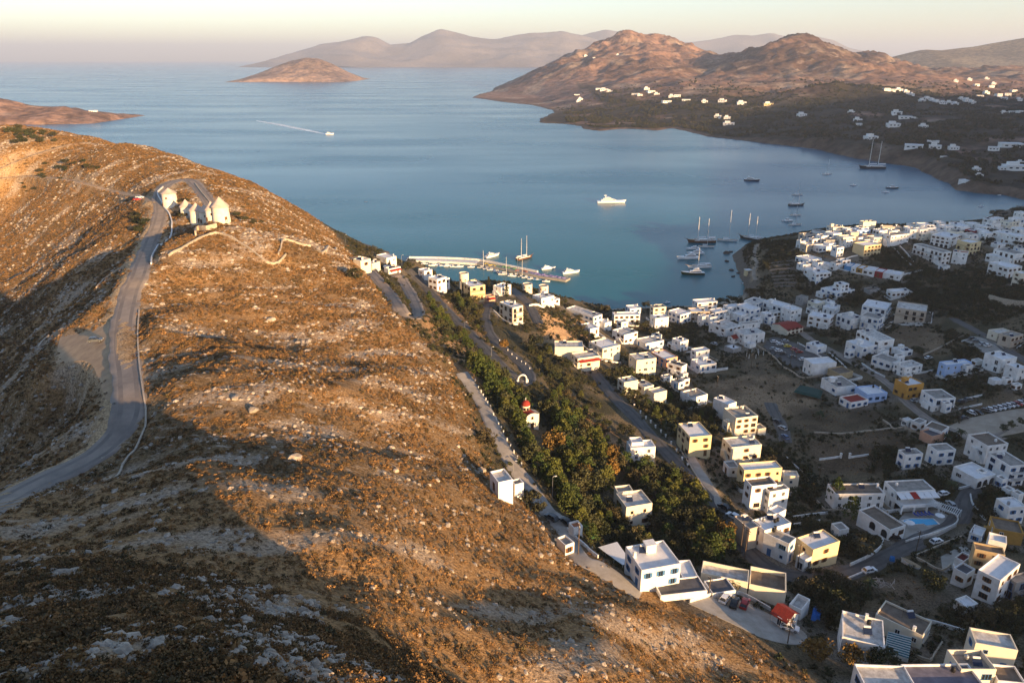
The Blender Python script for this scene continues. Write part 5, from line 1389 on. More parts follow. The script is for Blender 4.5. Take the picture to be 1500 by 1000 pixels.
T('pine', 1222, 738, 10, 'tall layered pine in front of the left hotel block', .8)
T('pine', 1246, 762, 9, 'layered pine between hotel block and pool house', .8)
T('round', 1064, 862, 3.5, 'bright green bush at the car park wall', 1.6)
T('dark', 545, 372, 6, 'dark tree clump at the cliff top, left', 1.5); T('dark', 530, 369, 5, 'dark tree clump at the cliff top, leftmost', 1.5); T('dark', 556, 373, 5, 'dark tree clump at the cliff top, right', 1.5)
T('dark', 521, 411, 6, 'dark tree on the inside of the first hairpin road', 1.3)
T('dark', 597, 397, 5, 'dark tree beside the harbour parking place', 1.3)
T('dark', 884, 460, 6.5, 'round dark tree between the long terrace and the wide beach house', 1.3)
T('dark', 946, 452, 5.5, 'dark tree at the water between two beach blocks', 1.3)
T('dark', 1056, 447, 6, 'dark tree at the waterfront, left of three', 1.1); T('dark', 1068, 446, 6.5, 'dark tree at the waterfront, middle of three', 1.1); T('dark', 1080, 446, 7, 'dark tree at the waterfront, right of three', 1.2)
T('dark', 1100, 435, 7, 'wide dark tree at the corner of the rocky point', 1.4); T('dark', 1115, 432, 6, 'dark tree inside the corner of the rocky point', 1.3)
T('dark', 940, 482, 5.5, 'wide low dark tree in front of the plain white cube', 2.0)
T('dark', 1345, 518, 4, 'spreading bush in the walled field', 2.2)
T('dark', 1455, 318, 8, 'dark pine clump at the inner bay, left', 1.5); T('dark', 1466, 317, 8, 'dark pine clump at the inner bay, middle', 1.5); T('dark', 1490, 313, 9, 'dark pine clump at the inner bay, right', 1.6)
T('round', 1470, 632, 3.6, 'small tree at the gravel lot, left of three', 1.1); T('round', 1481, 627, 3.6, 'small tree at the gravel lot, middle of three', 1.1); T('round', 1496, 624, 4, 'small tree at the gravel lot, right of three', 1.2)
for a, b, c in ((1185, 838, 'left'), (1199, 839, 'middle'), (1213, 840, 'right')): T('bush', a, b, 1.7, 'clipped round shrub in front of the glazed pavilion, %s' % c, 1.3)
# groves
polygon_trees([(688,540),(718,548),(752,580),(770,600),(772,660),(800,690),(850,745),(872,790),(845,785),(795,730),(752,672),(718,600)], 80, ['pine'] * 7 + ['round'], 5.5, 9, 'KIND in the grove around the red-domed chapel', 'grove around the chapel', 2.9, .95)
polygon_trees([(790,600),(840,610),(880,660),(905,690),(900,720),(870,730),(830,700),(798,650)], 56, ['pine'] * 9 + ['round'] * 2 + ['rusty'], 5.5, 8.5, 'KIND on the slope right of the red-domed chapel', 'grove right of the chapel', 2.9, .95)
polygon_trees([(905,690),(960,690),(1010,720),(1050,770),(1075,800),(1040,835),(985,800),(960,790),(960,740)], 74, ['pine'] * 3 + ['round', 'dark', 'dark'], 4.5, 8, 'KIND in the grove between cream grove house and road bend', 'grove above the road bend', 3.2, 1.0)
polygon_trees([(870,735),(905,760),(925,785),(1000,800),(1015,820),(900,800),(870,790)], 22, ['dark', 'pine', 'round'], 4, 6.5, 'KIND below the cream grove house', 'trees below the grove house', 3.0)
polygon_trees([(622,430),(650,452),(690,500),(732,545),(755,560),(720,560),(690,540),(650,490),(612,470)], 56, ['round', 'pine', 'pine', 'bush'], 3, 5.5, 'KIND along the hillside strip left of the middle road', 'trees left of the middle road', 2.5)
polygon_trees([(600,392),(640,425),(690,470),(712,500),(700,440),(660,418),(615,395)], 50, ['round', 'bush', 'dark', 'pine'], 2.5, 5, 'KIND on the slope between middle road and harbour', 'trees above the harbour', 2.5)
polygon_trees([(560,405),(575,420),(598,450),(590,455),(566,425)], 8, ['round', 'dark'], 3, 5, 'KIND between the two arms of the upper hairpin', 'trees inside the upper hairpin', 2.5)
polygon_trees([(745,520),(790,500),(850,560),(905,620),(960,660),(930,680),(880,650),(830,610),(790,570)], 56, ['round', 'dark', 'pine', 'bush', 'bush'], 3, 6, 'KIND on the rocky slope below the hairpin', 'trees on the slope below the hairpin', 3.2)
polygon_trees([(800,450),(850,465),(885,500),(905,520),(880,520),(850,490)], 18, ['dark', 'round', 'bush'], 3, 5.5, 'KIND between orange bank and beach terrace', 'trees by the orange bank', 3.0)
polygon_trees([(880,545),(930,540),(960,580),(1000,590),(1055,600),(1050,640),(1000,650),(950,620),(905,580)], 54, ['round', 'round', 'pine', 'dark'], 2.8, 5, 'KIND in the olive gardens above the yellow villa', 'olive garden trees', 3.0, 1.1)
polygon_trees([(1060,640),(1125,640),(1180,680),(1190,740),(1150,760),(1120,740),(1060,720)], 26, ['dark', 'round', 'bush'], 2.5, 4.5, 'KIND among the yellow houses inside the road', 'trees among the yellow houses', 3.0, 1.1)
polygon_trees([(1160,760),(1215,770),(1250,800),(1240,830),(1200,800)], 18, ['dark', 'bush', 'round'], 2, 4, 'KIND in the walled garden behind the yellow trimmed house', 'walled garden plants', 2.2, 1.2)
polygon_trees([(1165,865),(1220,850),(1260,880),(1250,900),(1225,930),(1180,900)], 24, ['dark', 'dark', 'bush'], 4, 6, 'KIND in the dense clump below the road bend', 'clump below the road bend', 2.6, 1.2)
polygon_trees([(1360,690),(1300,690),(1290,650),(1340,700),(1400,710),(1370,740)], 20, ['dark', 'bush', 'bush'], 2, 4, 'KIND in the scrub strip above the right hotel block', 'scrub strip above the hotel', 2.5, 1.3)
polygon_trees([(1430,730),(1455,722),(1470,750),(1450,770),(1428,755)], 16, ['dark', 'dark'], 3.5, 6, 'KIND inside the bend right of the pool', 'trees right of the pool bend', 2.6, 1.2)
polygon_trees([(1380,890),(1440,900),(1500,880),(1500,930),(1400,935)], 22, ['dark', 'bush'], 3, 5.5, 'KIND in the thicket below the striped-cornice house', 'thicket at the lower right', 2.8, 1.2)
polygon_trees([(1295,395),(1380,400),(1440,400),(1500,420),(1500,460),(1400,470),(1360,450),(1310,420)], 62, ['dark', 'dark', 'bush', 'bush'], 3, 5.5, 'KIND in the dark scrub valley below the yellow apartments', 'scrub valley', 3.4, 1.4)
polygon_trees([(1275,366),(1310,365),(1340,385),(1370,395),(1330,395),(1280,380)], 18, ['dark', 'bush'], 2.5, 4.5, 'KIND on the slope below the hillside steps', 'slope below the steps', 3.0, 1.3)
polygon_trees([(1090,365),(1165,352),(1175,375),(1150,400),(1120,400),(1095,395)], 30, ['bush', 'bush', 'dark'], 2, 4, 'KIND on the headland above the rocky shore', 'headland scrub', 3.0, 1.4)
polygon_trees([(1160,400),(1200,410),(1260,425),(1290,440),(1260,450),(1200,440),(1165,425)], 26, ['dark', 'bush'], 2.5, 4.5, 'KIND in the gully below the coloured cottages', 'gully scrub', 3.0, 1.3)
polygon_trees([(1395,345),(1440,340),(1500,352),(1500,362),(1450,360),(1430,352)], 14, ['dark'], 4, 6, 'KIND in the tree hollow right of the yellow apartments', 'tree hollow', 3.0, 1.2)
polygon_trees([(930,470),(1060,470),(1075,495),(1010,500),(960,490)], 24, ['bush', 'bush', 'dark'], 2, 3.5, 'KIND in the dark hedge belt behind the beach houses', 'hedge belt', 2.6, 1.6)
polygon_trees([(1215,480),(1240,490),(1250,540),(1345,575),(1330,560),(1260,520),(1225,505)], 20, ['bush', 'dark', 'round'], 2, 3.5, 'KIND along the village street', 'street shrubs', 2.6, 1.2)
polygon_trees([(1430,540),(1390,545),(1370,560),(1450,575),(1470,565)], 18, ['bush', 'dark'], 1.8, 3, 'KIND in the rough plot behind the orange house', 'rough plot', 2.6, 1.4)
polygon_trees([(1385,520),(1420,500),(1440,525),(1420,528)], 10, ['bush', 'dark'], 1.8, 3, 'KIND above the light blue house', 'plot above blue house', 2.6, 1.4)
polygon_trees([(10,192),(60,196),(92,206),(70,214),(20,215)], 16, ['round', 'dark', 'round'], 3, 6, 'KIND on the brow of the left hill', 'trees on the left brow', 4.0, 1.3)
polygon_trees([(20,240),(80,236),(150,246),(110,262),(60,280),(20,275)], 20, ['dark', 'bush'], 2.5, 4.5, 'KIND in the dark copse on the left hillside', 'left hillside copse', 3.0, 1.5)
polygon_trees([(196,310),(216,310),(216,345),(198,350)], 12, ['dark', 'bush'], 2.5, 4.5, 'KIND at the roadside across from the windmills', 'roadside trees by the windmills', 2.4, 1.2)
polygon_trees([(258,292),(276,296),(268,322),(256,316)], 8, ['dark', 'bush'], 2.2, 3.5, 'KIND between the windmills', 'shrubs between the windmills', 2.4, 1.2)
polygon_trees([(345,318),(380,325),(400,336),(370,334)], 8, ['dark', 'bush'], 2, 3.2, 'KIND behind the nearest windmill', 'bushes behind the mill', 2.6, 1.3)
def palm(px, py, h, label):
    p = ground(px, py); o = thing('palm_tree', label, 'palm', (p[0], p[1], p[2] - .1), tr.uniform(0, 6))
    mb = MB(); mb.tube((0, 0, 0), (.1, 0, h * .5), .22, .18, 8); mb.tube((.1, 0, h * .5), (.05, .1, h), .18, .2, 8); mb.build('trunk', M['bark'], o)
    c = MB(); r = random.Random(int(px))
    for k in range(26):
        t = k * 2.4; up = r.uniform(-.1, 1.0); prev = None; L0 = r.uniform(1.8, 2.5)
        for j in range(6):
            f = j / 5; rr = L0 * f; z = h + up * rr - .42 * rr * rr; w = .38 * (1 - f * .8)
            q = (rr * math.cos(t), rr * math.sin(t), z); n_ = (-math.sin(t) * w, math.cos(t) * w)
            cur = ((q[0] - n_[0], q[1] - n_[1], z - .12), q, (q[0] + n_[0], q[1] + n_[1], z - .12))
            if prev: c.quad(prev[0], prev[1], cur[1], cur[0]); c.quad(prev[1], prev[2], cur[2], cur[1])
            prev = cur
    c.build('crown', M['palm'], o); return o
palm(1391, 722, 4.5, 'palm tree in the hotel car park by the road'); palm(1405, 643, 4.2, 'palm beside the peach house, upper one'); palm(1385, 648, 3.6, 'palm beside the peach house, lower one')
palm(1200, 613, 3.2, 'palm standing alone at the edge of the brown field'); palm(1271, 866, 3.5, 'dark palm below the road at the wood pile'); palm(1063, 468, 5, 'palm beside the white beach house')
M['dark_stone'] = mat('grey_terrace_stone', (.20, .18, .155), col2=(.09, .08, .07), scale=1.2, bump=.5)
def depth_of(p): return p[1] * CP - (p[2] - EYE) * SP
# ---------------------------------------------------------------- windmills, towers, chapel, arch
def lathe_part(name, prof, m, parent, n=24, smooth=True):
    mb = MB(); mb.lathe(prof, 32 if n > 12 else n); return mb.build(name, m, parent, False)
M['mill'] = mat('mill_plaster', (.74, .67, .56), col2=(.60, .53, .43), scale=.5)
M['mill_roof'] = mat('mill_roof_render', (.56, .44, .36), col2=(.44, .35, .28), scale=.7)
def windmill(px, py, rpx, hb, hc, label, door=.3):
    p = ground(px, py); d = depth_of(p); r = rpx * d / FPX
    o = thing('windmill', label, 'windmill', (p[0], p[1], p[2]), 0, 'windmills on the ridge')
    lathe_part('wall', [(r * 1.06, -2.5), (r * 1.05, 0), (r * .97, hb), (r * .85, hb)], M['mill'], o)
    lathe_part('roof', [(r * 1.10, hb - .12), (r * 1.12, hb + .08), (r * .55, hb + hc * .5), (.12, hb + hc), (0.001, hb + hc)], M['mill_roof'], o)
    a = -math.pi / 2 + door
    put(WM['brown']['door'], 'door', o, (r * 1.03 * math.cos(a), r * 1.03 * math.sin(a), 1.05), a + math.pi / 2)
    a2 = a + .9
    put(WM['brown']['small'], 'window', o, (r * .99 * math.cos(a2), r * .99 * math.sin(a2), hb * .68), a2 + math.pi / 2)
    return o
windmill(250, 302, 10.2, 6.6, 2.7, 'white windmill standing apart on the left beside the road', -.9)
windmill(274.5, 317, 8.6, 4.9, 3.4, 'leftmost windmill of the close row of five')
windmill(290, 325, 10, 5.8, 3.3, 'second windmill from the left in the close row', .6)
windmill(302, 327, 8, 5.6, 3.2, 'narrow-looking middle windmill of the close row', -.5)
windmill(312, 324, 9, 5.4, 3.6, 'fourth windmill, half hidden by the biggest mill', -.6)
windmill(325, 323, 11.8, 6.4, 4.4, 'biggest and rightmost windmill of the close row', .9)
def tower(px, py, top, rpx, label, wallm, group):
    p = ground(px, py); d = depth_of(p); r = rpx * d / FPX; h = (py - top) * d / FPX / .95
    o = thing('round_tower', label, 'tower', tuple(p), 0, group)
    lathe_part('wall', [(r * 1.04, -2), (r * 1.03, 0), (r, h), (r * .88, h), (r * .88, h - .5)], M[wallm], o)
    lathe_part('roof', [(r * .9, h - .45), (0.001, h - .35)], M['r_grey'], o)
    for a in (-1.2, -2.2): put(WM['brown']['small'], 'window', o, (r * 1.0 * math.cos(a), r * 1.0 * math.sin(a), h * .7), a + math.pi / 2)
tower(680, 430, 400, 7, 'round cream tower rising behind the yellow house', 'cream', 'round towers by the harbour')
tower(772.5, 429, 415.5, 7, 'round roofless mill tower, left of two on the headland', 'mill', 'round towers by the harbour')
tower(796, 432.5, 418, 7, 'round mill tower joined to a white house, right of two', 'mill', 'round towers by the harbour')

def chapel():
    p = ground(779, 627); o = thing('chapel', 'white chapel with a red dome among pine trees', 'chapel', tuple(p), math.radians(28))
    mb = MB(); w, l, e = 2.4, 7.5, 3.9; n = 10
    mb.box(-w, w, 0, l, -2, e)
    arc = [(w * math.cos(math.pi * k / n), e + 1.5 * math.sin(math.pi * k / n)) for k in range(n + 1)]
    mb.poly([(x, -.02, z) for x, z in arc]); mb.poly([(x, l, z) for x, z in reversed(arc)])
    # curved gable front standing above the roof
    mb.poly([(x * 1.06, -.3, z + .35) for x, z in arc] + [(-w * 1.06, -.3, -2), (w * 1.06, -.3, -2)])
    mb.poly([(x * 1.06, 0.0, z + .35) for x, z in reversed(arc)] + [(w * 1.06, 0.0, -2), (-w * 1.06, 0.0, -2)])
    P = [(x * 1.06, z + .35) for x, z in arc] + [(-w * 1.06, -2)]; P = [(w * 1.06, -2)] + P
    for k in range(len(P) - 1): mb.quad((P[k][0], -.3, P[k][1]), (P[k][0], 0, P[k][1]), (P[k + 1][0], 0, P[k + 1][1]), (P[k + 1][0], -.3, P[k + 1][1]))
    mb.box(w, w + 2.2, 3, 6, -2, 3.3); mb.box(-w - 1.4, -w, 3, 6, -2, 3.6)
    mb.build('wall', M['cream'], o)
    rb = MB()
    for k in range(n):
        (x0, z0), (x1, z1) = arc[k], arc[k + 1]
        rb.quad((x0 * 1.05, .02, z0 + .07), (x0 * 1.05, l + .2, z0 + .07), (x1 * 1.05, l + .2, z1 + .07), (x1 * 1.05, .02, z1 + .07))
    rb.quad((-w - 1.6, 2.9, 3.5), (-w, 2.9, 4.6), (-w, 6.1, 4.6), (-w - 1.6, 6.1, 3.5))
    rb.build('roof', M['r_red'], o, True)
    sb = MB(); sb.quad((w, 2.8, 4.3), (w + 2.5, 2.8, 3.3), (w + 2.5, 6.2, 3.3), (w, 6.2, 4.3)); sb.build('side_roof', M['r_grey'], o)
    db = MB(); db.lathe([(1.5, e + .6), (1.5, e + 3.0), (1.62, e + 3.05), (1.62, e + 3.2), (1.4, e + 3.2)], 16, 0, 0, 4.5); drum = db.build('drum', M['cream'], o, False)
    for a in (-2.3, -1.57, -.8, 0): put(WM['brown']['small'], 'window', drum, (1.5 * math.cos(a), 4.5 + 1.5 * math.sin(a), e + 2.1), a + math.pi / 2)
    lathe = MB(); lathe.lathe([(1.6 * math.cos(t), e + 3.2 + 1.75 * math.sin(t)) for t in np.linspace(0, 1.55, 9)], 18, 0, 0, 4.5); dm = lathe.build('dome', M['r_red'], o, True)
    cb = MB(); cb.box(-.05, .05, 4.45, 4.55, e + 4.9, e + 6.0); cb.box(-.3, .3, 4.45, 4.55, e + 5.5, e + 5.6); cb.build('cross', M['f_white'], dm)
    put(WM['brown']['door'], 'door', o, (0, -.33, 1.05)); put(WM['brown']['small'], 'window', o, (0, -.33, 4.1)); put(WM['brown']['small'], 'window', o, (w + .02, 1.7, 2.4), math.pi / 2)
chapel()
def arch():
    p = ground(765, 560); o = thing('gate_arch', 'white round gate arch over the chapel path', 'arch', tuple(p), .3)
    mb = MB(); n = 14; pr = [(math.cos(math.pi * k / n), math.sin(math.pi * k / n)) for k in range(n + 1)]
    R, r, h = 2.0, 1.5, 1.6
    O = [(R, -.5)] + [(R * c, h + R * s) for c, s in pr] + [(-R, -.5)]; I = [(r, -.5)] + [(r * c, h + r * s) for c, s in pr] + [(-r, -.5)]
    for k in range(len(O) - 1):
        a, b, c, d = O[k], O[k + 1], I[k + 1], I[k]
        for y in (-.3, .3): mb.quad((a[0], y, a[1]), (b[0], y, b[1]), (c[0], y, c[1]), (d[0], y, d[1]))
        mb.quad((a[0], -.3, a[1]), (a[0], .3, a[1]), (b[0], .3, b[1]), (b[0], -.3, b[1])); mb.quad((d[0], -.3, d[1]), (d[0], .3, d[1]), (c[0], .3, c[1]), (c[0], -.3, c[1]))
    mb.build('arch_ring', M['w_wall'], o)
    b = MB(); b.box(-R - .5, -R + .15, -.4, .4, -.6, 1.2); b.box(R - .15, R + .5, -.4, .4, -.6, 1.2); b.build('base', M['w_wall'], o)
arch()
# the castle the photograph was taken from: behind the camera, an unseen block sized and placed to throw the shade over the hill's foot
def castle():
    cx, cy = 35 * dirq[0] - 9 * dirp[0], 35 * dirq[1] - 9 * dirp[1]
    o = thing('castle', 'unseen stone castle with crenellated walls, sized for the shade it throws', 'castle', (cx, cy, 0), SUN_AZ)
    mb = MB(); mb.box(-31, 24, -12, 10, 90, 192); mb.build('keep', M['stone'], o)
    b = MB()
    for k in range(13): b.box(-31 + k * 4.2, -28.6 + k * 4.2, 9.0, 10.4, 191.9, 194)
    b.build('battlement', M['stone'], o)
castle()

# ---------------------------------------------------------------- walls
def wall(label, px, h, m='w_wall', t=.35, name='garden_wall', cat='wall', group='low walls of the village', drop=1.0, base=None):
    L = catmull([ground(*q) if len(q) == 2 else q for q in px], 2.0)
    mb = MB(); n = len(L); P = []
    c = L[n // 2]; o_ = (c[0], c[1], c[2])
    for i in range(n):
        a = L[max(i - 1, 0)]; b = L[min(i + 1, n - 1)]; d = np.array([b[0] - a[0], b[1] - a[1]]); d /= np.linalg.norm(d) + 1e-9; w = np.array([-d[1], d[0]]) * t / 2
        z = hz(L[i][0], L[i][1]) if base is None else base
        for s, q in ((-1, -drop), (-1, h), (1, h), (1, -drop)): P.append((L[i][0] + w[0] * s - o_[0], L[i][1] + w[1] * s - o_[1], z + q + (.06 * math.sin(i * 1.3) if m == 'stone' else 0) - o_[2]))
    mb.v = P
    for i in range(n - 1):
        for k in range(3):
            a = i * 4 + k; mb.f.append((a, a + 4, a + 5, a + 1)); mb.m.append(0)
    mb.f.append((0, 1, 2, 3)); mb.m.append(0); e = (n - 1) * 4; mb.f.append((e + 3, e + 2, e + 1, e)); mb.m.append(0)
    q = mb.build(name, M[m]); q.location = o_
    return tag(q, label, cat, group)
wall('white road wall winding past the windmills', [(222,388),(223,378),(228,368),(234,360),(245,354),(251,346),(252,335),(252,326),(248,314),(241,305),(236,295),(231,284),(239,275)], .9, t=.5)
wall('pale stone wall looping over the lit ridge below the mills', [(247,376),(262,367),(285,354),(308,344),(322,343),(340,350),(360,362),(375,373),(390,385),(402,387),(412,382),(419,374)], .9, 'stone', .5)
wall('short stone wall crooked at the right of the ridge', [(408,374),(412,363),(417,352),(430,355),(445,360),(455,361)], .9, 'stone', .5)
wall('stone wall end above the cliff', [(465,367),(478,368),(493,365)], 1.1, 'stone', .8)
wall('terrace retaining wall below the windmills', [(287,346),(289,339),(303,338),(318,334)], 2.2, 'stone', .6)
wall('low kerb wall on the right edge of the ridge road', [(204,455),(202,490),(204,530),(210,575),(214,605),(210,634),(198,660),(180,682),(150,705)], .45, 'stone', .4)
wall('stone wall fragment at the left roadside', [(142,423),(152,411),(163,403),(175,395)], .8, 'stone', .6)
wall('stone wall stub beside the pull-off', [(57,510),(62,502),(72,493)], .7, 'stone', .6)
wall('loop road wall behind the windmills', [(286,270),(294,281),(303,292),(313,304)], .8, 'stone', .4)
wall('white wall curving round the swimming pool', [(1372,744),(1392,752),(1402,759),(1400,768),(1383,777),(1360,785),(1340,790),(1326,795)], .95, t=.3, drop=2)
wall('white wall round the dense tree by the pool house', [(1272,783),(1291,790),(1290,802),(1274,815),(1258,823),(1245,829)], 1.1, t=.3)
wall('white garden wall behind the yellow trimmed house', [(1159,759),(1188,755),(1212,752)], .9, t=.3)
wall('lower white garden wall behind the yellow trimmed house', [(1162,770),(1182,767),(1201,764)], .9, t=.3)
wall('white wall along the upper road by the lawn', [(831,776),(844,790),(864,808),(876,817)], .9, t=.3, drop=2)
wall('white wall on the outer edge of the bend below the pool', [(1421,725),(1424,738),(1433,750),(1444,762)], .8, t=.35)
wall('long white wall above the road to the right edge', [(1404,717),(1425,712),(1450,707),(1500,697)], .9, t=.35)
wall('white kerb wall on the lower side of the road bend', [(1210,856),(1238,849),(1265,838)], .6, t=.35)
wall('whitewashed wall running out from the coloured cottages', [(1319,404),(1335,401),(1352,397)], 1.3, t=.4)
wall('left white wall of the steps on the hill', [(1308,363),(1316,371),(1324,380),(1337,391)], .9, t=.4)
wall('right white wall of the steps on the hill', [(1318,361),(1326,369),(1334,379),(1341,389)], .9, t=.4)
wall('white wall on the brow of the orange bank', [(775,449),(793,450),(812,450)], 1.2, t=.4)
wall('tall stone retaining wall at the right of the scrub valley', [(1447,441),(1465,446),(1482,449),(1503,451)], 4.0, 'stone', .6)
wall('white wall at the corner of the dry field', [(1026,548),(1046,544),(1066,541)], 1.3, t=.3)
wall('grey wall along the village car park, left side', [(1108,506),(1120,514),(1133,523),(1145,536)], .9, 'stone', .35)
wall('white wall along the village car park, right side', [(1168,503),(1185,512),(1203,524)], .9, t=.3)
wall('grey wall at the lower edge of the dry field', [(1146,538),(1160,545),(1175,554),(1205,550)], .9, 'stone', .35)
wall('pale wall crossing the brown plots', [(1192,634),(1232,636),(1270,632),(1308,628)], .7, 'stone', .4)
wall('pale wall left of the field gate', [(1200,674),(1216,672),(1230,670)], .8, t=.35)
wall('pale wall right of the field gate', [(1244,671),(1258,669),(1272,667)], .8, t=.35)
wall('straight wall from the street to the right-hand road', [(1352,521),(1375,511),(1396,500),(1416,490)], 1.0, 'stone', .35)
wall('white wall in front of the right-hand car park', [(1408,501),(1420,498),(1428,496)], 1.0, t=.3)
wall('ruined square of walls in the brown plots', [(1293,616),(1303,623),(1309,629),(1330,624),(1318,614)], .8, 'stone', .5)
wall('plot wall along the road opposite the pool', [(1340,815),(1362,806),(1384,796),(1408,787)], .7, 'stone', .35)
wall('plot wall on the street corner below the pool', [(1342,818),(1362,829),(1380,836),(1392,828)], .7, 'stone', .35)
wall('pale wall behind the weathered pergola house', [(1355,911),(1375,916),(1395,922),(1412,927)], 1.2, 'w_wall', .3)
wall('white yard wall along the street villa', [(1404,601),(1420,597),(1438,593)], .9, t=.3)
wall('low wall between road and concrete lane', [(996,660),(1010,682),(1026,708),(1042,734)], .7, 'stone', .4)
wall('white-edged wall beside the dead-end lane', [(1152,671),(1162,681),(1176,693)], .8, t=.3)
wall('white wall above the steep car park', [(1010,882),(1030,876),(1058,868),(1082,870),(1104,880),(1128,894)], 1.0, t=.3)

for k in range(8):
    wall('stone terrace step above the rocky beach', [(1124 + k * 1.5, 388 + 4.6 * k), (1140 + k * 1.8, 385 + 5 * k), (1160 + k * 1.2, 383 + 5.4 * k)], 1.0, 'dark_stone', 1.0, 'terrace_wall', 'wall', 'stone terraces above the beach')
for lb, P in [('white wall under the coloured cottages', [(1228,394),(1245,399),(1262,402),(1280,405)]), ('white wall zigzag below the yellow mansion', [(1222,392),(1232,385),(1243,378),(1256,375)]), ('white yard wall beside the red hall', [(1128,478),(1134,483),(1150,489)]), ('white yard wall of the balconied block', [(1290,478),(1303,474),(1312,470)]), ('white yard wall under the long beige block', [(1316,476),(1335,477),(1352,477)]), ('white wall beside the village street, upper', [(1214,517),(1228,529),(1240,541)]), ('white wall beside the village street, lower', [(1262,533),(1280,545),(1296,553)]), ('white wall below the light blue house', [(1378,552),(1400,549),(1425,545)]), ('white wall above the orange house yard', [(1340,548),(1355,546),(1368,543)]), ('white wall between villa yard and field', [(1404,588),(1420,584),(1438,580)])]:
    wall(lb, P, .9, t=.35)
wr = random.Random(21)
for cx, cy, hr, L_, D_, an, zg, lab in YARDS:
    if wr.random() < .42: continue
    g1, g2, g3 = wr.uniform(1.8, 4.5), wr.uniform(1.8, 4.0), wr.uniform(1.8, 4.0)
    x0, x1, y0, y1 = -L_ / 2 - g1, L_ / 2 + g2, -D_ / 2 - g3, D_ / 2 + 1.5
    Q = wr.choice([[(x0, y1), (x0, y0), (x1 * .4, y0)], [(x0 * .3, y0), (x1, y0), (x1, y1)], [(x0, y1 * .2), (x0, y0), (x1, y0), (x1, y1)]]); W_ = []
    for a, b in zip(Q[:-1], Q[1:]):
        n = max(2, int(math.hypot(b[0] - a[0], b[1] - a[1]) / 3))
        W_ += [(a[0] + (b[0] - a[0]) * k / n, a[1] + (b[1] - a[1]) * k / n) for k in range(n)]
    W_.append(Q[-1]); P = []
    for a, b in W_:
        x = cx + a * math.cos(an) - b * math.sin(an); y = cy + a * math.sin(an) + b * math.cos(an); P.append((x, y, hz(x, y)))
    if any(math.hypot(p[0] - q[0], p[1] - q[1]) < q[2] * .8 for p in P for q in HOUSES if (q[0], q[1]) != (cx, cy)): continue
    if any(np.min(np.hypot(LINES[k][:, 0] - p[0], LINES[k][:, 1] - p[1])) < 3.2 for p in P for k in LINES): continue
    wall('low yard wall of the ' + ' '.join(lab.split()[:12]), P, wr.choice([.8, 1.0, 1.3]), wr.choice(['w_wall', 'w_wall', 'stone']), .3, 'yard_wall', 'wall', 'yard walls')
# ---------------------------------------------------------------- poles, lamps, bollards
def pole_mesh():
    mb = MB(); mb.tube((0, 0, -.5), (0, 0, 8.5), .14, .1, 7); mb.box(-.9, .9, -.06, .06, 7.7, 7.85); mb.box(-.7, .7, -.06, .06, 7.1, 7.22); return mb
PB = pole_mesh().mesh('post', M['wood'])
ib = MB()
for x in (-.8, -.4, .4, .8): ib.tube((x, 0, 7.85), (x, 0, 8.05), .06, n=5)
IB = ib.mesh('insulators', M['f_white'])
def pole(px, py, top, label):
    p = ground(px, py); d = depth_of(p); h = (py - top) * d / FPX / .88
    o = thing('utility_pole', label, 'utility pole', tuple(p), tr.uniform(0, 3), 'utility poles'); s = max(.55, min(1.3, h / 8.5))
    put(PB, 'post', o, scale=(1, 1, s)); put(IB, 'insulators', o, scale=(1, 1, s))
for a in [(847,812,764,'pole at the bottom of the upper road by the lawn'), (1084,811,763,'left pole of the pair at the road bend'), (1090.4,819,771,'right pole of the pair at the road bend'), (1167.5,833.6,793.6,'pole in front of the glazed corner pavilion'),
          (1341.6,808,775.6,'pole between the road and the pool'), (1421,791,772,'pole by the pale blue roadside store'), (1038,871,843,'thin pole above the parked white car'), (1153.6,942,902,'pole in front of the red-roofed garage'),
          (1100,539,519,'pole in the middle of the dry field'), (1157,539,509,'left pole at the village car park'), (1166,528,496,'right pole at the village car park'), (1050,568,551,'pole at the left edge of the dry field'), (1405,620,594,'pole at the corner of the gravel lot'), (1200,700,684,'pole at the path behind the left hotel block')]: pole(*a)
def lamp(px, py, top, label):
    p = ground(px, py); d = depth_of(p); h = min(9, max(3.5, (py - top) * d / FPX / .9))
    o = thing('street_lamp', label, 'street lamp', tuple(p), tr.uniform(-.5, .5), 'street lamps')
    mb = MB(); mb.tube((0, 0, -.5), (0, 0, h), .07, .05, 6); mb.tube((0, 0, h), (.7, 0, h + .15), .04, n=5); mb.build('post', M['metal'], o)
    b = MB(); b.box(.55, 1.15, -.14, .14, h + .05, h + .2); b.build('lamp_head', M['f_white'], o)
for a in [(752,690,676,'street lamp beside the cliff-foot house'), (809,731,697,'street lamp in the pines on the upper road'), (867,551,530,'street lamp above the stepped terrace'), (720,522,509,'street lamp on the middle road, lower one'), (681,483,472,'street lamp on the middle road, upper one'), (655,455,444,'white post lamp by the middle road'), (589,392,375,'lamp at the harbour parking place'), (506,356,345,'lamp on the cliff edge')]: lamp(*a)
bm_ = MB(); bm_.box(-.16, .16, -.16, .16, -.4, .85); bm_.box(-.2, .2, -.2, .2, .85, .95); BOL = bm_.mesh('bollard', M['w_wall'])
for k, (a, b) in enumerate([(696,558),(701,569),(705,574.5),(708,580),(712,586),(714.5,591),(718.5,597),(723,608),(727,615),(730.5,622),(734.5,628),(737.6,634),(743,645),(748,654),(753,663),(758,671),(764,681)]):
    tag(put(BOL, 'bollard', None, tuple(ground(a, b))), 'white bollard on the grove side of the upper road', 'bollard', 'bollards of the upper road')
for k, (a, b) in enumerate([(732,500),(738,507),(744,514),(750,520),(757,526),(764,531),(770,534),(776,541)]):
    tag(put(BOL, 'bollard', None, tuple(ground(a, b))), 'white bollard on the outer edge of the hairpin bend', 'bollard', 'bollards of the hairpin bend')
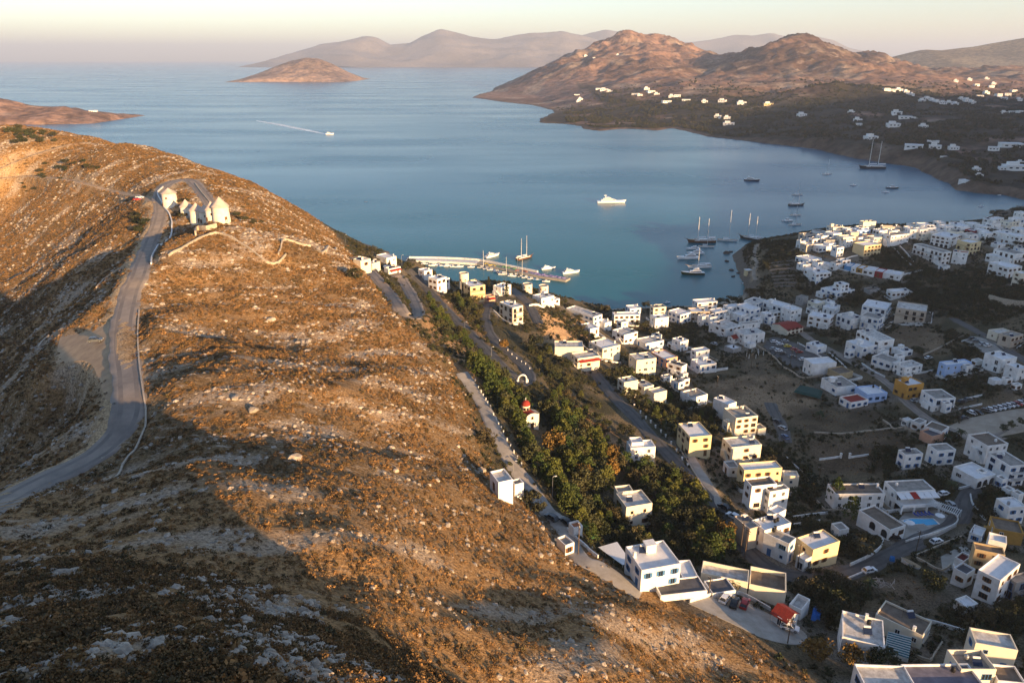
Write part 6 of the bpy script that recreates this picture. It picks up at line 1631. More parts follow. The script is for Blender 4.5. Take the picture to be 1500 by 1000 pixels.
for k, (a, b) in enumerate([(926,596),(935,606),(943,614),(950,620),(957,627),(965,634),(972,641),(980,651),(988,662),(996,674),(1004,684)]):
    tag(put(BOL, 'bollard', None, tuple(ground(a + 3, b - 1)), 0, (1.6, 1.6, 1.2)), 'pale pillar on the village side of the valley road', 'bollard', 'pillars of the valley road')
for a, b in [(1093.5,522),(1097,525),(1101,517),(1110,517),(1111,520),(1107,525),(1118,520)]:
    tag(put(BOL, 'post', None, tuple(ground(a, b)), 0, (.8, .8, 2.6)), 'white upright post in the dry field', 'post', 'white posts in the dry field')
for a, b, s in ((1231,671,'left'), (1244,671,'right')): tag(put(BOL, 'gate_pillar', None, tuple(ground(a, b)), 0, (2, 2, 2.4)), 'white %s gate pillar of the brown plot' % s, 'pillar', 'gate pillars')

# ---------------------------------------------------------------- pier
def sea_pt(px, py): q = at_level(px, py, 0); return (q[0], q[1])
def pier():
    a = [sea_pt(*q) for q in [(596,382.5),(650,383.5),(700,386.5)]]; b = [sea_pt(*q) for q in [(700,386.5),(742,395),(785,404),(832,411.5)]]
    o = thing('pier', 'long white concrete pier closing the small harbour', 'pier', (0, 0, 0))
    def strip(P, w, z, m, nm):
        L = catmull([(*q, 0) for q in P], 5); mb = MB(); V = []
        for i in range(len(L)):
            d = L[min(i + 1, len(L) - 1)] - L[max(i - 1, 0)]; d = d[:2] / (np.linalg.norm(d[:2]) + 1e-9); n_ = np.array([-d[1], d[0]])
            for s, zz in ((-w / 2, -3), (-w / 2, z), (w / 2, z), (w / 2, -3)): V.append((L[i][0] + n_[0] * s, L[i][1] + n_[1] * s, zz))
        mb.v = V
        for i in range(len(L) - 1):
            for k in range(3): e = i * 4 + k; mb.f.append((e, e + 4, e + 5, e + 1)); mb.m.append(0)
        mb.f.append((0, 1, 2, 3)); mb.m.append(0); e = (len(L) - 1) * 4; mb.f.append((e + 3, e + 2, e + 1, e)); mb.m.append(0)
        return mb.build(nm, m, o), L
    strip(a, 9, 1.7, M['w_wall'], 'root_quay'); _, L = strip(b, 8, 1.55, M['concrete'], 'outer_quay')
    up = [(p[0] + 1.5, p[1] + 4.8) for p in a + b[1:3]]
    strip(up, 1.4, 2.9, M['w_wall'], 'parapet')
    return L
PIER = pier()
for (a, b, n, mm, lab) in [(.12, .26, 9, 'net_yellow', 'yellow fishing nets heaped on the pier'), (.3, .5, 12, 'net_green', 'green fishing nets heaped along the pier'), (.52, .62, 7, 'net_red', 'reddish nets piled before the purple ones'), (.66, .97, 22, 'net_purple', 'purple fishing nets heaped at the pier head')]:
    if mm not in M: M[mm] = mat(mm, {'net_yellow': (.55, .42, .08), 'net_green': (.06, .22, .10), 'net_red': (.3, .12, .08), 'net_purple': (.13, .09, .34)}[mm], col2={'net_yellow': (.3, .25, .08), 'net_green': (.12, .15, .10), 'net_red': (.16, .1, .1), 'net_purple': (.30, .28, .36)}[mm], scale=1.2)
    r = random.Random(n); mb = MB(); bm = bmesh.new()
    for k in range(n):
        f = a + (b - a) * (k + .5) / n; q = L = PIER[int(f * (len(PIER) - 1))]
        g = bmesh.ops.create_icosphere(bm, subdivisions=2, radius=1, matrix=Matrix.Translation((q[0] + r.uniform(-2.2, 2.2), q[1] + r.uniform(-1.5, 1.5), 1.6)) @ Matrix.Diagonal((r.uniform(.9, 2), r.uniform(.8, 1.5), r.uniform(.5, .9), 1)))
        for v in g['verts']: v.co += Vector((r.uniform(-.12, .12), r.uniform(-.12, .12), r.uniform(-.1, .1)))
    me = bpy.data.meshes.new('fishing_nets'); bm.to_mesh(me); bm.free(); me.materials.append(M[mm]); tag(put(me, 'fishing_nets'), lab, 'fishing nets', 'net heaps on the pier')

# ---------------------------------------------------------------- boats
M['hull_white'] = mat('white_gelcoat', (.78, .78, .77), rough=.3, var=.03, spec=.5)
M['hull_navy'] = mat('navy_hull', (.012, .018, .04), rough=.3, var=.1, spec=.5)
M['hull_wood'] = mat('varnished_wood_hull', (.14, .06, .025), rough=.4, var=.15, spec=.4)
M['hull_dark'] = mat('black_hull', (.015, .015, .016), rough=.35, var=.1, spec=.5)
M['hull_blue'] = mat('blue_hull', (.05, .16, .34), rough=.4, var=.1)
M['hull_green'] = mat('dark_green_hull', (.015, .035, .02), rough=.4, var=.1)
M['deck'] = mat('teak_deck', (.36, .26, .16), var=.1)
M['mast'] = mat('white_spar', (.75, .74, .70), rough=.4, var=.03)
M['antifoul'] = mat('dark_waterline', (.02, .02, .03), var=.1)
def hull_mb(Ln, B, F, bow=.45):
    mb = MB(); st = 9; R = []
    for i in range(st):
        t = i / (st - 1); x = (t - .5) * Ln
        w = B / 2 * (1 - max(0, (t - .45) / .55) ** 2.2) * (.82 + .18 * min(1, t * 3)); zt = F * (1 + bow * t ** 2.5); wb = w * (.72 - .3 * t)
        ov = Ln * .06 * t ** 3
        R.append([(x, -wb, -.5), (x, -w * .93, F * .3), (x + ov, -w, zt), (x + ov, w, zt), (x, w * .93, F * .3), (x, wb, -.5)])
    for i in range(st - 1):
        for k in range(5):
            mi = 1 if k == 2 else 0
            mb.quad(R[i][k], R[i + 1][k], R[i + 1][k + 1], R[i][k + 1], mi)
    mb.poly(R[0], 0); return mb
def cabin_mb(mb, x0, x1, w, z0, z1, rake=.5, mi=0, gl=1, win=True):
    a = [(x0, -w, z0), (x1, -w * .8, z0), (x1, w * .8, z0), (x0, w, z0)]; b = [(x0 + rake * .3, -w * .88, z1), (x1 - rake, -w * .68, z1), (x1 - rake, w * .68, z1), (x0 + rake * .3, w * .88, z1)]
    for k in range(4): mb.quad(a[k], a[(k + 1) % 4], b[(k + 1) % 4], b[k], mi)
    mb.poly(b, mi)
    if win:
        for k in range(4):
            p, q, s, t = [Vector(v) for v in (a[k], a[(k + 1) % 4], b[(k + 1) % 4], b[k])]
            nn = (q - p).cross(t - p).normalized() * .04
            def at(u, v): return tuple((p * (1 - u) + q * u) * (1 - v) + (t * (1 - u) + s * u) * v + nn)
            mb.quad(at(.06, .38), at(.94, .38), at(.94, .82), at(.06, .82), gl)
def boat(kind, px, py, wpx, head, label, hullm='hull_white', masts=1, group=None, mast_px=None, B=None, awn=None):
    q = at_level(px, py, 0); d = depth_of(q); Ln = wpx * d / FPX / max(.45, abs(math.cos(head)))
    nm, cat = {'motor': ('motor_yacht', 'motor yacht'), 'sail': ('sailing_boat', 'sailing boat'), 'gulet': ('sailing_ship', 'sailing ship'), 'small': ('small_boat', 'boat'), 'ferry': ('passenger_boat', 'boat')}[kind]
    o = thing(nm, label, cat, (q[0], q[1], 0), head, group or ('boats in the bay'))
    B = B or Ln * {'motor': .27, 'sail': .27, 'gulet': .25, 'small': .34, 'ferry': .24}[kind]; F = {'motor': .1, 'sail': .075, 'gulet': .085, 'small': .1, 'ferry': .12}[kind] * Ln * (.72 if wpx > 40 else 1)
    hull_mb(Ln, B, F).build('hull', [M[hullm], M['deck'] if kind in ('gulet', 'sail') else M['hull_white']], o)
    if kind in ('motor', 'ferry'):
        c = MB(); cabin_mb(c, -.38 * Ln, .22 * Ln, B * .40, F * .98, F * .98 + (.085 if wpx < 40 else .06) * Ln, .09 * Ln); c.build('cabin', [M['hull_white'], M['glass']], o)
        u = MB(); cabin_mb(u, -.30 * Ln, .06 * Ln, B * .30, F + (.083 if wpx < 40 else .058) * Ln, F + (.145 if wpx < 40 else .105) * Ln, .07 * Ln); u.build('flybridge', [M['hull_white'], M['glass']], o)
        if wpx > 30:
            u = MB(); cabin_mb(u, -.22 * Ln, -.02 * Ln, B * .22, F + (.143 if wpx < 40 else .104) * Ln, F + (.185 if wpx < 40 else .135) * Ln, .05 * Ln); u.build('sun_deck', [M['hull_white'], M['glass']], o)
        a = MB(); a.tube((-.2 * Ln, 0, F + .1 * Ln), (-.23 * Ln, 0, F + .22 * Ln), .012 * Ln, .005 * Ln, 5); a.tube((-.26 * Ln, 0, F + .19 * Ln), (-.16 * Ln, 0, F + .19 * Ln), .012 * Ln, n=5); a.build('radar_mast', M['hull_white'], o)
        r = MB()
        for s in (-1, 1):
            for k in range(6): x = .12 * Ln + k * .065 * Ln; w = B / 2 * (1 - max(0, (x / Ln + .05) / .55) ** 2.2) * .95; z = F * (1 + .45 * (x / Ln + .5) ** 2.5); r.tube((x, s * w, z), (x, s * w, z + .05 * Ln), .02, n=3)
        r.build('rail', M['metal'], o)
    elif kind in ('sail', 'gulet'):
        c = MB(); cabin_mb(c, (-.22 if kind == 'sail' else -.3) * Ln, .16 * Ln, B * .27, F, F + .045 * Ln, .05 * Ln); c.build('cabin', [M['hull_white'], M['glass']], o)
        mh = (mast_px * d / FPX / .97) if mast_px else Ln * 1.15
        xs_ = [.08] if masts == 1 else [.16, -.2]
        for k, fx_ in enumerate(xs_):
            hh_ = mh * (1 if k == 0 else .92); a = MB(); r0 = max(.17, .011 * Ln); a.tube((fx_ * Ln, 0, F * .8), (fx_ * Ln, 0, F + hh_), r0, r0 * .7, 6)
            for f in (.45, .75): a.tube((fx_ * Ln, -B * .22, F + hh_ * f), (fx_ * Ln, B * .22, F + hh_ * f), r0 * .4, n=4)
            m_ = a.build('mast', M['mast'], o)
            bb = MB(); bb.tube((fx_ * Ln - .03 * Ln, 0, F + .1 * Ln), (fx_ * Ln - .3 * Ln, 0, F + .11 * Ln), r0 * 1.6, n=6); bb.build('boom', M['white_cloth'] if hullm != 'hull_navy' else M['blue_cloth'], m_)
            rg = MB()
            for e in ((-.5 * Ln, 0, F), (.55 * Ln, 0, F * 1.4), (fx_ * Ln, -B * .45, F), (fx_ * Ln, B * .45, F)): rg.tube((fx_ * Ln, 0, F + hh_ * .97), e, .035, n=3)
            rg.build('rigging', M['dark_metal'], m_)
        if kind == 'gulet':
            bs = MB(); bs.tube((.5 * Ln, 0, F * 1.4), (.66 * Ln, 0, F * 1.4 + .05 * Ln), .012 * Ln, .006 * Ln, 5); bs.build('bowsprit', M['hull_wood'], o)
            aw = MB(); aw.box(-.46 * Ln, -.22 * Ln, -B * .38, B * .38, F + .085 * Ln, F + .09 * Ln)
            for x in (-.45, -.23):
                for s in (-1, 1): aw.tube((x * Ln, s * B * .35, F), (x * Ln, s * B * .35, F + .085 * Ln), .05, n=4)
            aw.build('awning', M['white_cloth'], o)
            gw = MB()
            for s in (-1, 1): gw.box(-.46 * Ln, .3 * Ln, s * B * .455 - .06, s * B * .455 + .06, F * 1.02, F * 1.02 + .03 * Ln)
            gw.build('bulwark', M['hull_white'], o)
    else:
        if Ln > 4.5:
            c = MB(); cabin_mb(c, -.15 * Ln, .18 * Ln, B * .28, F, F + .16 * Ln, .08 * Ln); c.build('cabin', [M['hull_white'], M['glass']], o)
        th = MB(); th.box(-.36 * Ln, -.28 * Ln, -B * .36, B * .36, F * .95, F + .05); th.box(-.5 * Ln, -.44 * Ln, -.14, .14, F * .4, F + .35); th.build('thwart', M['wood'], o)
    return o
boat('ferry', 483, 197, 11, 0.1, 'white passenger boat trailing a long wake', 'hull_white')
boat('motor', 895, 297, 40.5, 0.05, 'large white motor yacht alone in mid-bay')
boat('motor', 1101, 265, 19, -.45, 'motor yacht with a dark hull and white top', 'hull_navy')
boat('sail', 1211, 256, 14, .05, 'white sailing boat with a bare mast off the wooded shore', mast_px=20)
boat('gulet', 1278, 247, 36, 3.1, 'dark two-masted ship anchored under the wooded shore', 'hull_dark', 2, mast_px=38)
boat('small', 1250, 272, 10, .1, 'small white boat with a thin mast in the inner bay'); boat('small', 1297, 282, 10, 0, 'small white boat left of the dark launch'); boat('small', 1307, 276, 17, -.1, 'dark launch in the inner bay', 'hull_dark')
boat('small', 1437, 303, 8, .1, 'small white boat nearest the inner bay pines'); boat('small', 1464, 286, 5, .1, 'tiny boat under the far bank of the inner bay')
boat('sail', 1168, 286, 16, .1, 'dark-masted sailing boat at the top of the anchored column', mast_px=18); boat('gulet', 1166, 301, 23, .12, 'dark two-masted sailing ship second in the anchored column', 'hull_dark', 2, mast_px=16)
boat('sail', 1165, 316, 17, .05, 'sailing boat in the middle of the anchored column', mast_px=14); boat('small', 1153, 324, 16, .05, 'white motor boat with a dark cover in the anchored column'); boat('sail', 1164, 330, 19, .08, 'white sailing boat at the foot of the anchored column', mast_px=18)
boat('gulet', 1028, 355, 40, 3.2, 'white-decked two-masted ship, biggest of the moored cluster', 'hull_wood', 2, mast_px=33)
boat('sail', 1065, 353, 27, -.25, 'sailing boat with a dark mast between the two-masted ships', 'hull_white', mast_px=42); boat('gulet', 1100, 351, 24, 2.35, 'dark two-masted ship with white spars near the headland', 'hull_dark', 2, mast_px=34)
boat('motor', 1015, 365, 19, 3.2, 'white motor yacht at the upper end of the moored cluster'); boat('sail', 1034, 362, 22, -.15, 'white sailing boat beside the moored motor yachts', mast_px=22)
boat('motor', 1008, 379, 31, 3.25, 'big white motor yacht in the front of the cluster'); boat('motor', 1019, 372, 24, 3.25, 'white motor yacht behind the big front one')
boat('gulet', 1025, 392, 34, 3.3, 'white two-decked boat with one mast, lower in the cluster', 'hull_white', 1, mast_px=26); boat('motor', 1015, 402, 33, 3.14, 'motor boat with a dark green hull nearest the shore', 'hull_green')
boat('gulet', 768, 379, 22, .75, 'white two-masted ship lying off the pier', 'hull_wood', 2, mast_px=30)
boat('motor', 721, 376, 19, .75, 'white cabin cruiser off the pier root'); boat('motor', 803, 394, 20, .3, 'white cabin cruiser left of two off the pier head'); boat('motor', 836, 400, 25, .35, 'white cabin cruiser with a black top, right of two off the pier head')
boat('small', 536, 296, 4, 0, 'tiny dark boat alone on the open water', 'hull_dark')
boat('motor', 1160, 345, 12, .2, 'white motor boat tucked behind the headland houses')
boat('small', 863, 450, 10, .3, 'dark fishing boat at the left end of the beach', 'hull_dark'); boat('small', 873, 452, 9, -.4, 'second dark fishing boat at the left end of the beach', 'hull_dark'); boat('small', 977, 444, 10, .3, 'grey boat at the small jetty in front of the beach', 'hull_blue'); boat('small', 1088, 415, 5, .2, 'tiny white boat under the beach terraces')
for k, (a, b, w, h_) in enumerate([(636,389,16,.05),(655,390,16,.0),(672,391,13,.1),(690,391.5,10,.05)]): boat('small', a, b, w, h_, 'white fishing boat moored at the pier root, number %s from the shore' % ('one', 'two', 'three', 'four')[k], group='boats along the pier')
for k, (a, b, w, h_, kd, hm, lb) in enumerate([(707,392.5,15,-.35,'sail','hull_white','white sailing boat at the bend of the pier'), (720,396,13,-.3,'small','hull_white','white boat next below the pier bend'), (729,398.5,12,-.3,'small','hull_blue','blue boat along the pier middle'), (740,402,20,-.1,'sail','hull_white','long white sailing boat along the pier middle'), (757,403,12,-.25,'sail','hull_dark','dark boat with tall mast on the pier'), (771,407,13,-.2,'small','hull_white','white fishing boat beside the green nets'), (787,410.5,12,-.2,'small','hull_blue','blue and white boat before the purple nets'), (622,387,10,.1,'small','hull_white','boat closest to the pier root'), (646,390.5,11,.1,'small','hull_blue','blue boat between the white ones at the pier root'), (664,391,10,0,'small','hull_white','low white boat wedged in the row at the pier root'), (714,394.5,12,-.3,'small','hull_white','white boat just inside the pier bend'), (734,400.5,11,-.3,'small','hull_white','white boat before the long sailing boat'), (750,404.5,12,-.2,'small','hull_white','white boat behind the dark tall-masted one'), (764,405.5,11,-.2,'sail','hull_white','white sailing boat by the green nets'), (779,409,12,-.2,'small','hull_white','white boat at the start of the purple nets'), (800,412.5,11,-.2,'small','hull_white','outermost white boat inside the pier head')]): boat(kd, a, b, w, h_, lb, hm, group='boats along the pier', mast_px=24)
# foam trail
M['foam'] = mat('wake_foam', (.80, .84, .86), col2=(.45, .55, .6), scale=.03, rough=.6)
L = [sea_pt(*q) for q in [(479,197),(455,192),(430,187),(405,182),(375,177)]]; mb = MB()
for k in range(4):
    w0, w1 = [5, 12, 15, 13, 4][k], [5, 12, 15, 13, 4][k + 1]; a, b = L[k], L[k + 1]
    mb.quad((a[0], a[1] - w0, .05), (b[0], b[1] - w1, .05), (b[0], b[1] + w1, .05), (a[0], a[1] + w0, .05))
tag(mb.build('boat_wake', M['foam']), kind='stuff')
# rocks off the headland
for k, (a, b, w, lb) in enumerate([(1064,371,13,'largest dark sea rock off the headland'), (1071,369,7,'small rock touching the largest sea rock'), (1064,383,8,'dark sea rock below the largest one'), (1071,396,8,'dark sea rock, upper of the pair in front of the yellow kiosk'), (1074,405,7,'dark sea rock, lower of the pair in front of the yellow kiosk'), (1083,400,9,'dark rock at the water edge left of the yellow kiosk')]):
    q = at_level(a, b, 0); d = depth_of(q); s = w * d / FPX / 2; o = put(rock_mesh(200 + k, 'sea_rock', 3, M['rock_dark']), 'sea_rock', None, (q[0], q[1], .2), k, (s, s * .9, s * .75)); tag(o, lb, 'rock', 'rocks off the headland')
kp = ground(1095, 401)
ko = thing('kiosk', 'yellow kiosk hut on the rocks of the headland', 'kiosk', tuple(kp), .3)
mb = MB(); mb.box(-2.2, 2.2, -1.8, 1.8, -1.5, 3.2); mb.build('wall', M['yellow'], ko); mb = MB(); mb.box(-2.5, 2.5, -2.1, 2.1, 3.2, 3.45); mb.build('roof', M['r_white'], ko); put(WM['white']['wide'], 'window', ko, (0, -1.82, 1.8)); put(WM['white']['door'], 'door', ko, (1.5, -1.82, 1.1))

# ---------------------------------------------------------------- cars
def car_parts():
    prof = [(-2.05, .32), (-2.1, .62), (-2.0, .86), (-1.25, .95), (1.15, .93), (1.95, .78), (2.1, .58), (2.05, .32)]; w = .86
    def body():
        mb = MB(); n = len(prof)
        for k in range(n - 1):
            (x0, z0), (x1, z1) = prof[k], prof[k + 1]; mb.quad((x0, -w, z0), (x1, -w, z1), (x1, w, z1), (x0, w, z0), 0)
        mb.poly([(x, -w, z) for x, z in reversed(prof)]); mb.poly([(x, w, z) for x, z in prof])
        r = [(-1.45, 1.42), (-1.0, 1.5), (.1, 1.5), (.35, 1.44)]
        for k in range(3): (x0, z0), (x1, z1) = r[k], r[k + 1]; mb.quad((x0, -.66, z0), (x1, -.66, z1), (x1, .66, z1), (x0, .66, z0))
        for s in (-1, 1):
            for (xa, za, xb, zb) in ((-1.95, .9, -1.45, 1.42), (-.55, .94, -.6, 1.48), (1.12, .93, .35, 1.44)):
                mb.tube((xa, s * .8, za), (xb, s * .655, zb), .045, n=4)
        for s in (-1, 1): mb.box(.72, .9, s * .95 - .08, s * .95 + .08, .95, 1.07)
        return mb
    g = MB(); a = [(-1.93, -.8, .9), (1.1, -.8, .93), (1.1, .8, .93), (-1.93, .8, .9)]; b = [(-1.43, -.65, 1.41), (.34, -.65, 1.43), (.34, .65, 1.43), (-1.43, .65, 1.41)]
    for k in range(4): g.quad(a[k], a[(k + 1) % 4], b[(k + 1) % 4], b[k])
    wh = MB(); wh.tube((0, -.1, 0), (0, .1, 0), .33, n=12, mi=0); wh.tube((0, -.11, 0), (0, .11, 0), .19, n=8, mi=1)
    hl = MB(); hl.box(1.93, 2.08, -.18, .18, .6, .76)
    return body(), g.mesh('windows', M['glass']), wh.mesh('wheel', [M['black'], M['metal']]), hl
CB, CG, CW_, HL = car_parts()
CARCOL = {'white': (.75, .75, .75), 'silver': (.38, .39, .40), 'grey': (.10, .105, .11), 'black': (.012, .012, .013), 'red': (.34, .02, .02), 'yellow': (.72, .50, .02), 'dark': (.03, .032, .04), 'blue': (.04, .09, .22)}
CM = {}
for k, c in CARCOL.items():
    m = mat('car_paint_' + k, c, rough=.28, var=.02, spec=.5); CM[k] = CB.mesh('body', m)
HLm = HL.mesh('headlight', M['f_white'])
def car(c, px, py, rz, label, group='parked cars', s=1.0):
    p = ground(px, py); z = max(hz(p[0] + a, p[1] + b) for a in (-1, 0, 1) for b in (-1, 0, 1))
    o = thing('parked_car', label, 'car', (p[0], p[1], z + .12), rz, group); o.scale = (s, s, s)
    put(CM[c], 'body', o); put(CG, 'windows', o)
    for x in (-1.3, 1.3):
        for y in (-.78, .78): put(CW_, 'wheel', o, (x, y, .33))
    for y in (-.62, .62): put(HLm, 'headlight', o, (0, y, 0))
    return o
car('grey', 141, 504, .2, 'dark car parked alone on the ridge road pull-off')
car('red', 202, 296, .3, 'red car parked across the road from the windmills'); car('white', 205, 291, .2, 'white car beside the red one near the windmills')
car('grey', 808, 761, 2.3, 'dark grey car driving on the upper road'); car('black', 829, 768, 2.1, 'black car parked by the red kiosk awning')
car('white', 1062, 881, .9, 'white hatchback in the steep car park, left of three'); car('black', 1075, 888, 1.1, 'black car in the steep car park, middle of three'); car('red', 1090, 889, 1.05, 'dark red car in the steep car park, right of three'); car('white', 1156, 924, -.45, 'white estate car below the red-roofed garage')
car('dark', 1060, 744, 2.2, 'dark car parked on the concrete lane'); car('white', 1074, 759, 2.25, 'white van-like car parked at the lower lane end', s=1.15); car('dark', 1138, 619, 2.0, 'dark car in the dead-end lane, upper of three'); car('silver', 1146, 629, 2.0, 'silver car in the dead-end lane, middle of three'); car('blue', 1150, 642, 1.7, 'blue car in the dead-end lane, lowest of three')
for k, (c, a, b) in enumerate([('white',1134,502),('white',1142,505.5),('yellow',1153.5,508.5),('silver',1133,512.5),('white',1140.5,515),('dark',1146,519),('red',1163,513),('red',1170.5,517),('grey',1160,524),('silver',1150,501),('white',1176,528)]):
    car(c, a, b, .15, '%s car in the village car park, %s' % (c, ['top left','beside the top left one','alone in the middle','left of the second row','second in the second row','third in the second row','by the right pole','right of the other red one','at the lower edge','at the upper wall','in the lower right corner'][k]), 'cars in the village car park')
cs = ['grey', 'white', 'silver', 'white', 'silver', 'white', 'silver', 'red', 'white', 'grey']
nm = ['first', 'second', 'third', 'fourth', 'fifth', 'sixth', 'seventh', 'eighth', 'ninth', 'tenth']
for k, (a, b) in enumerate([(1444,603.5),(1451.5,602),(1458.5,600.5),(1465.5,599),(1472,597.5),(1478.5,596),(1484.5,594.8),(1490,593.5),(1495.5,592),(1501,590.6)]):
    car(cs[k], a, b, -.75, '%s car, %s from the left in the row at the gravel lot' % (cs[k], nm[k]), 'row of cars at the gravel lot')
car('white', 1423.5, 607, -1.2, 'white car at the corner of the gravel lot'); car('black', 1432, 606.5, -1.1, 'black car next to the white corner one at the gravel lot'); car('dark', 1408, 590, .2, 'dark car in the yard right of the street villa'); car('grey', 1418, 587, .2, 'grey car in the yard right of the street villa'); car('dark', 1412, 614, .4, 'dark car under the trees below the street villa'); car('silver', 1340, 588, .2, 'silver car below the orange house')
car('white', 1360, 526, .3, 'white pickup on the track above the light blue house'); car('grey', 1430, 502, -.4, 'grey car in the right-hand car park'); car('silver', 1439, 506, .2, 'silver car in the right-hand car park'); car('white', 1446.5, 508, .3, 'white car in the right-hand car park'); car('dark', 1424, 498, .1, 'dark car at the wall of the right-hand car park')
car('white', 1382, 726, .3, 'white car under the hotel palm'); car('silver', 1392.5, 741, 1.6, 'silver car parked beside the bend at the hotel'); car('white', 1371, 795, .35, 'white car on the road below the pool'); car('white', 1273, 838, .3, 'white car at the roadside above the wood pile'); car('dark', 1443, 780, .9, 'dark car under the trees at the right bend'); car('black', 1308, 790, .1, 'black car in front of the pool house')
car('white', 1067, 492 + 20, 1.0, 'white car at the lane left of the grey shed') if False else car('silver', 1046, 505, 2.3, 'silver car on the lane above the dry field')
car('white', 566.5, 393.5, .3, 'white car at the harbour parking place')

# ---------------------------------------------------------------- pool terrace
def flat(px, z): return [tuple(at_level(a, b, z)) for a, b in px]
pc = PATCH['pool_deck'][1]
PD = ground(1350, 768)[2] + .1
ring = flat([(1322.4,762),(1334.4,759.6),(1366.4,759.6),(1375.2,767.6),(1372.8,770),(1357.6,770),(1352.8,766.8),(1339.2,767.6),(1332.8,768.9)], PD + .12)
po = thing('swimming_pool', 'bright blue swimming pool beside the hotel terrace', 'swimming pool', tuple(ring[0]))
def rel(P, o): return [(p[0] - o.location.x, p[1] - o.location.y, p[2] - o.location.z) for p in P]
mb = MB(); mb.poly(rel(ring, po)); mb.build('water', M['pool'], po)
mb = MB(); c0 = np.mean(ring, 0); R = rel(ring, po); O = rel([tuple(c0 + (np.array(p) - c0) * 1.10 + np.array([0, 0, -.02])) for p in ring], po); I = [(p[0], p[1], p[2] + .1) for p in R]; O2 = [(p[0], p[1], p[2] + .12) for p in O]
for k in range(len(R)):
    j = (k + 1) % len(R); mb.quad(I[k], I[j], O2[j], O2[k]); mb.quad(R[k], R[j], I[j], I[k]); mb.quad(O2[k], O2[j], (O[j][0], O[j][1], O[j][2] - .6), (O[k][0], O[k][1], O[k][2] - .6))
mb.build('rim', M['w_wall'], po)
lb_ = MB(); lb_.box(-.95, .45, -.32, .32, .26, .34); lb_.quad((.45, -.32, .33), (1.0, -.32, .75), (1.0, .32, .75), (.45, .32, .33)); lb_.quad((.45, .32, .27), (1.0, .32, .69), (1.0, -.32, .69), (.45, -.32, .27)); LB = lb_.mesh('mattress', M['blue_cloth'])
lf = MB()
for x in (-.85, .4):
    for y in (-.27, .27): lf.box(x - .03, x + .03, y - .03, y + .03, 0, .27)
LF = lf.mesh('frame', M['f_white'])
for k, (a, b) in enumerate([(1341.5,755),(1347,754.5),(1352.5,754),(1358,753.5),(1363.5,753.5)]):
    q = at_level(a, b, PD); o = thing('sun_lounger', '%s blue sun lounger in the row behind the pool' % ('leftmost', 'second', 'middle', 'fourth', 'rightmost')[k], 'sun lounger', (q[0], q[1], max(PD, hz(q[0], q[1])) + .1), 2.2, 'sun loungers by the pool'); put(LB, 'mattress', o); put(LF, 'frame', o)
q = at_level(1381, 752, PD); o = thing('pergola', 'white slatted pergola at the right end of the pool', 'pergola', (q[0], q[1], max(PD, hz(q[0], q[1]))), -.75)
sl = MB(); sl.box(-.07, .07, -2.2, 2.2, 2.5, 2.62); SLm = sl.mesh('slat', M['f_white'])
for k in range(16): put(SLm, 'slat', o, (-4.5 + k * .6, 0, 0))
b_ = MB()
for x in (-4.6, 0, 4.6):
    for y in (-1.9, 1.9): b_.box(x - .07, x + .07, y - .07, y + .07, -.6, 2.4)
b_.build('posts', M['f_white'], o); b_ = MB(); b_.box(-4.8, 4.8, -1.97, -1.83, 2.36, 2.5); b_.box(-4.8, 4.8, 1.83, 1.97, 2.36, 2.5); b_.build('beam', M['f_white'], o)
for a, b, s in ((1375, 763, 'right'), (1331, 774, 'left')):
    q = at_level(a, b, PD); o = thing('parasol', 'white parasol at the %s side of the pool' % s, 'parasol', (q[0], q[1], max(PD, hz(q[0], q[1])))); lathe_part('canopy', [(1.5, 2.2), (.8, 2.5), (.02, 2.75)], M['white_cloth'], o, 8, False); z_ = MB(); z_.tube((0, 0, 0), (0, 0, 2.7), .04, n=5); z_.build('pole', M['metal'], o)
# the terrace front of the right hotel block: open ground floor, striped awnings above
hb = [h for h in bpy.data.objects if h.get('label', '').startswith('right hotel block')][0]
hc = [w for w in hb.children if w.name.startswith('wall')][0]; hx = max(v.co.x for v in hc.data.vertices); hy = max(v.co.y for v in hc.data.vertices)
mb = MB(); mb.box(-hx, hx, -hy - 4.2, -hy + .02, 3.2, 3.5, 0); mb.box(-hx, hx, -hy - 4.2, -hy - 4.0, 3.5, 4.4, 0)
for k in range(4): x = -hx + .3 + (2 * hx - .6) * k / 3; mb.box(x - .25, x + .25, -hy - 4.15, -hy - 3.7, -1.5, 3.25, 0)
mb.box(-hx, -hx + .2, -hy - 4.2, -hy, 3.5, 4.4, 0); mb.build('terrace', M['white'], hb)
aw_w = 2 * hx / 6
for k in range(6):
    m_ = MB(); x0 = -hx + aw_w * k + .06; x1 = x0 + aw_w - .12; m_.quad((x0, -hy, 6.5), (x0, -hy - 2.9, 5.9), (x1, -hy - 2.9, 5.9), (x1, -hy, 6.5)); m_.quad((x0, -hy - 2.9, 5.65), (x1, -hy - 2.9, 5.65), (x1, -hy - 2.9, 5.9), (x0, -hy - 2.9, 5.9))
    m_.build('awning', M['red_cloth'] if k == 2 else M['white_cloth'], hb)
for k in range(5):
    put(WM['white']['balcony_door'], 'window', hb, (-hx + (k + .5) * 2 * hx / 5, -hy, 4.7)); put(WM['white']['arch'], 'arched_opening', hb, (-hx + (k + .5) * 2 * hx / 5, -hy, 1.6))

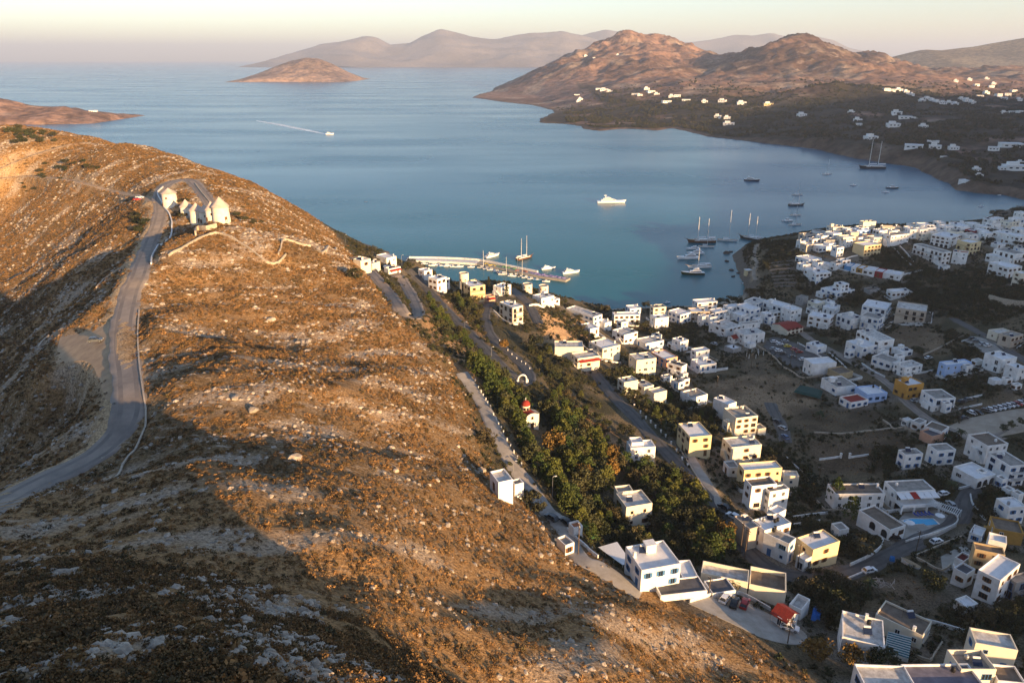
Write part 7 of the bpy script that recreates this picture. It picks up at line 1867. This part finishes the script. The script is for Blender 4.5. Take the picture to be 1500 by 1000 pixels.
# teal pergola of the weathered house
zt = ground(1318, 950)[2] + 2.6; Q = flat([(1297,953),(1301,924),(1336,933),(1331,964)], zt); o = thing('roof_pergola', 'teal sun deck under white slats in front of the weathered house', 'pergola', Q[0])
Qr = [Vector(v) for v in rel(Q, o)]
mb = MB(); mb.poly([tuple(v) for v in Qr]); low = [tuple(v - Vector((0, 0, 3.8))) for v in Qr]
for k in range(4): j = (k + 1) % 4; mb.quad(low[k], low[j], tuple(Qr[j]), tuple(Qr[k]), 1)
mb.build('deck', [mat('teal_deck_paint', (.03, .14, .17), var=.15), M['white']], o)
for k in range(9):
    f = (k + .3) / 9; a = Qr[0].lerp(Qr[1], f); b = Qr[3].lerp(Qr[2], f); d = (Qr[1] - Qr[0]).normalized() * .12; s = MB(); up = Vector((0, 0, .35)); s.quad(tuple(a + up), tuple(b + up), tuple(b + d + up), tuple(a + d + up)); s.quad(tuple(a + up * .6), tuple(b + up * .6), tuple(b + up), tuple(a + up)); s.quad(tuple(a + d + up), tuple(b + d + up), tuple(b + d + up * .6), tuple(a + d + up * .6)); s.build('slat', M['f_white'], o)
# canopy beside the large house on the upper road
zc = ground(905, 812)[2] + 3.3; Q = flat([(876,801),(904,793),(924.6,822),(912,827)], zc); o = thing('car_canopy', 'white sheet canopy on posts along the upper road', 'canopy', Q[0]); Qr = rel(Q, o)
mb = MB(); mb.poly(Qr); mb.poly([(p[0], p[1], p[2] - .12) for p in reversed(Qr)])
for k in range(4): j = (k + 1) % 4; a, b = Qr[k], Qr[j]; mb.quad((a[0], a[1], a[2] - .12), (b[0], b[1], b[2] - .12), b, a)
mb.build('roof', M['white_cloth'], o); mb = MB()
for a, b in [(0, 0), (0, .33), (0, .66), (0, 1), (1, 0), (1, .5), (1, 1)]:
    p = (Vector(Qr[0]).lerp(Vector(Qr[3]), b) if a == 0 else Vector(Qr[1]).lerp(Vector(Qr[2]), b)); mb.tube((p.x, p.y, p.z - 4.5), (p.x, p.y, p.z - .1), .06, n=5)
mb.build('posts', M['f_white'], o); mb = MB(); p0 = Vector(Qr[0]); p3 = Vector(Qr[3])
for k in range(14): p = p0.lerp(p3, k / 13); mb.tube((p.x, p.y, p.z - 3.6), (p.x, p.y, p.z - 2.5), .025, n=3)
mb.tube(tuple(p0 - Vector((0, 0, 2.5))), tuple(p3 - Vector((0, 0, 2.5))), .04, n=4); mb.build('rail', M['f_white'], o)
# lawn, netting, tarpaulin, woodpile, trailer boat
gz = ground(860, 775)[2] + .5; Q = flat([(847.6,766),(859.6,763.5),(874.8,785),(853,788.5)], gz); mb = MB(); mb.poly(Q)
for k in range(4): j = (k + 1) % 4; mb.quad(tuple(np.array(Q[k]) - (0, 0, 4)), tuple(np.array(Q[j]) - (0, 0, 4)), Q[j], Q[k])
tag(mb.build('lawn', M['lawn']), kind='structure')
def lumpy(name, label, cat, px, lift, m, seed, amp=.5):
    z = ground(*px[0])[2] + lift; Q = [Vector(v) for v in flat(px, z)]; mb = MB(); n = 9; r = random.Random(seed); o_ = Q[0]; G = []
    for i in range(n + 1):
        for j in range(n + 1):
            p = Q[0].lerp(Q[1], i / n).lerp(Q[3].lerp(Q[2], i / n), j / n) - o_; edge = min(i, n - i, j, n - j) / 3; G.append((p.x, p.y, p.z + r.uniform(-amp, amp) * .5 - (.8 if edge == 0 else 0)))
    mb.v = G
    for i in range(n):
        for j in range(n): a = i * (n + 1) + j; mb.f.append((a, a + n + 1, a + n + 2, a + 1)); mb.m.append(0)
    q = mb.build(name, m); q.location = o_; return tag(q, label, cat)
lumpy('tarpaulin', 'crumpled bright blue tarpaulin among the dark trees', 'tarpaulin', [(1188,904),(1192,886),(1204,888),(1202,904)], 2.6, mat('blue_tarpaulin', (.02, .16, .52), var=.15), 4, .7)
lumpy('shade_net', 'dark green shade netting beside the grey hall', 'netting', [(1162,572),(1172,562),(1206,570),(1202,582)], 2.6, M['green_cloth'], 6, .2)
lumpy('shade_net', 'dark green netting fence behind the walled terrace', 'netting', [(1030,836),(1034,838),(1086,850),(1082,842)], 2.0, M['green_cloth'], 7, .2)
lumpy('tarpaulin', 'small blue cover by the roadside bushes', 'tarpaulin', [(1303,818),(1304,812),(1312,814),(1311,820)], 1.0, mat('small_blue_cover', (.03, .16, .4), var=.15), 8, .3)
p = ground(1280, 857); o = thing('wood_pile', 'heap of pale timber and rubble below the road', 'wood pile', tuple(p)); lg = MB(); lg.tube((-1.3, 0, 0), (1.3, 0, 0), .13, .11, 6); LG = lg.mesh('log', mat('pale_timber', (.42, .36, .30), var=.2, scale=3)); r = random.Random(2)
for k in range(46):
    q = put(LG, 'log', o, (r.gauss(0, 2.0), r.gauss(0, .9), r.uniform(.1, 1.1) * math.exp(-((k % 7) / 7) ** 2))); q.rotation_euler = (0, r.uniform(-.4, .4), r.uniform(0, 3.1))
p = ground(1333, 829); o = thing('trailer_boat', 'white open boat lying on a trailer in the dirt yard', 'boat', (p[0], p[1], p[2] + .5), 2.2); hull_mb(5.2, 1.9, .7).build('hull', [M['hull_white'], M['deck']], o); c = MB(); c.box(-1.9, 1.2, -.55, .55, -.45, -.3); c.tube((-.4, -.8, -.25), (-.4, .8, -.25), .28, n=9); c.build('trailer', M['dark_metal'], o)
# boulders that stand out on the hill
BLD = [(335,902,20,'white boulder alone in the middle of the dark slope'), (221,949,14,'pale round boulder near the bottom left'), (317,948,12,'pale boulder just right of the ochre shrub'), (428,930,13,'small boulder by the rocky rib at the bottom'), (432,672,20,'big pale boulder on the lit slope by the outcrop'), (345,585,16,'jagged pale outcrop, left of the lit slope centre'), (370,602,18,'jagged pale outcrop, lower right of the other'), (397,470,14,'pale rock in the upper lit slope'), (896,886,9,'small bright stone near the right foot of the slope'), (807,823,8,'stone above the roadside hut'), (580,690,12,'pale rock high above the cliff-foot house'), (655,770,12,'rounded rock on the lower lit slope'), (275,893,10,'small white stone in the shaded slope'), (120,770,12,'flat pale stone by the shaded road end'), (210,725,10,'flat rock in the pale ledges above the road'), (490,905,11,'pale stone at the edge of the castle shade'), (430,967,16,'broad boulder at the bottom centre-left'), (545,862,12,'stone in the middle of the lower lit slope'), (700,745,11,'pale rock near the cliff edge'), (705,690,14,'orange-lit crag beside the cliff-foot house')]
for k, (a, b, w, lb) in enumerate(BLD):
    q = ground(a, b); d = depth_of(q); s = w * d / FPX / 2 * 1.1; o = put(rock_mesh(300 + k, 'boulder', 3), 'boulder', None, (q[0], q[1], q[2] + s * .15), k, (s, s * .85, s * .9)); tag(o, lb, 'boulder', 'boulders on the hillside')

# ---------------------------------------------------------------- houses across the bay
fh = MB(); fh.box(-.5, .5, -.5, .5, -.6, 1); FHW = fh.mesh('wall', M['white']); FHY = fh.mesh('wall', M['yellow'])
fr_ = MB(); fr_.box(-.52, .52, -.52, .52, 1.0, 1.04); FHR = fr_.mesh('roof', M['r_white']); FHRr = fr_.mesh('roof', M['r_terracotta'])
fw_ = MB()
for x in (-.3, 0, .3): fw_.box(x - .07, x + .07, -.515, -.49, .45, .72)
FHWI = fw_.mesh('windows', M['glass'])
fa_ = MB(); fa_.box(-.34, .12, -.3, .3, 1.04, 1.6); FHA = fa_.mesh('upper_floor', M['white'])
def fhouse(px, py, w, label, c='w', group='white houses across the bay', terr=False):
    p = far_ground(px, py); d = depth_of(p); W_ = w * d / FPX; r = random.Random(int(px * 7 + py))
    o = thing('far_house', label, 'house', (p[0], p[1], p[2] - .3), r.uniform(-.5, .3), group); o.scale = (W_, W_ * .7, min(W_ * .42, 7))
    put(FHY if c == 'y' else FHW, 'wall', o); put(FHRr if c == 't' else FHR, 'roof', o); put(FHWI, 'windows', o)
    if r.random() < .6: put(FHA, 'upper_floor', o)
FH = [(1005,149,12,'white house above the cove, first from the left'), (1032,151,9,'white house above the cove, second from the left'), (1058,150,11,'white house above the cove below the pale knoll'), (1086,153,13,'long white house at the foot of the pale knoll'), (1125,155,13,'yellow house on the terrace below the twin-peaked hill'), (1067,184,16,'white villa on the dark slope above the wooded shore'), (1051,173,9,'small white house up the dark slope, left'), (1065,175,9,'small white house up the dark slope, right'), (1174,171,12,'white house alone in the middle of the wooded hill'), (1247,167,9,'white house near the crest path of the wooded hill'), (1256,179,11,'pale house on the right flank of the wooded hill, upper'), (1258,184,8,'pale house on the right flank of the wooded hill, lower'), (1275,205,17,'white villa above the dark two-masted ship'), (1313,168,13,'cream house lit by the sun, upper of two'), (1326,175,18,'cream house lit by the sun, bigger of two'), (1308,186,17,'white house with dark windows below the sunlit pair'), (1352,188,11,'small white house right of the dark-windowed one'), (1338,218,24,'pale long villa near the inner shore'), (1366,212,15,'white villa right of the pale long one, upper'), (1369,219,16,'white villa right of the pale long one, lower'), (1396,220,13,'pale low house at the end of the villa row'), (1480,216,28,'largest white villa on the right slope'), (1455,221,14,'long low white wall house left of the largest villa'), (1485,249,28,'stepped white villa at the right edge above the inner bay'), (1470,250,14,'white annex left of the stepped villa'), (1430,250,10,'small white house in the dark trees, left of the stepped villa'), (1434,259,9,'small white house low in the trees by the inner bay'), (1417,271,20,'pale terrace house on the inner bay shore'), (1494,240,9,'white house above the stepped villa'), (1382,232,8,'small white hut in the trees above the inner shore')]
for a in FH: fhouse(a[0], a[1], a[2], a[3], 'y' if 'yellow' in a[3] else 'w')
for a, b, w in [(1298,133,9),(1307,134,8),(1316,134,10),(1326,137,9),(1335,140,7),(1350,150,9),(1358,147,11),(1366,150,9),(1372,152,10),(1381,153,9),(1390,153,9),(1399,154,8),(1408,147,8),(1416,149,10),(1424,152,8),(1435,143,9),(1444,138,8),(1452,128,7),(1462,141,9),(1470,146,9),(1476,140,8),(1484,135,8),(1492,148,8),(1430,126,7),(1400,120,6),(1420,118,6),(1445,117,6),(1455,124,6),(1470,167,8),(1482,166,8),(1493,166,9),(1340,176,7)]:
    fhouse(a, b, w, 'small white house of the village in the far valley', group='village in the far valley')
for a, b, w in [(845,141,8),(850,147,7),(847,150,6),(877,132,9),(885,133,11),(893,136,8),(931,140,10),(937,141,7),(947,132,8),(953,136,11),(962,140,8),(976,151,13),(984,143,9),(992,142,9),(858,83,5),(870,86,4),(905,82,5)]:
    fhouse(a, b, w, 'white house on the far mountain foot across the bay', group='houses on the far mountain foot')
o = thing('far_house', 'white house on the tip of the left headland', 'house', tuple(at_depth(137, 164.5, 2075)), .2); o.scale = (20, 12, 5); put(FHW, 'wall', o); put(FHR, 'roof', o); put(FHWI, 'windows', o)
